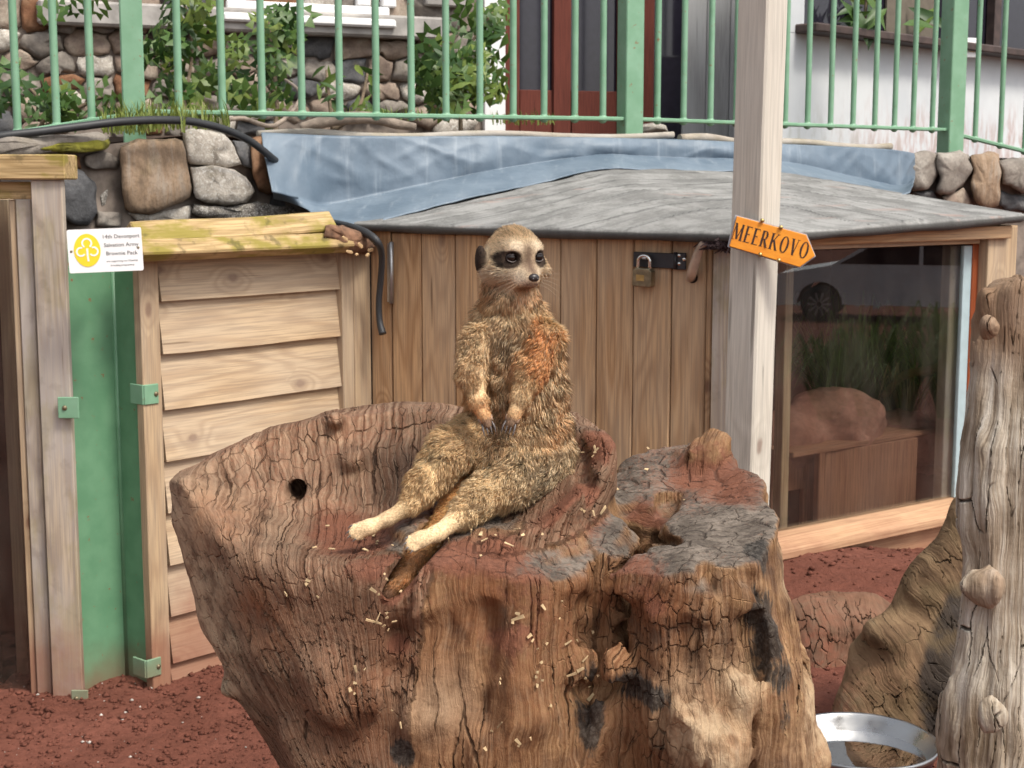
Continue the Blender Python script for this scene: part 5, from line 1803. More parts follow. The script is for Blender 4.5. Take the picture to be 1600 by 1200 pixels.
# material ------------------------------------------------------------
m = NT('weathered_stump_wood')
ga = m.n('Attribute', attribute_name='grain').outputs['Vector']
za = m.n('Attribute', attribute_name='zone'); zz = m.n('SeparateColor', {0: za.outputs['Color']})
zb_ = m.n('SeparateColor', {0: m.n('Attribute', attribute_name='stain_shade').outputs['Color']})
ztop, zsoil, zwing = zz.outputs[0], zz.outputs[1], zz.outputs[2]
zchar, zor, zpale = zb_.outputs[0], zb_.outputs[1], zb_.outputs[2]
wp = m.n('TexCoord').outputs['Object']
nzw = m.n('TexNoise', {'Vector': wp, 'Scale': 16.0, 'Detail': 3.0}).outputs['Color']
nzw2 = m.n('TexNoise', {'Vector': wp, 'Scale': 75.0, 'Detail': 2.0}).outputs['Color']
warp = m.vmath('MULTIPLY', m.vmath('SUBTRACT', nzw, (.5, .5, .5)), (.020, .038, 0))
warp = m.vmath('ADD', warp, m.vmath('MULTIPLY', m.vmath('SUBTRACT', nzw2, (.5, .5, .5)), (.0035, .005, 0)))
gw = m.vmath('ADD', ga, warp)


def cracks(vec, su, sv, w0, w1, rnd_=.9):
    v = m.n('TexVoronoi', {'Vector': m.vmath('MULTIPLY', vec, (su, sv, 0.0)), 'Scale': 1.0, 'Randomness': rnd_}, feature='DISTANCE_TO_EDGE', voronoi_dimensions='2D').outputs['Distance']
    wv_ = m.rng(m.noise(wp, 24, 3, .6), .36, .66, w1 * .15, w1 * 1.6)
    return m.rng(m.math('DIVIDE', m.math('SUBTRACT', v, w0), wv_), 0.0, 1.0, 1, 0)


ck1 = cracks(gw, 105, 44, .002, .045, .72)
ck2 = cracks(m.vmath('ADD', gw, (1.7, .3, 0)), 52, 3.2, .002, .030)
selz = m.rng(m.noise(wp, 11, 2), .40, .58)
zblk = m.n('Attribute', attribute_name='blocky').outputs['Fac']
selw = m.math('MAXIMUM', m.math('MULTIPLY', zwing, m.math('MULTIPLY_ADD', selz, .45, .35)), zblk)
ck1 = m.math('MULTIPLY', ck1, selw)
ck2 = m.math('MULTIPLY', ck2, m.rng(m.noise(wp, 7, 2), .42, .56))
ckT = cracks(m.vmath('ADD', wp, m.vmath('MULTIPLY', warp, (.5, .2, 0))), 34, 80, .01, .08)
fib = m.noise(m.vmath('MULTIPLY', gw, (300, 9, 1)), 1.0, 5, .70)
fibT = m.noise(m.vmath('MULTIPLY', wp, (110, 300, 60)), 1.0, 4, .65)
big = m.noise(wp, 9, 4, .6); mid_ = m.noise(wp, 34, 5, .65); fine = m.noise(wp, 190, 4, .7)
notop = m.math('SUBTRACT', 1.0, ztop)
ck = m.math('MAXIMUM', m.math('MULTIPLY', ck1, .8), ck2)
ck = m.math('MULTIPLY', ck, m.math('SUBTRACT', 1.0, m.math('MULTIPLY', zpale, .4)))
ck = m.math('MULTIPLY', ck, notop)
# colours
cw = m.ramp(m.math('ADD', m.math('MULTIPLY', big, .6), m.math('MULTIPLY', mid_, .4)), [(.37, (.070, .033, .020)), (.46, (.150, .076, .046)), (.55, (.225, .125, .078)), (.66, (.34, .220, .140))])
ct = m.ramp(m.math('ADD', m.math('MULTIPLY', big, .5), m.math('MULTIPLY', mid_, .5)), [(.36, (.070, .028, .013)), (.45, (.165, .076, .032)), (.54, (.29, .155, .068)), (.66, (.45, .29, .15))])
c = m.mix(zwing, ct, cw)
rg = m.n('Attribute', attribute_name='ring').outputs['Fac']
rgn = m.noise(m.n('CombineXYZ', {0: m.math('MULTIPLY', rg, 150.0), 1: m.math('MULTIPLY', big, 3.0), 2: 0.0}).outputs[0], 1.0, 3, .6)
c = m.mix(m.math('MULTIPLY', m.rng(rgn, .42, .66), m.math('MULTIPLY', zwing, .62)), c, (.085, .045, .028))
c = m.mix(m.rng(fib, .40, .66, 0, .72), c, (.075, .034, .016))
c = m.mix(m.rng(fib, .62, .30, 0, .25), c, (.52, .40, .27))
c = m.mix(m.math('MULTIPLY', zpale, m.rng(mid_, .35, .62, .15, .85)), c, (.50, .38, .25))
c = m.mix(m.math('MULTIPLY', zor, m.rng(mid_, .35, .62, .2, .8)), c, (.20, .075, .032))
# end grain on top
ctop = m.mix(m.rng(mid_, .35, .65), (.095, .076, .060), (.20, .165, .135))
ctop = m.mix(m.rng(fibT, .40, .72, 0, .8), ctop, (.045, .034, .029))
c = m.mix(ztop, c, ctop)
# soil dust, with its own ragged outline
sm_ = m.math('ADD', zsoil, m.math('MULTIPLY_ADD', mid_, .9, -.45))
sm_ = m.math('ADD', sm_, m.math('MULTIPLY_ADD', fine, .5, -.25))
sm_ = m.math('ADD', sm_, m.math('MULTIPLY', ck, .25))
sm_ = m.math('SUBTRACT', sm_, m.math('MULTIPLY_ADD', fib, .5, -.25))
smk = m.rng(sm_, .38, .85)
csoil = m.mix(m.rng(fine, .35, .7), (.185, .070, .040), (.105, .040, .024))
c = m.mix(m.math('MULTIPLY', smk, .90), c, csoil)
dust = m.math('MULTIPLY', m.rng(m.math('ADD', m.math('MULTIPLY', big, .5), m.math('MULTIPLY', fine, .5)), .50, .64), .32)
c = m.mix(m.math('MULTIPLY', dust, m.math('SUBTRACT', 1.0, m.math('MULTIPLY', zpale, .8))), c, (.26, .10, .055))
# charred patches
chm = m.rng(m.math('ADD', m.math('ADD', zchar, m.math('MULTIPLY_ADD', mid_, 1.1, -.55)), m.math('MULTIPLY_ADD', fib, .9, -.45)), .36, .62)
c = m.mix(m.math('MULTIPLY', chm, .9), c, m.mix(m.rng(fine, .4, .7), (.022, .019, .017), (.085, .076, .066)))
c = m.mix(m.math('MULTIPLY', ck, m.math('SUBTRACT', .78, m.math('MULTIPLY', smk, .55))), c, (.035, .018, .011))
c = m.mix(m.math('MULTIPLY', m.math('MULTIPLY', ckT, ztop), .5), c, (.03, .02, .016))
# relief
hgt = m.math('MULTIPLY', ck, -1.0)
hgt = m.math('SUBTRACT', hgt, m.math('MULTIPLY', m.math('MULTIPLY', ckT, ztop), .5))
hgt = m.math('ADD', hgt, m.math('MULTIPLY', m.math('MULTIPLY', fib, notop), m.math('MULTIPLY_ADD', zwing, -.45, .9)))
hgt = m.math('ADD', hgt, m.math('MULTIPLY', m.math('MULTIPLY', fibT, ztop), .65))
hgt = m.math('ADD', hgt, m.math('MULTIPLY', mid_, .55))
hgt = m.math('ADD', hgt, m.math('MULTIPLY', fine, .25))
dsp = m.n('Displacement', {'Height': hgt, 'Midlevel': .8, 'Scale': .0046})
m.t.links.new(dsp.outputs[0], m.out.inputs['Displacement'])
m.mat.displacement_method = 'BOTH'
m.set(color=c, rough=m.rng(mid_, .3, .7, .72, .92), spec=.22)
stump = np_mesh('tree_stump', SV, SF_, m.mat, attrs={
    'grain': ('FLOAT_VECTOR', np.stack([GU, GVv, 0 * GU], 1)),
    'zone': ('FLOAT_COLOR', np.stack([topm, soil, wm], 1)),
    'stain_shade': ('FLOAT_COLOR', np.stack([char, orange, pale], 1)),
    'ring': ('FLOAT', np.linalg.norm((SV - PQ(700, 720, 1.66)) * np.array([1, .6, 1.15], np.float32), axis=1)),
    'blocky': ('FLOAT', np.clip(np.maximum.reduce([near(980, 1010, .055), near(1060, 960, .05), near(1100, 1010, .05), near(1010, 1150, .04)]) * 1.3, 0, 1) * (1 - wm))})
ss = stump.modifiers.new('subdivision', 'SUBSURF'); ss.levels = 1; ss.render_levels = 1
tag(stump, 'large weathered cracked stump with flaring bowl and sawn dark top, under the meerkat', 'tree stump')

# chips of wood and straw lying on the stump
rs = np.random.RandomState(21)
V, F = [], []
spots = [(560, 850, 60, 26, 22), (600, 950, 26, 50, 26), (860, 1000, 60, 60, 26), (830, 1050, 50, 40, 18), (900, 1060, 30, 40, 16), (690, 850, 60, 20, 14), (820, 840, 70, 30, 14), (1010, 760, 90, 40, 9), (590, 1090, 40, 60, 14), (760, 1160, 60, 30, 16), (900, 790, 30, 20, 8), (940, 700, 15, 40, 8), (500, 900, 60, 60, 10)]
for (x, y, rx, ry, n_) in spots:
    for _ in range(max(3, n_ // 2)):
        h_ = hit(x + rs.normal(0, rx * .6), y + rs.normal(0, ry * .6))
        if np.min(np.linalg.norm(SV - h_, axis=1)) > .012: continue
        nb = SN[np.argmin(np.linalg.norm(SV - h_, axis=1))]; h_ = SV[np.argmin(np.linalg.norm(SV - h_, axis=1))]
        l_ = .0022 + .007 * rs.rand() ** 2.2 + (.008 if rs.rand() < .05 else 0); w_ = rs.uniform(.0012, .0040)
        a = rs.uniform(0, 6.28)
        d = np.array([math.cos(a), math.sin(a), rs.uniform(-1, 1)]); d = d - nb * (d @ nb) + rs.normal(0, .12, 3); d /= np.linalg.norm(d)
        s_ = np.cross(d, nb); s_ /= np.linalg.norm(s_); t_ = np.cross(s_, d)
        c = h_ + nb * .0035
        i = len(V)
        for sx, sy, sz in ((-1, -1, -1), (1, -.6, -1), (1, .6, -1), (-1, 1, -1), (-1, -1, 1), (1, -.6, 1), (1, .6, 1), (-1, 1, 1)):
            V.append(c + d * l_ * .5 * sx + s_ * w_ * .5 * sy + t_ * .0005 * sz)
        F += [(i, i + 3, i + 2, i + 1), (i + 4, i + 5, i + 6, i + 7), (i, i + 1, i + 5, i + 4), (i + 1, i + 2, i + 6, i + 5), (i + 2, i + 3, i + 7, i + 6), (i + 3, i, i + 4, i + 7)]
chips = mesh_obj('wood_chips', V, F, simple('pale_straw_chip', (.50, .36, .20), .8, var=.4, vscale=60))
tag(chips, 'pale straw chips and splinters scattered over the stump', 'wood chips', kind='stuff')
# ------------------------------------------------------------------ the meerkat
K = .000700                                     # metres per photo pixel at the animal


def chain(p, pts):
    """pts: (px,py,Y,radius px) -> union of tapered capsules"""
    d = None
    for (a, b) in zip(pts[:-1], pts[1:]):
        c = sd_cone(p, PQ(*a[:3]), PQ(*b[:3]), a[3] * K, b[3] * K)
        d = c if d is None else smin(d, c, .006)
    return d


HC = PQ(803, 403, 1.590)
th = R(27)
Hf = np.array([math.sin(th), -math.cos(th), -.10], np.float32); Hf /= np.linalg.norm(Hf)
Hr = np.array([math.cos(th), math.sin(th), 0], np.float32)
Hu = np.cross(Hr, Hf); Hu = Hu / np.linalg.norm(Hu)
if Hu[2] < 0: Hu = -Hu
HM = np.stack([Hr, Hf, Hu], 1)                  # columns: across, forward, up
hp = lambda a, f, u: (HC + Hr * a + Hf * f + Hu * u).astype(np.float32)
NOSE = hp(0, .0470, -.0150)
EYES = [hp(-.0160, .0222, .0042), hp(.0160, .0222, .0042)]
EARS = [hp(-.0385, -.004, -.001), hp(.0350, -.016, -.003)]
ARM_L = [(748, 535, 1.575, 25), (737, 582, 1.552, 19), (748, 628, 1.536, 12), (757, 650, 1.530, 8.5), (762, 664, 1.527, 7)]
ARM_R = [(846, 535, 1.580, 32), (832, 580, 1.556, 21), (814, 622, 1.538, 13), (803, 648, 1.531, 9), (797, 663, 1.527, 7)]


def toes(p, d, pts):
    a, b = PQ(*pts[-2][:3]), PQ(*pts[-1][:3])
    f = (b - a) / np.linalg.norm(b - a)
    s_ = np.cross(f, np.array([0, -1, .3], np.float32)); s_ /= np.linalg.norm(s_)
    for k in range(4):
        t = (k - 1.5) / 1.5
        d = smin(d, sd_cone(p, b - f * .006 + s_ * t * .0045, b + f * (.0085 - .0045 * t * t) + s_ * t * .0062 - np.array([0, 0, .001], np.float32), .0042, .0034), .0016)
    return d


def meer_parts(p):
    t = {}
    tor = sd_ell(p, PQ(833, 728, 1.628), (.049, .050, .046))
    tor = smin(tor, sd_ell(p, PQ(812, 660, 1.612), (.053, .049, .060)), .02)
    tor = smin(tor, sd_ell(p, PQ(803, 585, 1.606), (.051, .046, .055)), .02)
    tor = smin(tor, sd_ell(p, PQ(803, 535, 1.606), (.046, .040, .030)), .02)
    tor = smin(tor, sd_cone(p, PQ(797, 520, 1.605), PQ(799, 440, 1.598), .034, .0255), .018)
    tor = smin(tor, sd_ell(p, PQ(790, 715, 1.580), (.040, .032, .030)), .02)
    t['torso'] = tor
    hd = sd_ell(p, hp(0, -.002, .004), (.0295, .033, .0285), HM)
    hd = smin(hd, sd_ell(p, hp(0, -.004, -.007), (.0365, .027, .0195), HM), .012)        # width between the ears
    hd = smin(hd, sd_ell(p, hp(0, .011, -.010), (.0300, .020, .0165), HM), .010)         # cheeks
    hd = smin(hd, sd_cone(p, hp(0, .014, -.008), hp(0, .0405, -.0160), .0175, .0098), .009)   # muzzle
    hd = smin(hd, sd_ell(p, hp(0, .027, -.0205), (.0135, .017, .0075), HM), .006)        # jaw
    hd = smin(hd, sd_ell(p, hp(0, .019, .0125), (.022, .013, .012), HM), .010)          # brow
    for e in EYES:
        hd = smax(hd, -(np.sqrt(((p - (e + Hf * .005)) ** 2).sum(-1)) - .0058), .004)   # sockets
    t['head'] = hd
    t['ear'] = np.minimum(sd_ell(p, EARS[0], (.0050, .0085, .0158), HM), sd_ell(p, EARS[1], (.0050, .0085, .0158), HM))
    t['arm_l'] = chain(p, ARM_L); t['arm_r'] = chain(p, ARM_R)
    t['leg_l'] = toes(p, chain(p, LEG_L), LEG_L); t['leg_r'] = toes(p, chain(p, LEG_R), LEG_R)
    t['tail'] = chain(p, TAIL)
    return t


def meer_sdf(t):
    d = smin(t['torso'], t['head'], .012)
    d = smin(d, t['ear'], .004)
    for k, s_ in (('leg_l', .012), ('leg_r', .014), ('arm_l', .007), ('arm_r', .009), ('tail', .0012)):
        d = smin(d, t[k], s_)
    return d


HB = .0023
Gp, lo = grid((-.192, 1.395, .825), (.085, 1.70, 1.222), HB)
tt = meer_parts(Gp)
Fv = meer_sdf(tt)
del tt
MV, MF = surface_nets(Fv, lo, HB)
del Gp, Fv
for _ in range(2):                              # light smoothing
    acc = np.zeros_like(MV); cnt = np.zeros(len(MV), np.float32)
    for k in range(4):
        a, b = MF[:, k], MF[:, (k + 1) % 4]
        np.add.at(acc, a, MV[b]); np.add.at(acc, b, MV[a]); np.add.at(cnt, a, 1); np.add.at(cnt, b, 1)
    MV = MV * .5 + .5 * acc / cnt[:, None]
MN = vnormals(MV, MF)


def seg_dir(p, pts):
    """direction of the nearest bone of a chain"""
    best = np.full(len(p), 9.0, np.float32); out = np.zeros_like(p); par = np.zeros(len(p), np.float32)
    for i, (a, b) in enumerate(zip(pts[:-1], pts[1:])):
        A, B = PQ(*a[:3]), PQ(*b[:3]); ba = B - A
        h = np.clip(((p - A) @ ba) / (ba @ ba), 0, 1)
        d = np.linalg.norm(p - A - h[:, None] * ba, axis=1) - (a[3] + (b[3] - a[3]) * h) * K
        m_ = d < best
        best[m_] = d[m_]; out[m_] = ba / np.linalg.norm(ba); par[m_] = (i + h[m_]) / (len(pts) - 1)
    return out, par


def proj(p):
    """photo pixel of world points"""
    q = p - np.array(CAMP, np.float32)
    dep = q[:, 1] * _cp - q[:, 2] * _sp
    return 800 + FPX * q[:, 0] / dep, 600 - FPX * (q[:, 1] * _sp + q[:, 2] * _cp) / dep


def gauss(u, v, cx, cy, rx, ry): return np.exp(-(((u - cx) / rx) ** 2 + ((v - cy) / ry) ** 2))


def fur_fields(p, n_):
    """colour, length and lie of the coat at surface points"""
    t = meer_parts(p)
    keys = ['torso', 'head', 'ear', 'arm_l', 'arm_r', 'leg_l', 'leg_r', 'tail']
    wts = np.stack([np.exp(-np.clip(t[k], -.01, .05) / (.0012 if k == 'ear' else .0032)) * (8.0 if k == 'ear' else 1.0) for k in keys], 1)
    wts /= wts.sum(1, keepdims=True)
    w_ = {k: wts[:, i] for i, k in enumerate(keys)}
    N_ = len(p)
    hl = (p - HC) @ HM                                   # head frame: across, forward, up
    bx = (p[:, 0] - P(805, 600, 1.6).x); bz = (p[:, 2] - P(805, 600, 1.6).z); by = p[:, 1] - 1.605
    # body frame: the animal's belly faces left of the camera
    bf = np.array([-.42, -.91, 0], np.float32)
    front = np.stack([bx, by], 1) @ bf[:2] / .05          # + belly, - back
    sidev = (bx * .91 - by * .42) / .05
    rs = np.random.RandomState(3)
    j = fbm(p * 90, 2)[:, None]; j2 = fbm(p * 33, 2)[:, None]
    # ---- colour
    cream = np.array([.70, .58, .41]); tan = np.array([.58, .46, .31]); rust = np.array([.42, .225, .105]); grey = np.array([.54, .45, .325])
    dark = np.array([.13, .09, .062]); white = np.array([.66, .57, .45])
    back = sstep(.15, -.75, front)[:, None]
    tor = tan * (1 - back) + grey * back
    tor = tor + (cream - tor) * (sstep(.1, .9, front)[:, None] * .55)
    chest = np.exp(-((bz - .045) / .022) ** 2)[:, None] * sstep(-.2, .4, front)[:, None]
    tor = tor + (np.array([.19, .145, .105]) - tor) * chest * .75
    bel = (np.exp(-((sidev + .05) / .30) ** 2) * sstep(.3, .9, front) * sstep(.06, -.01, bz))[:, None]
    tor = tor + (np.array([.26, .18, .115]) - tor) * bel * .7
    lap = (sstep(-.045, -.075, bz) * sstep(.0, .6, front))[:, None]
    tor = tor + (np.array([.64, .49, .31]) - tor) * lap * .85
    shr = (np.exp(-((bx - .034) / .022) ** 2 - ((bz - .055) / .035) ** 2) * sstep(.6, .0, by / .05))[:, None]
    tor = tor + (rust - tor) * shr * np.clip(.34 + 1.4 * j2, 0, .8)
    sl = (np.exp(-((bx + .050) / .016) ** 2 - ((bz + .005) / .05) ** 2))[:, None]
    tor = tor + (np.array([.52, .33, .17]) - tor) * sl * .6
    flank = (np.exp(-((bx - .036) / .020) ** 2 - ((bz + .035) / .030) ** 2) * sstep(.5, -.2, by / .05))[:, None]
    tor = tor + (rust - tor) * flank * np.clip(.45 + 1.2 * j2, 0, .85)
    neck = sstep(.085, .105, bz)[:, None]
    tor = tor + (np.array([.56, .44, .31]) - tor) * neck * .9
    thr = neck * np.exp(-((bx - .012) / .016) ** 2 - ((bz - .092) / .012) ** 2)[:, None]
    tor = tor + (np.array([.33, .16, .09]) - tor) * thr * .7
    # head
    a_, f_, u_ = hl[:, 0], hl[:, 1], hl[:, 2]
    head = np.tile(np.array([.60, .51, .39]), (N_, 1))
    crown = sstep(.006, .022, u_)[:, None]
    head = head + (np.array([.43, .33, .215]) - head) * crown * .75
    brow = (np.exp(-((np.abs(a_) - .013) / .010) ** 2 - ((u_ - .0165) / .006) ** 2) * sstep(.0, .015, f_))[:, None]
    head = head + (np.array([.84, .77, .66]) - head) * brow * .95
    mid = (np.exp(-(a_ / .0065) ** 2) * sstep(.012, .022, f_) * sstep(.022, .004, u_))[:, None]
    head = head + (np.array([.33, .22, .135]) - head) * mid * .8
    muz = sstep(.026, .040, f_)[:, None]
    head = head + (np.array([.56, .475, .385]) - head) * muz * .6
    bridge = (np.exp(-(a_ / .006) ** 2) * sstep(.026, .036, f_) * sstep(-.018, -.006, u_))[:, None]
    head = head + (np.array([.10, .068, .055]) - head) * bridge * .95
    tear = (np.exp(-((np.abs(a_) - .0085 + (f_ - .024) * .25) / .0030) ** 2) * sstep(.018, .024, f_) * sstep(.044, .030, f_) * sstep(-.014, -.004, u_) * sstep(.006, .0, u_))[:, None]
    head = head + (np.array([.15, .10, .075]) - head) * tear * .75
    chin = (sstep(-.0205, -.026, u_) * sstep(.018, .034, f_))[:, None]
    head = head + (np.array([.16, .09, .07]) - head) * chin * .8
    mouth = (np.exp(-((u_ + .0205 + np.abs(a_) * .16) / .0016) ** 2) * sstep(.022, .030, f_))[:, None]
    head = head + (np.array([.10, .06, .05]) - head) * mouth * .85
    chk = (sstep(-.004, -.014, u_) * sstep(.0, .012, f_) * sstep(.006, .012, np.abs(a_)))[:, None]
    head = head + (np.array([.82, .75, .64]) - head) * chk * .9
    for sgn in (-1, 1):
        da = (a_ * sgn - .0168); du = u_ - .0036
        rr_ = np.sqrt(((da - .0008) / np.where(da > 0, .0128, .0092)) ** 2 + ((du + da * .10) / np.where(du > 0, .0082, .0100)) ** 2)
        ep = (sstep(1.14, .96, rr_ + .10 * fbm(p * 260, 1)) * sstep(.002, .010, f_))[:, None]
        head = head + (np.array([.020, .014, .0125]) - head) * ep * .98
    head = head + (np.array([.62, .44, .26]) - head) * (sstep(-.018, -.03, u_) * sstep(.02, .0, f_))[:, None] * .5
    ear = np.tile(np.array([.015, .011, .011]), (N_, 1))
    # limbs
    dl, pl = seg_dir(p, ARM_L); dr_, pr = seg_dir(p, ARM_R); gl, ql = seg_dir(p, LEG_L); gr_, qr = seg_dir(p, LEG_R); td, tp = seg_dir(p, TAIL)
    arml = np.where(pl[:, None] < .3, tan, np.array([.66, .52, .34])); arml = arml + (np.array([.56, .32, .16]) - arml) * sstep(.38, .7, pl)[:, None] * .8
    mr = np.clip(.36 + 1.6 * j2[:, 0] - .5 * sstep(.0, -.02, bx - .030), .05, .95)[:, None]
    armr = rust * mr + np.array([.52, .40, .25]) * (1 - mr)
    armr = armr + (np.array([.66, .52, .34]) - armr) * (sstep(.22, .40, pr) * sstep(.01, -.015, bx - .018))[:, None]
    armr = armr + (np.array([.56, .33, .17]) - armr) * sstep(.55, .8, pr)[:, None] * .6
    for arr, q_ in ((arml, pl), (armr, pr)): arr += (np.array([.14, .10, .09]) - arr) * sstep(.80, .92, q_)[:, None] * .8
    legl = np.array([.66, .52, .33]) * np.ones((N_, 1)); legl = legl + (tan - legl) * (sstep(.0, .25, .35 - ql))[:, None] * .4
    legl = legl + (np.array([.68, .53, .36]) - legl) * sstep(.5, .7, ql)[:, None]
    legr = np.array([.70, .57, .38]) * np.ones((N_, 1)); legr = legr + (grey - legr) * (sstep(.30, .05, qr) * sstep(-.3, .5, sidev))[:, None]
    legr = legr + (np.array([.70, .56, .38]) - legr) * sstep(.5, .7, qr)[:, None]
    tl = np.array([.62, .39, .18]) * np.ones((N_, 1)); tl = tl + (np.array([.30, .155, .075]) - tl) * sstep(.42, .66, tp)[:, None]; tl = tl + (np.array([.085, .045, .03]) - tl) * sstep(.86, 1.0, tp)[:, None]
    cols = dict(torso=tor, head=head, ear=ear, arm_l=arml, arm_r=armr, leg_l=legl, leg_r=legr, tail=tl)
    C = sum(cols[k] * w_[k][:, None] for k in keys)
    C = C * (1 + .34 * j2 + .12 * j) * np.array([1.66, 1.53, 1.33])
    # ---- length (metres)
    bodyl = .0165 + .003 * j2[:, 0]
    headl = .0042 + .0105 * sstep(.016, .030, np.abs(a_)) * sstep(.002, -.012, u_) * sstep(-.012, .004, f_) + .0035 * sstep(.022, .031, u_)
    headl = headl * (1 - .62 * sstep(.020, .036, f_)) * (1 - .55 * ep[:, 0])
    eyed = np.minimum(np.linalg.norm(p - EYES[0], axis=1), np.linalg.norm(p - EYES[1], axis=1))
    headl = headl * sstep(.006, .012, eyed) + .0004
    eard = np.minimum(np.linalg.norm((p - EARS[0]) / np.array([1, 1, 1.4], np.float32), axis=1), np.linalg.norm((p - EARS[1]) / np.array([1, 1, 1.4], np.float32), axis=1))
    headl = headl * (.35 + .65 * sstep(.011, .018, eard))
    neckl = bodyl * (1 - .25 * neck[:, 0])
    L = dict(torso=neckl, head=headl, ear=np.full(N_, .0022), arm_l=.0110 * (1 - .70 * sstep(.2, .75, pl)), arm_r=.0115 * (1 - .70 * sstep(.2, .75, pr)),
             leg_l=.0130 * (1 - .82 * sstep(.38, .60, ql)), leg_r=.0130 * (1 - .82 * sstep(.40, .62, qr)), tail=.0062 * np.ones(N_))
    LEN = sum(L[k] * w_[k] for k in keys)
    # ---- lie of the hair
    down = np.tile(np.array([0, .05, -1.0], np.float32), (N_, 1))
    side_out = np.stack([bx * 6, by * 6, 0 * bx], 1)
    D = dict(torso=down + side_out * .35, head=(p - (NOSE - Hf * .002)) * 25 * np.array([1, 1, .9], np.float32) + np.array([0, 0, -.25], np.float32), ear=down, arm_l=dl, arm_r=dr_, leg_l=gl + np.array([0, 0, -.25], np.float32), leg_r=gr_ + np.array([0, 0, -.35], np.float32), tail=td)
    FL = sum((D[k] / np.maximum(np.linalg.norm(D[k], axis=1, keepdims=True), 1e-6)) * w_[k][:, None] for k in keys)
    FL = FL - n_ * (FL * n_).sum(1, keepdims=True)
    FL /= np.maximum(np.linalg.norm(FL, axis=1, keepdims=True), 1e-6)
    agouti = np.clip(back[:, 0] * w_['torso'] + .6 * w_['leg_r'] * sstep(.35, .05, qr) + .35 * w_['torso'] + .35 * w_['head'] * crown[:, 0], 0, 1)
    soft = w_['head'] + w_['ear']
    return C.astype(np.float32), LEN.astype(np.float32), FL.astype(np.float32), agouti, soft, ep[:, 0]


VC, VL, VF, VA, _, _ = fur_fields(MV, MN)
m = NT('meerkat_skin')
ca_ = m.n('Attribute', attribute_name='coat').outputs['Color']
wp = m.n('TexCoord').outputs['Object']
m.set(color=m.mix(m.rng(m.noise(wp, 500, 3), .3, .7, .0, .5), ca_, (.08, .05, .035)), rough=.8, spec=.15, normal=m.bump(m.noise(wp, 700, 2), .4, .001))
body = np_mesh('meerkat', MV, MF, m.mat, attrs={'coat': ('FLOAT_COLOR', np.clip(VC * (.72 + .1 * np.exp(-(np.linalg.norm(MV - HC, axis=1) / .05) ** 6))[:, None], 0, 1))})
tag(body, 'meerkat sitting upright on the stump, hind legs stretched out, looking to the right', 'meerkat')

# fur: thin tapered strands, joined into one part
tri = np.concatenate([MF[:, [0, 1, 2]], MF[:, [0, 2, 3]]])
ta = np.linalg.norm(np.cross(MV[tri[:, 1]] - MV[tri[:, 0]], MV[tri[:, 2]] - MV[tri[:, 0]]), axis=1) * .5
tc_ = MV[tri].mean(1)
dens = ta * (1 + 1.6 * np.exp(-(np.linalg.norm(tc_ - HC, axis=1) / .048) ** 4)) * np.where(tc_[:, 1] > 1.64, .5, 1.0)
rs = np.random.RandomState(9)
NST = 140000
pick = rs.choice(len(tri), NST, p=dens / dens.sum())
b1, b2 = rs.rand(NST, 1).astype(np.float32), rs.rand(NST, 1).astype(np.float32)
fl_ = (b1 + b2) > 1; b1 = np.where(fl_, 1 - b1, b1); b2 = np.where(fl_, 1 - b2, b2)
t0, t1, t2 = MV[tri[pick, 0]], MV[tri[pick, 1]], MV[tri[pick, 2]]
p0 = t0 + (t1 - t0) * b1 + (t2 - t0) * b2
nn = MN[tri[pick, 0]] * (1 - b1 - b2) + MN[tri[pick, 1]] * b1 + MN[tri[pick, 2]] * b2
nn /= np.linalg.norm(nn, axis=1, keepdims=True)
C, LEN, FL, AG, SOFT, EP = fur_fields(p0, nn)
LEN = LEN * (.55 + .75 * rs.rand(NST)).astype(np.float32)
lat = np.cross(nn, FL)
# coherent tufts
tuft = np.stack([fbm(p0 * 95 + k * 31.7, 2) for k in range(3)], 1)
tuft2 = np.stack([vnoise(p0 * 38 + k * 11.7) for k in range(3)], 1)
rough_ = (1 - .7 * SOFT)[:, None]
d0 = FL * .70 + nn * (.52 - .12 * SOFT[:, None]) + (tuft * .55 + tuft2 * .35) * rough_ + rs.normal(0, .16, (NST, 3)) * (.6 + .4 * rough_)
d0 -= nn * np.minimum(0, (d0 * nn).sum(1, keepdims=True) - .12)
d0 /= np.linalg.norm(d0, axis=1, keepdims=True)
d1 = d0 * .62 + FL * .50 + tuft * .35 * rough_ + np.array([0, 0, -.12], np.float32) + rs.normal(0, .10, (NST, 3))
d1 /= np.linalg.norm(d1, axis=1, keepdims=True)
q0 = p0 - nn * .0006
q1 = q0 + d0 * LEN[:, None] * .5
q2 = q1 + d1 * LEN[:, None] * .55
# neighbouring hairs draw together into tufts
jp = p0 + np.stack([vnoise(p0 * 150 + k * 9.1) for k in range(3)], 1) * .0030
cell = np.floor(jp / .0042).astype(np.int64)
cid = (cell[:, 0] * 73856093) ^ (cell[:, 1] * 19349663) ^ (cell[:, 2] * 83492791)
_, inv = np.unique(cid, return_inverse=True)
nC = inv.max() + 1
cn = np.zeros(nC); np.add.at(cn, inv, 1)
def cmean(a):
    o = np.zeros((nC, 3)); np.add.at(o, inv, a); return (o / cn[:, None])[inv]
pull = (.62 * (1 - SOFT * .75))[:, None] * rs.uniform(.5, 1.2, (NST, 1)).clip(0, 1)
q2 = q2 + (cmean(q2) - q2) * pull
q1 = q1 + (cmean(q1) - q1) * pull * .45
cvar = rs.normal(0, 1, nC)[inv][:, None]
rad0 = np.clip(LEN * .030, .00012, .00044)[:, None]
e1 = np.cross(d0, nn + rs.normal(0, .2, (NST, 3))); e1 /= np.maximum(np.linalg.norm(e1, axis=1, keepdims=True), 1e-6)
e2 = np.cross(d0, e1)
Vs = []
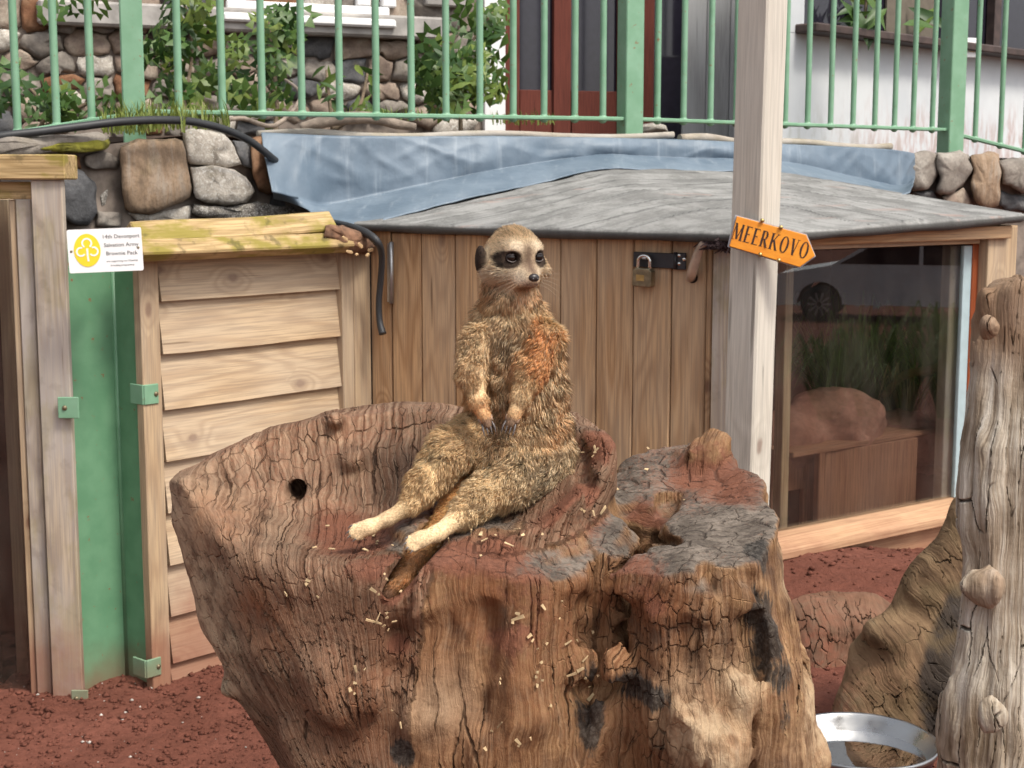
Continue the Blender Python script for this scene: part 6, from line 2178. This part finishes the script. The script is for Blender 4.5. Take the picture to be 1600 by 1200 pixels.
for q, rr_ in ((q0, rad0), (q1, rad0 * .75)):
    for k in range(3):
        a = 2.094 * k
        Vs.append(q + (e1 * math.cos(a) + e2 * math.sin(a)) * rr_)
Vs.append(q2)
Vs = np.stack(Vs, 1).reshape(-1, 3)
tr_ = np.array([(0, 1, 4), (0, 4, 3), (1, 2, 5), (1, 5, 4), (2, 0, 3), (2, 3, 5), (3, 4, 6), (4, 5, 6), (5, 3, 6)])
Fs = (tr_[None] + 7 * np.arange(NST)[:, None, None]).reshape(-1, 3)
var = (1 + .18 * rs.normal(0, 1, (NST, 1)) + .26 * cvar * (1 - .6 * SOFT[:, None])).clip(.45, 1.7)
pickd = (rs.rand(NST, 1) < (.05 + .24 * AG[:, None]))
Cs = C * var
Cs = np.where(pickd, Cs * .34, Cs)
light = (rs.rand(NST, 1) < .12 + .22 * AG[:, None]) & ~pickd & (C.mean(1, keepdims=True) > .16)
Cs = np.where(light, Cs * .55 + np.array([.52, .43, .31]) * .8, Cs)
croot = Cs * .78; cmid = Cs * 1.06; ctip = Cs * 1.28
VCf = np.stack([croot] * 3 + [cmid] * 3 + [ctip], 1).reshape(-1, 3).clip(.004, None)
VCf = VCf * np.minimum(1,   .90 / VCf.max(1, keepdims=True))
mf = NT('meerkat_fur')
fc = mf.n('Attribute', attribute_name='coat').outputs['Color']
mf.set(color=fc, rough=.55, spec=.25)
tl_ = mf.n('BsdfTranslucent', {'Color': fc})
mx_ = mf.n('MixShader', {0: .34, 1: mf.bsdf.outputs[0], 2: tl_.outputs[0]})
mf.t.links.new(mx_.outputs[0], mf.out.inputs[0])
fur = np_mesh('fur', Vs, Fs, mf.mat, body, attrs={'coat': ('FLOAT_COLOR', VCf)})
fur['kind'] = 'stuff'

# eyes, nose, claws, whiskers
me_ = NT('meerkat_eye')
oc = me_.n('TexCoord').outputs['Object']
ir = me_.n('VectorMath', {0: oc}, operation='LENGTH').outputs[1]
me_.set(color=(.010, .006, .005), rough=.08, spec=.4)
ml = NT('eyelid_skin'); ml.set(color=(.018, .013, .013), rough=.5, spec=.3)
mlow = NT('wet_lower_lid'); mlow.set(color=(.16, .13, .12), rough=.4)


def uvball(name, r, mat, parent, c, Rm=None, sc3=(1, 1, 1), seg=20):
    bm = bmesh.new()
    bmesh.ops.create_uvsphere(bm, u_segments=seg, v_segments=seg // 2, radius=r)
    M = Matrix.Translation(Vector([float(x) for x in c]))
    if Rm is not None: M = M @ Matrix([[float(Rm[i][j]) for j in range(3)] for i in range(3)]).to_4x4()
    bmesh.ops.scale(bm, vec=sc3, verts=bm.verts)
    return bm_obj(name, bm, mat, parent, M, smooth=True)


for i, e in enumerate(EYES):
    uvball('eye', .0060, me_.mat, body, e + Hf * .0014, HM)
    # lower and upper lid as a thin ring
    pts = []
    for k in range(17):
        a = 2 * math.pi * k / 16
        off_ = Hr * math.cos(a) * .0058 + Hu * (math.sin(a) * .0038 - .0002)
        q = e + Hf * (.0062 - .0028 * abs(math.cos(a))) + off_
        pts.append(Vector([float(x) for x in q]))
    tube('eyelid', pts, .0009, ml.mat, body, seg=6, spline=1, caps=False)
    tube('lower_lid', [q - Vector(map(float, Hu * .0002 - Hf * .0009)) for q in pts[9:16]], .00035, mlow.mat, body, seg=5, spline=1)
mn = NT('nose_skin'); mn.set(color=(.022, .016, .016), rough=.32, spec=.5, normal=mn.bump(mn.noise(mn.n('TexCoord').outputs['Object'], 900, 2), .3, .0006))
nose = uvball('nose', .0062, mn.mat, body, NOSE + Hf * .0005 + Hu * .0008, HM, (1.0, .72, .74))
for s_ in (-1, 1):
    uvball('nostril', .0015, mn.mat, nose, NOSE + Hf * .0042 + Hr * .0026 * s_ - Hu * .0002, HM, (1, .8, 1.1), seg=10)
mc = NT('claw_horn'); mc.set(color=(.10, .085, .08), rough=.35, spec=.5)


def claws(pts, n_, spread, length, rad_, drop):
    a, b = PQ(*pts[-2][:3]), PQ(*pts[-1][:3])
    d = (b - a) / np.linalg.norm(b - a)
    sd_ = np.cross(d, np.array([0, -1, .3], np.float32)); sd_ /= np.linalg.norm(sd_)
    for k in range(n_):
        t = (k / (n_ - 1) - .5) * 2
        s0 = b + sd_ * spread * t + d * (.0062 - .0045 * t * t if n_ == 4 and spread > .006 else -.003)
        s1 = s0 + d * length * .55 + sd_ * t * .0012 + np.array([0, -.0015, 0], np.float32)
        s2 = s1 + d * length * .45 + np.array([0, 0, -drop], np.float32)
        tube('toe', [Vector(map(float, s0 - d * .006)), Vector(map(float, s0))], [rad_ * 2.3, rad_ * 1.9], body.data.materials[0] if False else MAT['toe'], body, seg=8)
        tube('claw', [Vector(map(float, s0)), Vector(map(float, s1)), Vector(map(float, s2))], [rad_, rad_ * .8, rad_ * .15], mc.mat, body, seg=6)


MAT['toe'] = simple('toe_skin', (.30, .20, .14), .7, var=.2, vscale=300)
claws(ARM_L, 4, .0050, .0120, .0013, .002); claws(ARM_R, 4, .0050, .0120, .0013, .002)
MAT['toe'] = simple('foot_toe_skin', (.42, .30, .21), .7, var=.2, vscale=300)
claws(LEG_L, 4, .0061, .0075, .0012, .002); claws(LEG_R, 4, .0061, .0075, .0012, .002)
mw = NT('whisker_hair'); mw.set(color=(.35, .28, .2), rough=.5)
for s_ in (-1, 1):
    for k in range(5):
        a = hp(.008 * s_, .034, -.017 - .0018 * k + .003)
        b = a + (Hr * s_ * .8 + Hf * .25 + Hu * (.10 - .12 * k)) * .020
        c = a + (Hr * s_ * .95 + Hf * .05 + Hu * (.02 - .16 * k)) * .036
        tube('whisker', [Vector(map(float, a)), Vector(map(float, b)), Vector(map(float, c))], [.00018, .00014, .00005], mw.mat, body, seg=4)
# ------------------------------------------------------------------ driftwood, roots, log and bowl on the right
def sdf_object(name, fn, lo_, hi_, h, mat, noise_fn=None, attrs_fn=None, sub=0):
    Gp, lo = grid(lo_, hi_, h)
    Fv = fn(Gp)
    if noise_fn is not None:
        b_ = np.abs(Fv) < .03
        Fv[b_] += noise_fn(Gp[b_])
    V_, F_ = surface_nets(Fv, lo, h)
    N_ = vnormals(V_, F_)
    o = np_mesh(name, V_, F_, mat, attrs=attrs_fn(V_, N_) if attrs_fn else None)
    if sub:
        s_ = o.modifiers.new('subdivision', 'SUBSURF'); s_.levels = sub; s_.render_levels = sub
    return o


def old_wood(name, stops, su=420, sv=22, ck=(60, 9, .02), moss=None, disp=.004, warp=.02):
    m = NT(name)
    ga = m.n('Attribute', attribute_name='grain').outputs['Vector']
    wp = m.n('TexCoord').outputs['Object']
    nzw = m.n('TexNoise', {'Vector': wp, 'Scale': 14.0, 'Detail': 3.0}).outputs['Color']
    gw = m.vmath('ADD', ga, m.vmath('MULTIPLY', m.vmath('SUBTRACT', nzw, (.5, .5, .5)), (warp, warp * 2, 0)))
    v = m.n('TexVoronoi', {'Vector': m.vmath('MULTIPLY', gw, (ck[0], ck[1], 0.0)), 'Scale': 1.0, 'Randomness': .9}, feature='DISTANCE_TO_EDGE', voronoi_dimensions='2D').outputs['Distance']
    c1 = m.rng(v, .002, ck[2], 1, 0)
    c1 = m.math('MULTIPLY', c1, m.rng(m.noise(wp, 12, 2), .42, .55))
    fib = m.noise(m.vmath('MULTIPLY', gw, (su, sv, 1)), 1.0, 4, .65)
    fib2 = m.noise(m.vmath('MULTIPLY', gw, (su * .3, sv * .35, 1)), 1.0, 4, .6)
    big = m.noise(wp, 8, 4, .6); fine = m.noise(wp, 160, 3, .7)
    c = m.ramp(m.math('ADD', m.math('MULTIPLY', big, .5), m.math('MULTIPLY', fib2, .5)), stops)
    c = m.mix(m.rng(fib, .42, .72, 0, .55), c, tuple(x * .5 for x in stops[0][1]))
    zc = m.n('SeparateColor', {0: m.n('Attribute', attribute_name='stain_shade').outputs['Color']})
    c = m.mix(m.math('MULTIPLY', zc.outputs[0], m.rng(fib2, .3, .6, .5, 1)), c, (.22, .125, .07))
    c = m.mix(m.rng(m.math('ADD', zc.outputs[1], m.math('MULTIPLY_ADD', big, .8, -.4)), .35, .65, 0, .85), c, (.030, .027, .026))
    c = m.mix(m.math('MULTIPLY', zc.outputs[2], m.rng(m.noise(wp, 40, 4, .7), .35, .65)), c, (.24, .095, .058))
    if moss: c = m.mix(m.rng(m.noise(wp, 17, 5, .65), .48, .64, 0, .6), c, moss)
    c = m.mix(m.math('MULTIPLY', c1, .85), c, (.025, .017, .012))
    h = m.math('ADD', m.math('MULTIPLY', c1, -1.2), m.math('MULTIPLY', fib, .45))
    h = m.math('ADD', h, m.math('MULTIPLY', fib2, .8)); h = m.math('ADD', h, m.math('MULTIPLY', fine, .2))
    dsp = m.n('Displacement', {'Height': h, 'Midlevel': .5, 'Scale': disp})
    m.t.links.new(dsp.outputs[0], m.out.inputs['Displacement']); m.mat.displacement_method = 'BOTH'
    m.set(color=c, rough=.85, spec=.2)
    return m.mat


# upright driftwood ---------------------------------------------------
YD = 2.0
def dz(y): return P(1580, y, YD).z
def dx_(x, y): return P(x, y, YD).x
ksd = YD / FPX
edge = [(430, 1556), (446, 1552), (470, 1549), (505, 1546), (545, 1546), (590, 1548), (640, 1545), (675, 1538), (705, 1527), (735, 1520), (780, 1519), (830, 1522), (880, 1521), (915, 1519), (950, 1523), (1000, 1520), (1060, 1511), (1120, 1502), (1200, 1493), (1300, 1480), (1420, 1470)]
ez = np.array([dz(y) for y, _ in edge])[::-1]; exl = np.array([dx_(x, y) for y, x in edge])[::-1]
eyr = [(430, 1665), (470, 1668), (600, 1668), (800, 1676), (1000, 1680), (1200, 1700), (1420, 1720)]
ezr = np.array([dz(y) for y, _ in eyr])[::-1]; exr = np.array([dx_(x, y) for y, x in eyr])[::-1]


def drift(p):
    z = p[..., 2]
    l_ = np.interp(z, ez, exl); r_ = np.interp(z, ezr, exr)
    cx = (l_ + r_) / 2; rx = (r_ - l_) / 2; ry = rx * .6
    q = np.sqrt(((p[..., 0] - cx) / rx) ** 2 + ((p[..., 1] - (YD + .05)) / ry) ** 2)
    d = (q - 1) * rx * .6
    d = smax(d, z - dz(446) + 1.0 * np.abs(p[..., 0] - dx_(1612, 450)) ** 1.5, .010)
    d = smin(d, sd_cone(p, PQ(1545, 915, YD - .01), PQ(1512, 913, YD - .01), .020, .009), .012)
    d = smin(d, sd_cone(p, PQ(1553, 512, YD), PQ(1546, 508, YD - .01), .010, .007), .008)
    d = smax(d, -sd_cone(p, PQ(1590, 700, YD - .03), PQ(1584, 940, YD - .03), .010, .016), .012)
    d = smax(d, -sd_cone(p, PQ(1560, 620, YD - .025), PQ(1575, 760, YD - .028), .006, .008), .010)
    d = smin(d, sd_ell(p, PQ(1550, 1118, YD - .042), (.016, .010, .016)), .010)
    return d.astype(np.float32)


def drift_noise(p):
    f = fbm(p * np.array([42, 42, 6], np.float32), 3)
    return .0075 * f + .004 * fbm(p * np.array([20, 20, 12], np.float32), 2) - .006 * np.abs(vnoise(p * np.array([26, 26, 3.5], np.float32)))


def grain_attr(cxy, k=.09):
    def fn(V_, N_):
        a = np.arctan2(V_[:, 0] - cxy[0], -(V_[:, 1] - cxy[1]))
        return a * k
    return fn


def drift_attrs(V_, N_):
    a = np.arctan2(V_[:, 0] - dx_(1600, 800), -(V_[:, 1] - (YD + .05)))
    brown = sstep(dz(640), dz(520), V_[:, 2]) * .8 + .55 * np.exp(-((V_[:, 2] - dz(900)) / .05) ** 2 - ((V_[:, 0] - dx_(1540, 900)) / .03) ** 2)
    z0 = np.zeros(len(V_))
    red = sstep(dz(1180), dz(1260), V_[:, 2]) * .5
    return {'grain': ('FLOAT_VECTOR', np.stack([a * .075, V_[:, 2], z0], 1)), 'stain_shade': ('FLOAT_COLOR', np.stack([brown, z0, red], 1))}


dw = sdf_object('driftwood_post', drift, (dx_(1440, 1200), YD - .10, .20), (dx_(1740, 1200), YD + .22, dz(430)), .0042,
                old_wood('silver_driftwood', [(.36, (.16, .115, .075)), (.45, (.34, .275, .205)), (.53, (.50, .44, .36)), (.63, (.64, .60, .53))], su=330, sv=13, ck=(34, 5, .02), disp=.005), drift_noise, drift_attrs, 1)
tag(dw, 'tall silver-grey driftwood trunk standing beside the steel bowl', 'driftwood')

# mossy slanting root --------------------------------------------------
YR = 2.55
def root_fn(p):
    d = sd_cone(p, PQ(1535, 800, YR), PQ(1478, 930, YR), .045, .075)
    d = smin(d, sd_cone(p, PQ(1478, 930, YR), PQ(1440, 1060, YR - .02), .075, .110), .03)
    d = smin(d, sd_cone(p, PQ(1440, 1060, YR - .02), PQ(1430, 1230, YR - .02), .110, .135), .04)
    d = smin(d, sd_cone(p, PQ(1375, 1040, YR - .02), PQ(1345, 1150, YR - .06), .050, .065), .03)
    d = smin(d, sd_ell(p, PQ(1392, 990, YR - .05), (.05, .05, .03)), .03)
    d = smin(d, sd_cone(p, PQ(1490, 960, YR - .05), PQ(1480, 1200, YR - .08), .03, .05), .03)
    d = smax(d, -sd_cone(p, PQ(1450, 985, YR - .13), PQ(1462, 1180, YR - .16), .020, .035), .03)
    return d.astype(np.float32)


def root_attrs(V_, N_):
    u, v = proj(V_)
    dark = np.clip(gauss(u, v, 1475, 1090, 45, 110) * 1.2 + gauss(u, v, 1505, 960, 30, 60), 0, 1)  # shadow on the lower right of the root, painted into its colour
    a = (V_[:, 0] * .86 + V_[:, 2] * .5); b = (V_[:, 2] * .86 - V_[:, 0] * .5)
    z0 = np.zeros(len(V_))
    return {'grain': ('FLOAT_VECTOR', np.stack([a, b, z0], 1)), 'stain_shade': ('FLOAT_COLOR', np.stack([gauss(u, v, 1380, 1060, 60, 40), dark, gauss(u, v, 1310, 1120, 50, 60) * .8], 1))}


rt = sdf_object('slanting_root', root_fn, (.40, YR - .25, .22), (.98, YR + .20, 1.05), .0062,
                old_wood('mossy_root_wood', [(.36, (.085, .050, .028)), (.46, (.17, .105, .058)), (.55, (.25, .165, .092)), (.66, (.34, .25, .155))], su=170, sv=10, ck=(48, 14, .022), moss=(.12, .082, .042), disp=.005, warp=.04),
                lambda p: .007 * fbm(p * 16, 3), root_attrs, 1)
tag(rt, 'thick brown mossy root slanting up behind the driftwood trunk', 'tree root')

# fallen log -------------------------------------------------------------
YL = 2.95
def log_fn(p):
    d = sd_cone(p, PQ(1275, 1010, YL), PQ(1275, 1180, YL), .085, .115)
    d = smin(d, sd_cone(p, PQ(1345, 1000, YL + .02), PQ(1350, 1180, YL), .085, .11), .03)
    d = smin(d, sd_ell(p, PQ(1315, 965, YL + .03), (.115, .10, .048)), .03)
    d = smax(d, -sd_cone(p, PQ(1262, 985, YL - .13), PQ(1302, 1130, YL - .15), .018, .040), .03)
    return d.astype(np.float32)


def log_attrs(V_, N_):
    u, v = proj(V_); z0 = np.zeros(len(V_))
    return {'grain': ('FLOAT_VECTOR', np.stack([V_[:, 0], V_[:, 2] * .8 + V_[:, 0] * .6, z0], 1)), 'stain_shade': ('FLOAT_COLOR', np.stack([z0 + .4, z0, np.clip(gauss(u, v, 1270, 1050, 40, 80) + .25, 0, 1)], 1))}


lg = sdf_object('fallen_log', log_fn, (.42, YL - .22, .18), (.90, YL + .2, .62), .0065,
                old_wood('reddish_log_wood', [(.36, (.055, .028, .020)), (.46, (.105, .056, .038)), (.55, (.16, .090, .064)), (.66, (.23, .145, .11))], su=150, sv=16, ck=(55, 30, .04), disp=.005, warp=.04),
                lambda p: .006 * fbm(p * 18, 3), log_attrs, 1)
tag(lg, 'short reddish cracked log lying in front of the window sill', 'log')

# steel bowl with water ---------------------------------------------------
rim = P(1345, 1154, 2.30)
br = .125
bz0 = gz0(rim.x, rim.y) + .003
hB = rim.z - bz0
bowl = thing('bowl', (rim.x, rim.y, bz0), 'steel water bowl with dark outside between stump and driftwood', 'bowl')
Mb = Matrix.Translation((rim.x, rim.y, bz0))
inner = [(0, .012), (br * .60, .013), (br * .74, .022), (br * .80, hB * .5), (br * .93, hB - .012), (br * .955, hB - .003), (br * .98, hB), (br * 1.0, hB - .002), (br * 1.005, hB - .006), (br * .985, hB - .010)]
outer = [(br * .985, hB - .0102), (br * .95, hB - .016), (br * .90, hB * .5), (br * .95, .010), (br * .97, 0), (br * .6, 0), (0, .002)]
ms = NT('brushed_steel')
oc = ms.n('TexCoord').outputs['Object']
ms.set(color=(.42, .42, .42), metal=1.0, rough=ms.rng(ms.noise(oc, 40, 4), .3, .7, .22, .42), normal=ms.bump(ms.noise(ms.vmath('MULTIPLY', oc, (30, 30, 600)), 1.0, 2), .1, .0006))
lathe('bowl_inside', inner, ms.mat, bowl, Mb, seg=72)
lathe('bowl_outside', outer, simple('dark_blue_enamel', (.016, .014, .035), .3), bowl, Mb, seg=72)
mw_ = NT('water')
mw_.set(color=(.8, .85, .85), rough=.02, spec=.5)
mw_.bsdf.inputs['Transmission Weight'].default_value = 1.0
mw_.bsdf.inputs['IOR'].default_value = 1.33
mw_.set(normal=mw_.bump(mw_.noise(mw_.n('TexCoord').outputs['Object'], 30, 2), .08, .002))
hw = hB * .62
lathe('water', [(0, hw), (br * .832, hw)], mw_.mat, bowl, Mb, seg=48)

# ------------------------------------------------------------------ inside the window bay
WR = lambda px, py, off: np.array(PL_WIN.at(px, py, off), np.float32)
def rock_fn(p):
    d = sd_ell(p, WR(1302, 668, -.22), (.15, .12, .105))
    d = smin(d, sd_ell(p, WR(1225, 690, -.24), (.11, .12, .075)), .04)
    d = smin(d, sd_ell(p, WR(1405, 688, -.25), (.115, .12, .085)), .03)
    d = smin(d, sd_ell(p, WR(1455, 760, -.26), (.10, .12, .12)), .04)
    d = smin(d, sd_ell(p, WR(1350, 800, -.44), (.46, .18, .20)), .05)
    return d.astype(np.float32)


c_ = PL_WIN.at(1350, 720, -.36)
MAT['rock'] = stone_mat('red_sandstone', [(.17, .075, .050), (.30, .145, .105), (.40, .22, .165)], scale=7)
rk = sdf_object('rock_mound', rock_fn, (c_.x - .5, c_.y - .5, .42), (c_.x + .5, c_.y + .5, 1.0), .011, MAT['rock'], lambda p: .020 * fbm(p * 12, 3))
tag(rk, 'mound of red rock behind the window glass of the shed', 'rock')
bx_ = thing('nest_box', PL_WIN.at(1350, 800, -.10), 'low brown wooden box with a dark opening behind the window glass', 'box')
MAT['boxw'] = wood('dusty_box_wood', (.30, .150, .090), (.19, .085, .05), ring=22, knots=.1, contrast=.4)
zb0 = gb - .088; zb1 = PL_WIN.at(1350, 697, -.10).z
upright('front_panel', PL_WIN, 1287, 1432, zb0, zb1, -.10, .016, MAT['boxw'], bx_)
upright('corner_strip', PL_WIN, 1279, 1288, zb0, zb1 + .004, -.092, .02, MAT['boxw'], bx_)
upright('side_panel', PL_WIN, 1205, 1222, zb0, zb1, -.16, .016, MAT['boxw'], bx_)
upright('side_panel', PL_WIN, 1256, 1278, zb0, zb1, -.16, .016, MAT['boxw'], bx_)
upright('side_panel', PL_WIN, 1222.5, 1255.5, (zb0 + zb1) / 2 + .02, zb1, -.16, .016, MAT['boxw'], bx_)
upright('opening', PL_WIN, 1222, 1256, zb0, (zb0 + zb1) / 2 + .02, -.19, .01, MAT['dark_inside'], bx_, bev=0)
a = PL_WIN.xy(1200, zb1 + .008, -.17); b = PL_WIN.xy(1432, zb1 + .008, -.20)
board('lid', a, b, PL_WIN.n, .17, .014, MAT['boxw'], bx_)
br_ = tube('branch', [PL_WIN.at(1492, 556, -.12), PL_WIN.at(1455, 578, -.16), PL_WIN.at(1425, 582, -.2), PL_WIN.at(1405, 592, -.25), PL_WIN.at(1380, 620, -.3)], [.011, .013, .013, .012, .010], MAT['rotten'], seg=8)
tag(br_, 'bare brown branch lying across the inside of the window bay', 'branch')


def tussock(root, n_, hgt, spread, mats, label, cat, seed, wid=.004, group=None, name='grass_tussock'):
    rs = np.random.RandomState(seed)
    root = Vector(root)
    V, F = [], []
    for _ in range(n_):
        a = rs.uniform(0, 6.28); d = Vector((math.cos(a), math.sin(a), 0)); sd_ = Vector((-d.y, d.x, 0)) * wid * rs.uniform(.6, 1.2)
        h = hgt * rs.uniform(.6, 1.1); l_ = spread * rs.uniform(.2, 1.1)
        p = root + d * rs.uniform(0, .05)
        pts = [p, p + UP * h * .55 + d * l_ * .25, p + UP * h * .95 + d * l_ * .6, p + UP * h * (1.0 - .55 * l_ / spread) + d * l_ * 1.0]
        i = len(V)
        for k, q in enumerate(pts[:3]): V += [q - sd_ * (1 - .2 * k), q + sd_ * (1 - .2 * k)]
        V.append(pts[3])
        F += [(i, i + 1, i + 3, i + 2), (i + 2, i + 3, i + 5, i + 4), (i + 4, i + 5, i + 6)]
    o = mesh_obj(name, [v - root for v in V], F, mats, None, Matrix.Translation(root))
    return tag(o, label, cat, group)


MAT['tall_grass'] = leaf_mat('tall_grass_blade', (.10, .17, .035), (.22, .30, .08))
MAT['dry_grass'] = leaf_mat('dry_grass_blade', (.34, .25, .12), (.46, .36, .20))
# plants inside the bay, behind the rock
q = PL_WIN.at(1330, 640, -.50); tussock((q.x, q.y, gb + .06), 170, .46, .34, MAT['tall_grass'], 'bushy green grass behind the rock mound inside the window bay', 'grass', 3, wid=.0055)
q = PL_WIN.at(1440, 640, -.46); tussock((q.x, q.y, gb + .06), 150, .44, .30, MAT['tall_grass'], 'long green grass above the branch inside the window bay', 'grass', 4, wid=.0055)
q = PL_WIN.at(1420, 640, -.30); tussock((q.x, q.y, gb + .12), 46, .22, .16, MAT['dry_grass'], 'dry drooping grass beside the branch inside the window bay', 'grass', 5, wid=.004)

# ------------------------------------------------------------------ what the glass reflects: road, grass and a parked car to the right
rv = [(20.0, -30, -.933), (28, -30, -.933), (28, 40, -.933), (20.0, 40, -.933)]
road = mesh_obj('road', rv, [(0, 1, 2, 3)], simple('asphalt', (.055, .055, .057), .9, var=.2, vscale=3, bump=.6, bscale=60))
tag(road, kind='structure')
for i, (x, y, s_) in enumerate(((4.2, 3.32, .9), (4.5, 3.48, 1.05), (4.1, 3.66, 1.0), (4.6, 3.86, 1.2))):
    tussock((x, y, gz0(x, y)), 150, .46 * s_, .36, MAT['tall_grass'], 'tall grass tussock beside the road, mirrored in the shed window', 'grass', 30 + i, wid=.007, group='grass tussocks beside the road')

XC, YC = 21.84, 2.75
gzc = -.931
car = thing('parked_car', (XC, YC, gzc), 'silver hatchback parked on the road, mirrored in the shed window', 'car')
MAT['silver'] = simple('silver_car_paint', (.72, .74, .77), .3, metal=.0, var=.03, bump=0)
prof = [(-2.0, .38), (-2.02, .62), (-1.85, .78), (-1.05, .92), (-.35, 1.36), (.9, 1.42), (1.75, 1.02), (1.98, .92), (2.02, .45), (1.95, .30)]
arch = lambda c: [(c + .36 * math.cos(t), .30 + .36 * math.sin(t)) for t in np.linspace(0, math.pi, 11)]
pl = prof + arch(1.28) + arch(-1.22)
pl = [(a, max(b, .2)) for a, b in pl] + [(-1.95, .26)]
# local: x along the car (world Y), y up; extruded across
Mc = Matrix.Translation((XC - .84, YC, gzc)) @ Matrix(((0, 0, 1, 0), (1, 0, 0, 0), (0, 1, 0, 0), (0, 0, 0, 1)))
prism('body', pl, 1.68, MAT['silver'], car, Mc, bev=.0)
glassp = [(-.92, .95), (-.33, 1.29), (.30, 1.33), (.30, .95)]
glassq = [(.36, .95), (.36, 1.33), (.86, 1.34), (1.5, 1.02), (1.3, .95)]
for g_ in (glassp, glassq):
    for off_ in (-.006, 1.68):
        prism('window', g_, .006, MAT['dkglass'], car, Mc @ Matrix.Translation((0, 0, off_)))
for xx in (-1.22, 1.28):
    for zz in (-.02, 1.48):
        Mw = Mc @ Matrix.Translation((xx, .30, zz))
        wh = lathe('wheel', [(0, .0), (.20, .0), (.29, .01), (.30, .04), (.30, .18), (.29, .21), (.20, .22), (0, .22)], MAT['black_rubber'], car, Mw, seg=32)
        for k in range(10):
            a = 2 * math.pi * k / 10
            po = [(math.cos(a + t) * r_, math.sin(a + t) * r_) for r_, t in ((.04, -.35), (.19, -.10), (.19, .10), (.04, .35))]
            prism('spoke', po, .012, MAT['zinc'], wh, Mw @ Matrix.Translation((0, 0, -.013 if zz < 0 else .221)))
for zz in (.25, 1.43):
    uvball('headlight', .12, MAT['chrome'], car, Mc @ Vector((-1.93, .66, zz)), None, (1.2, .5, .8), 14)
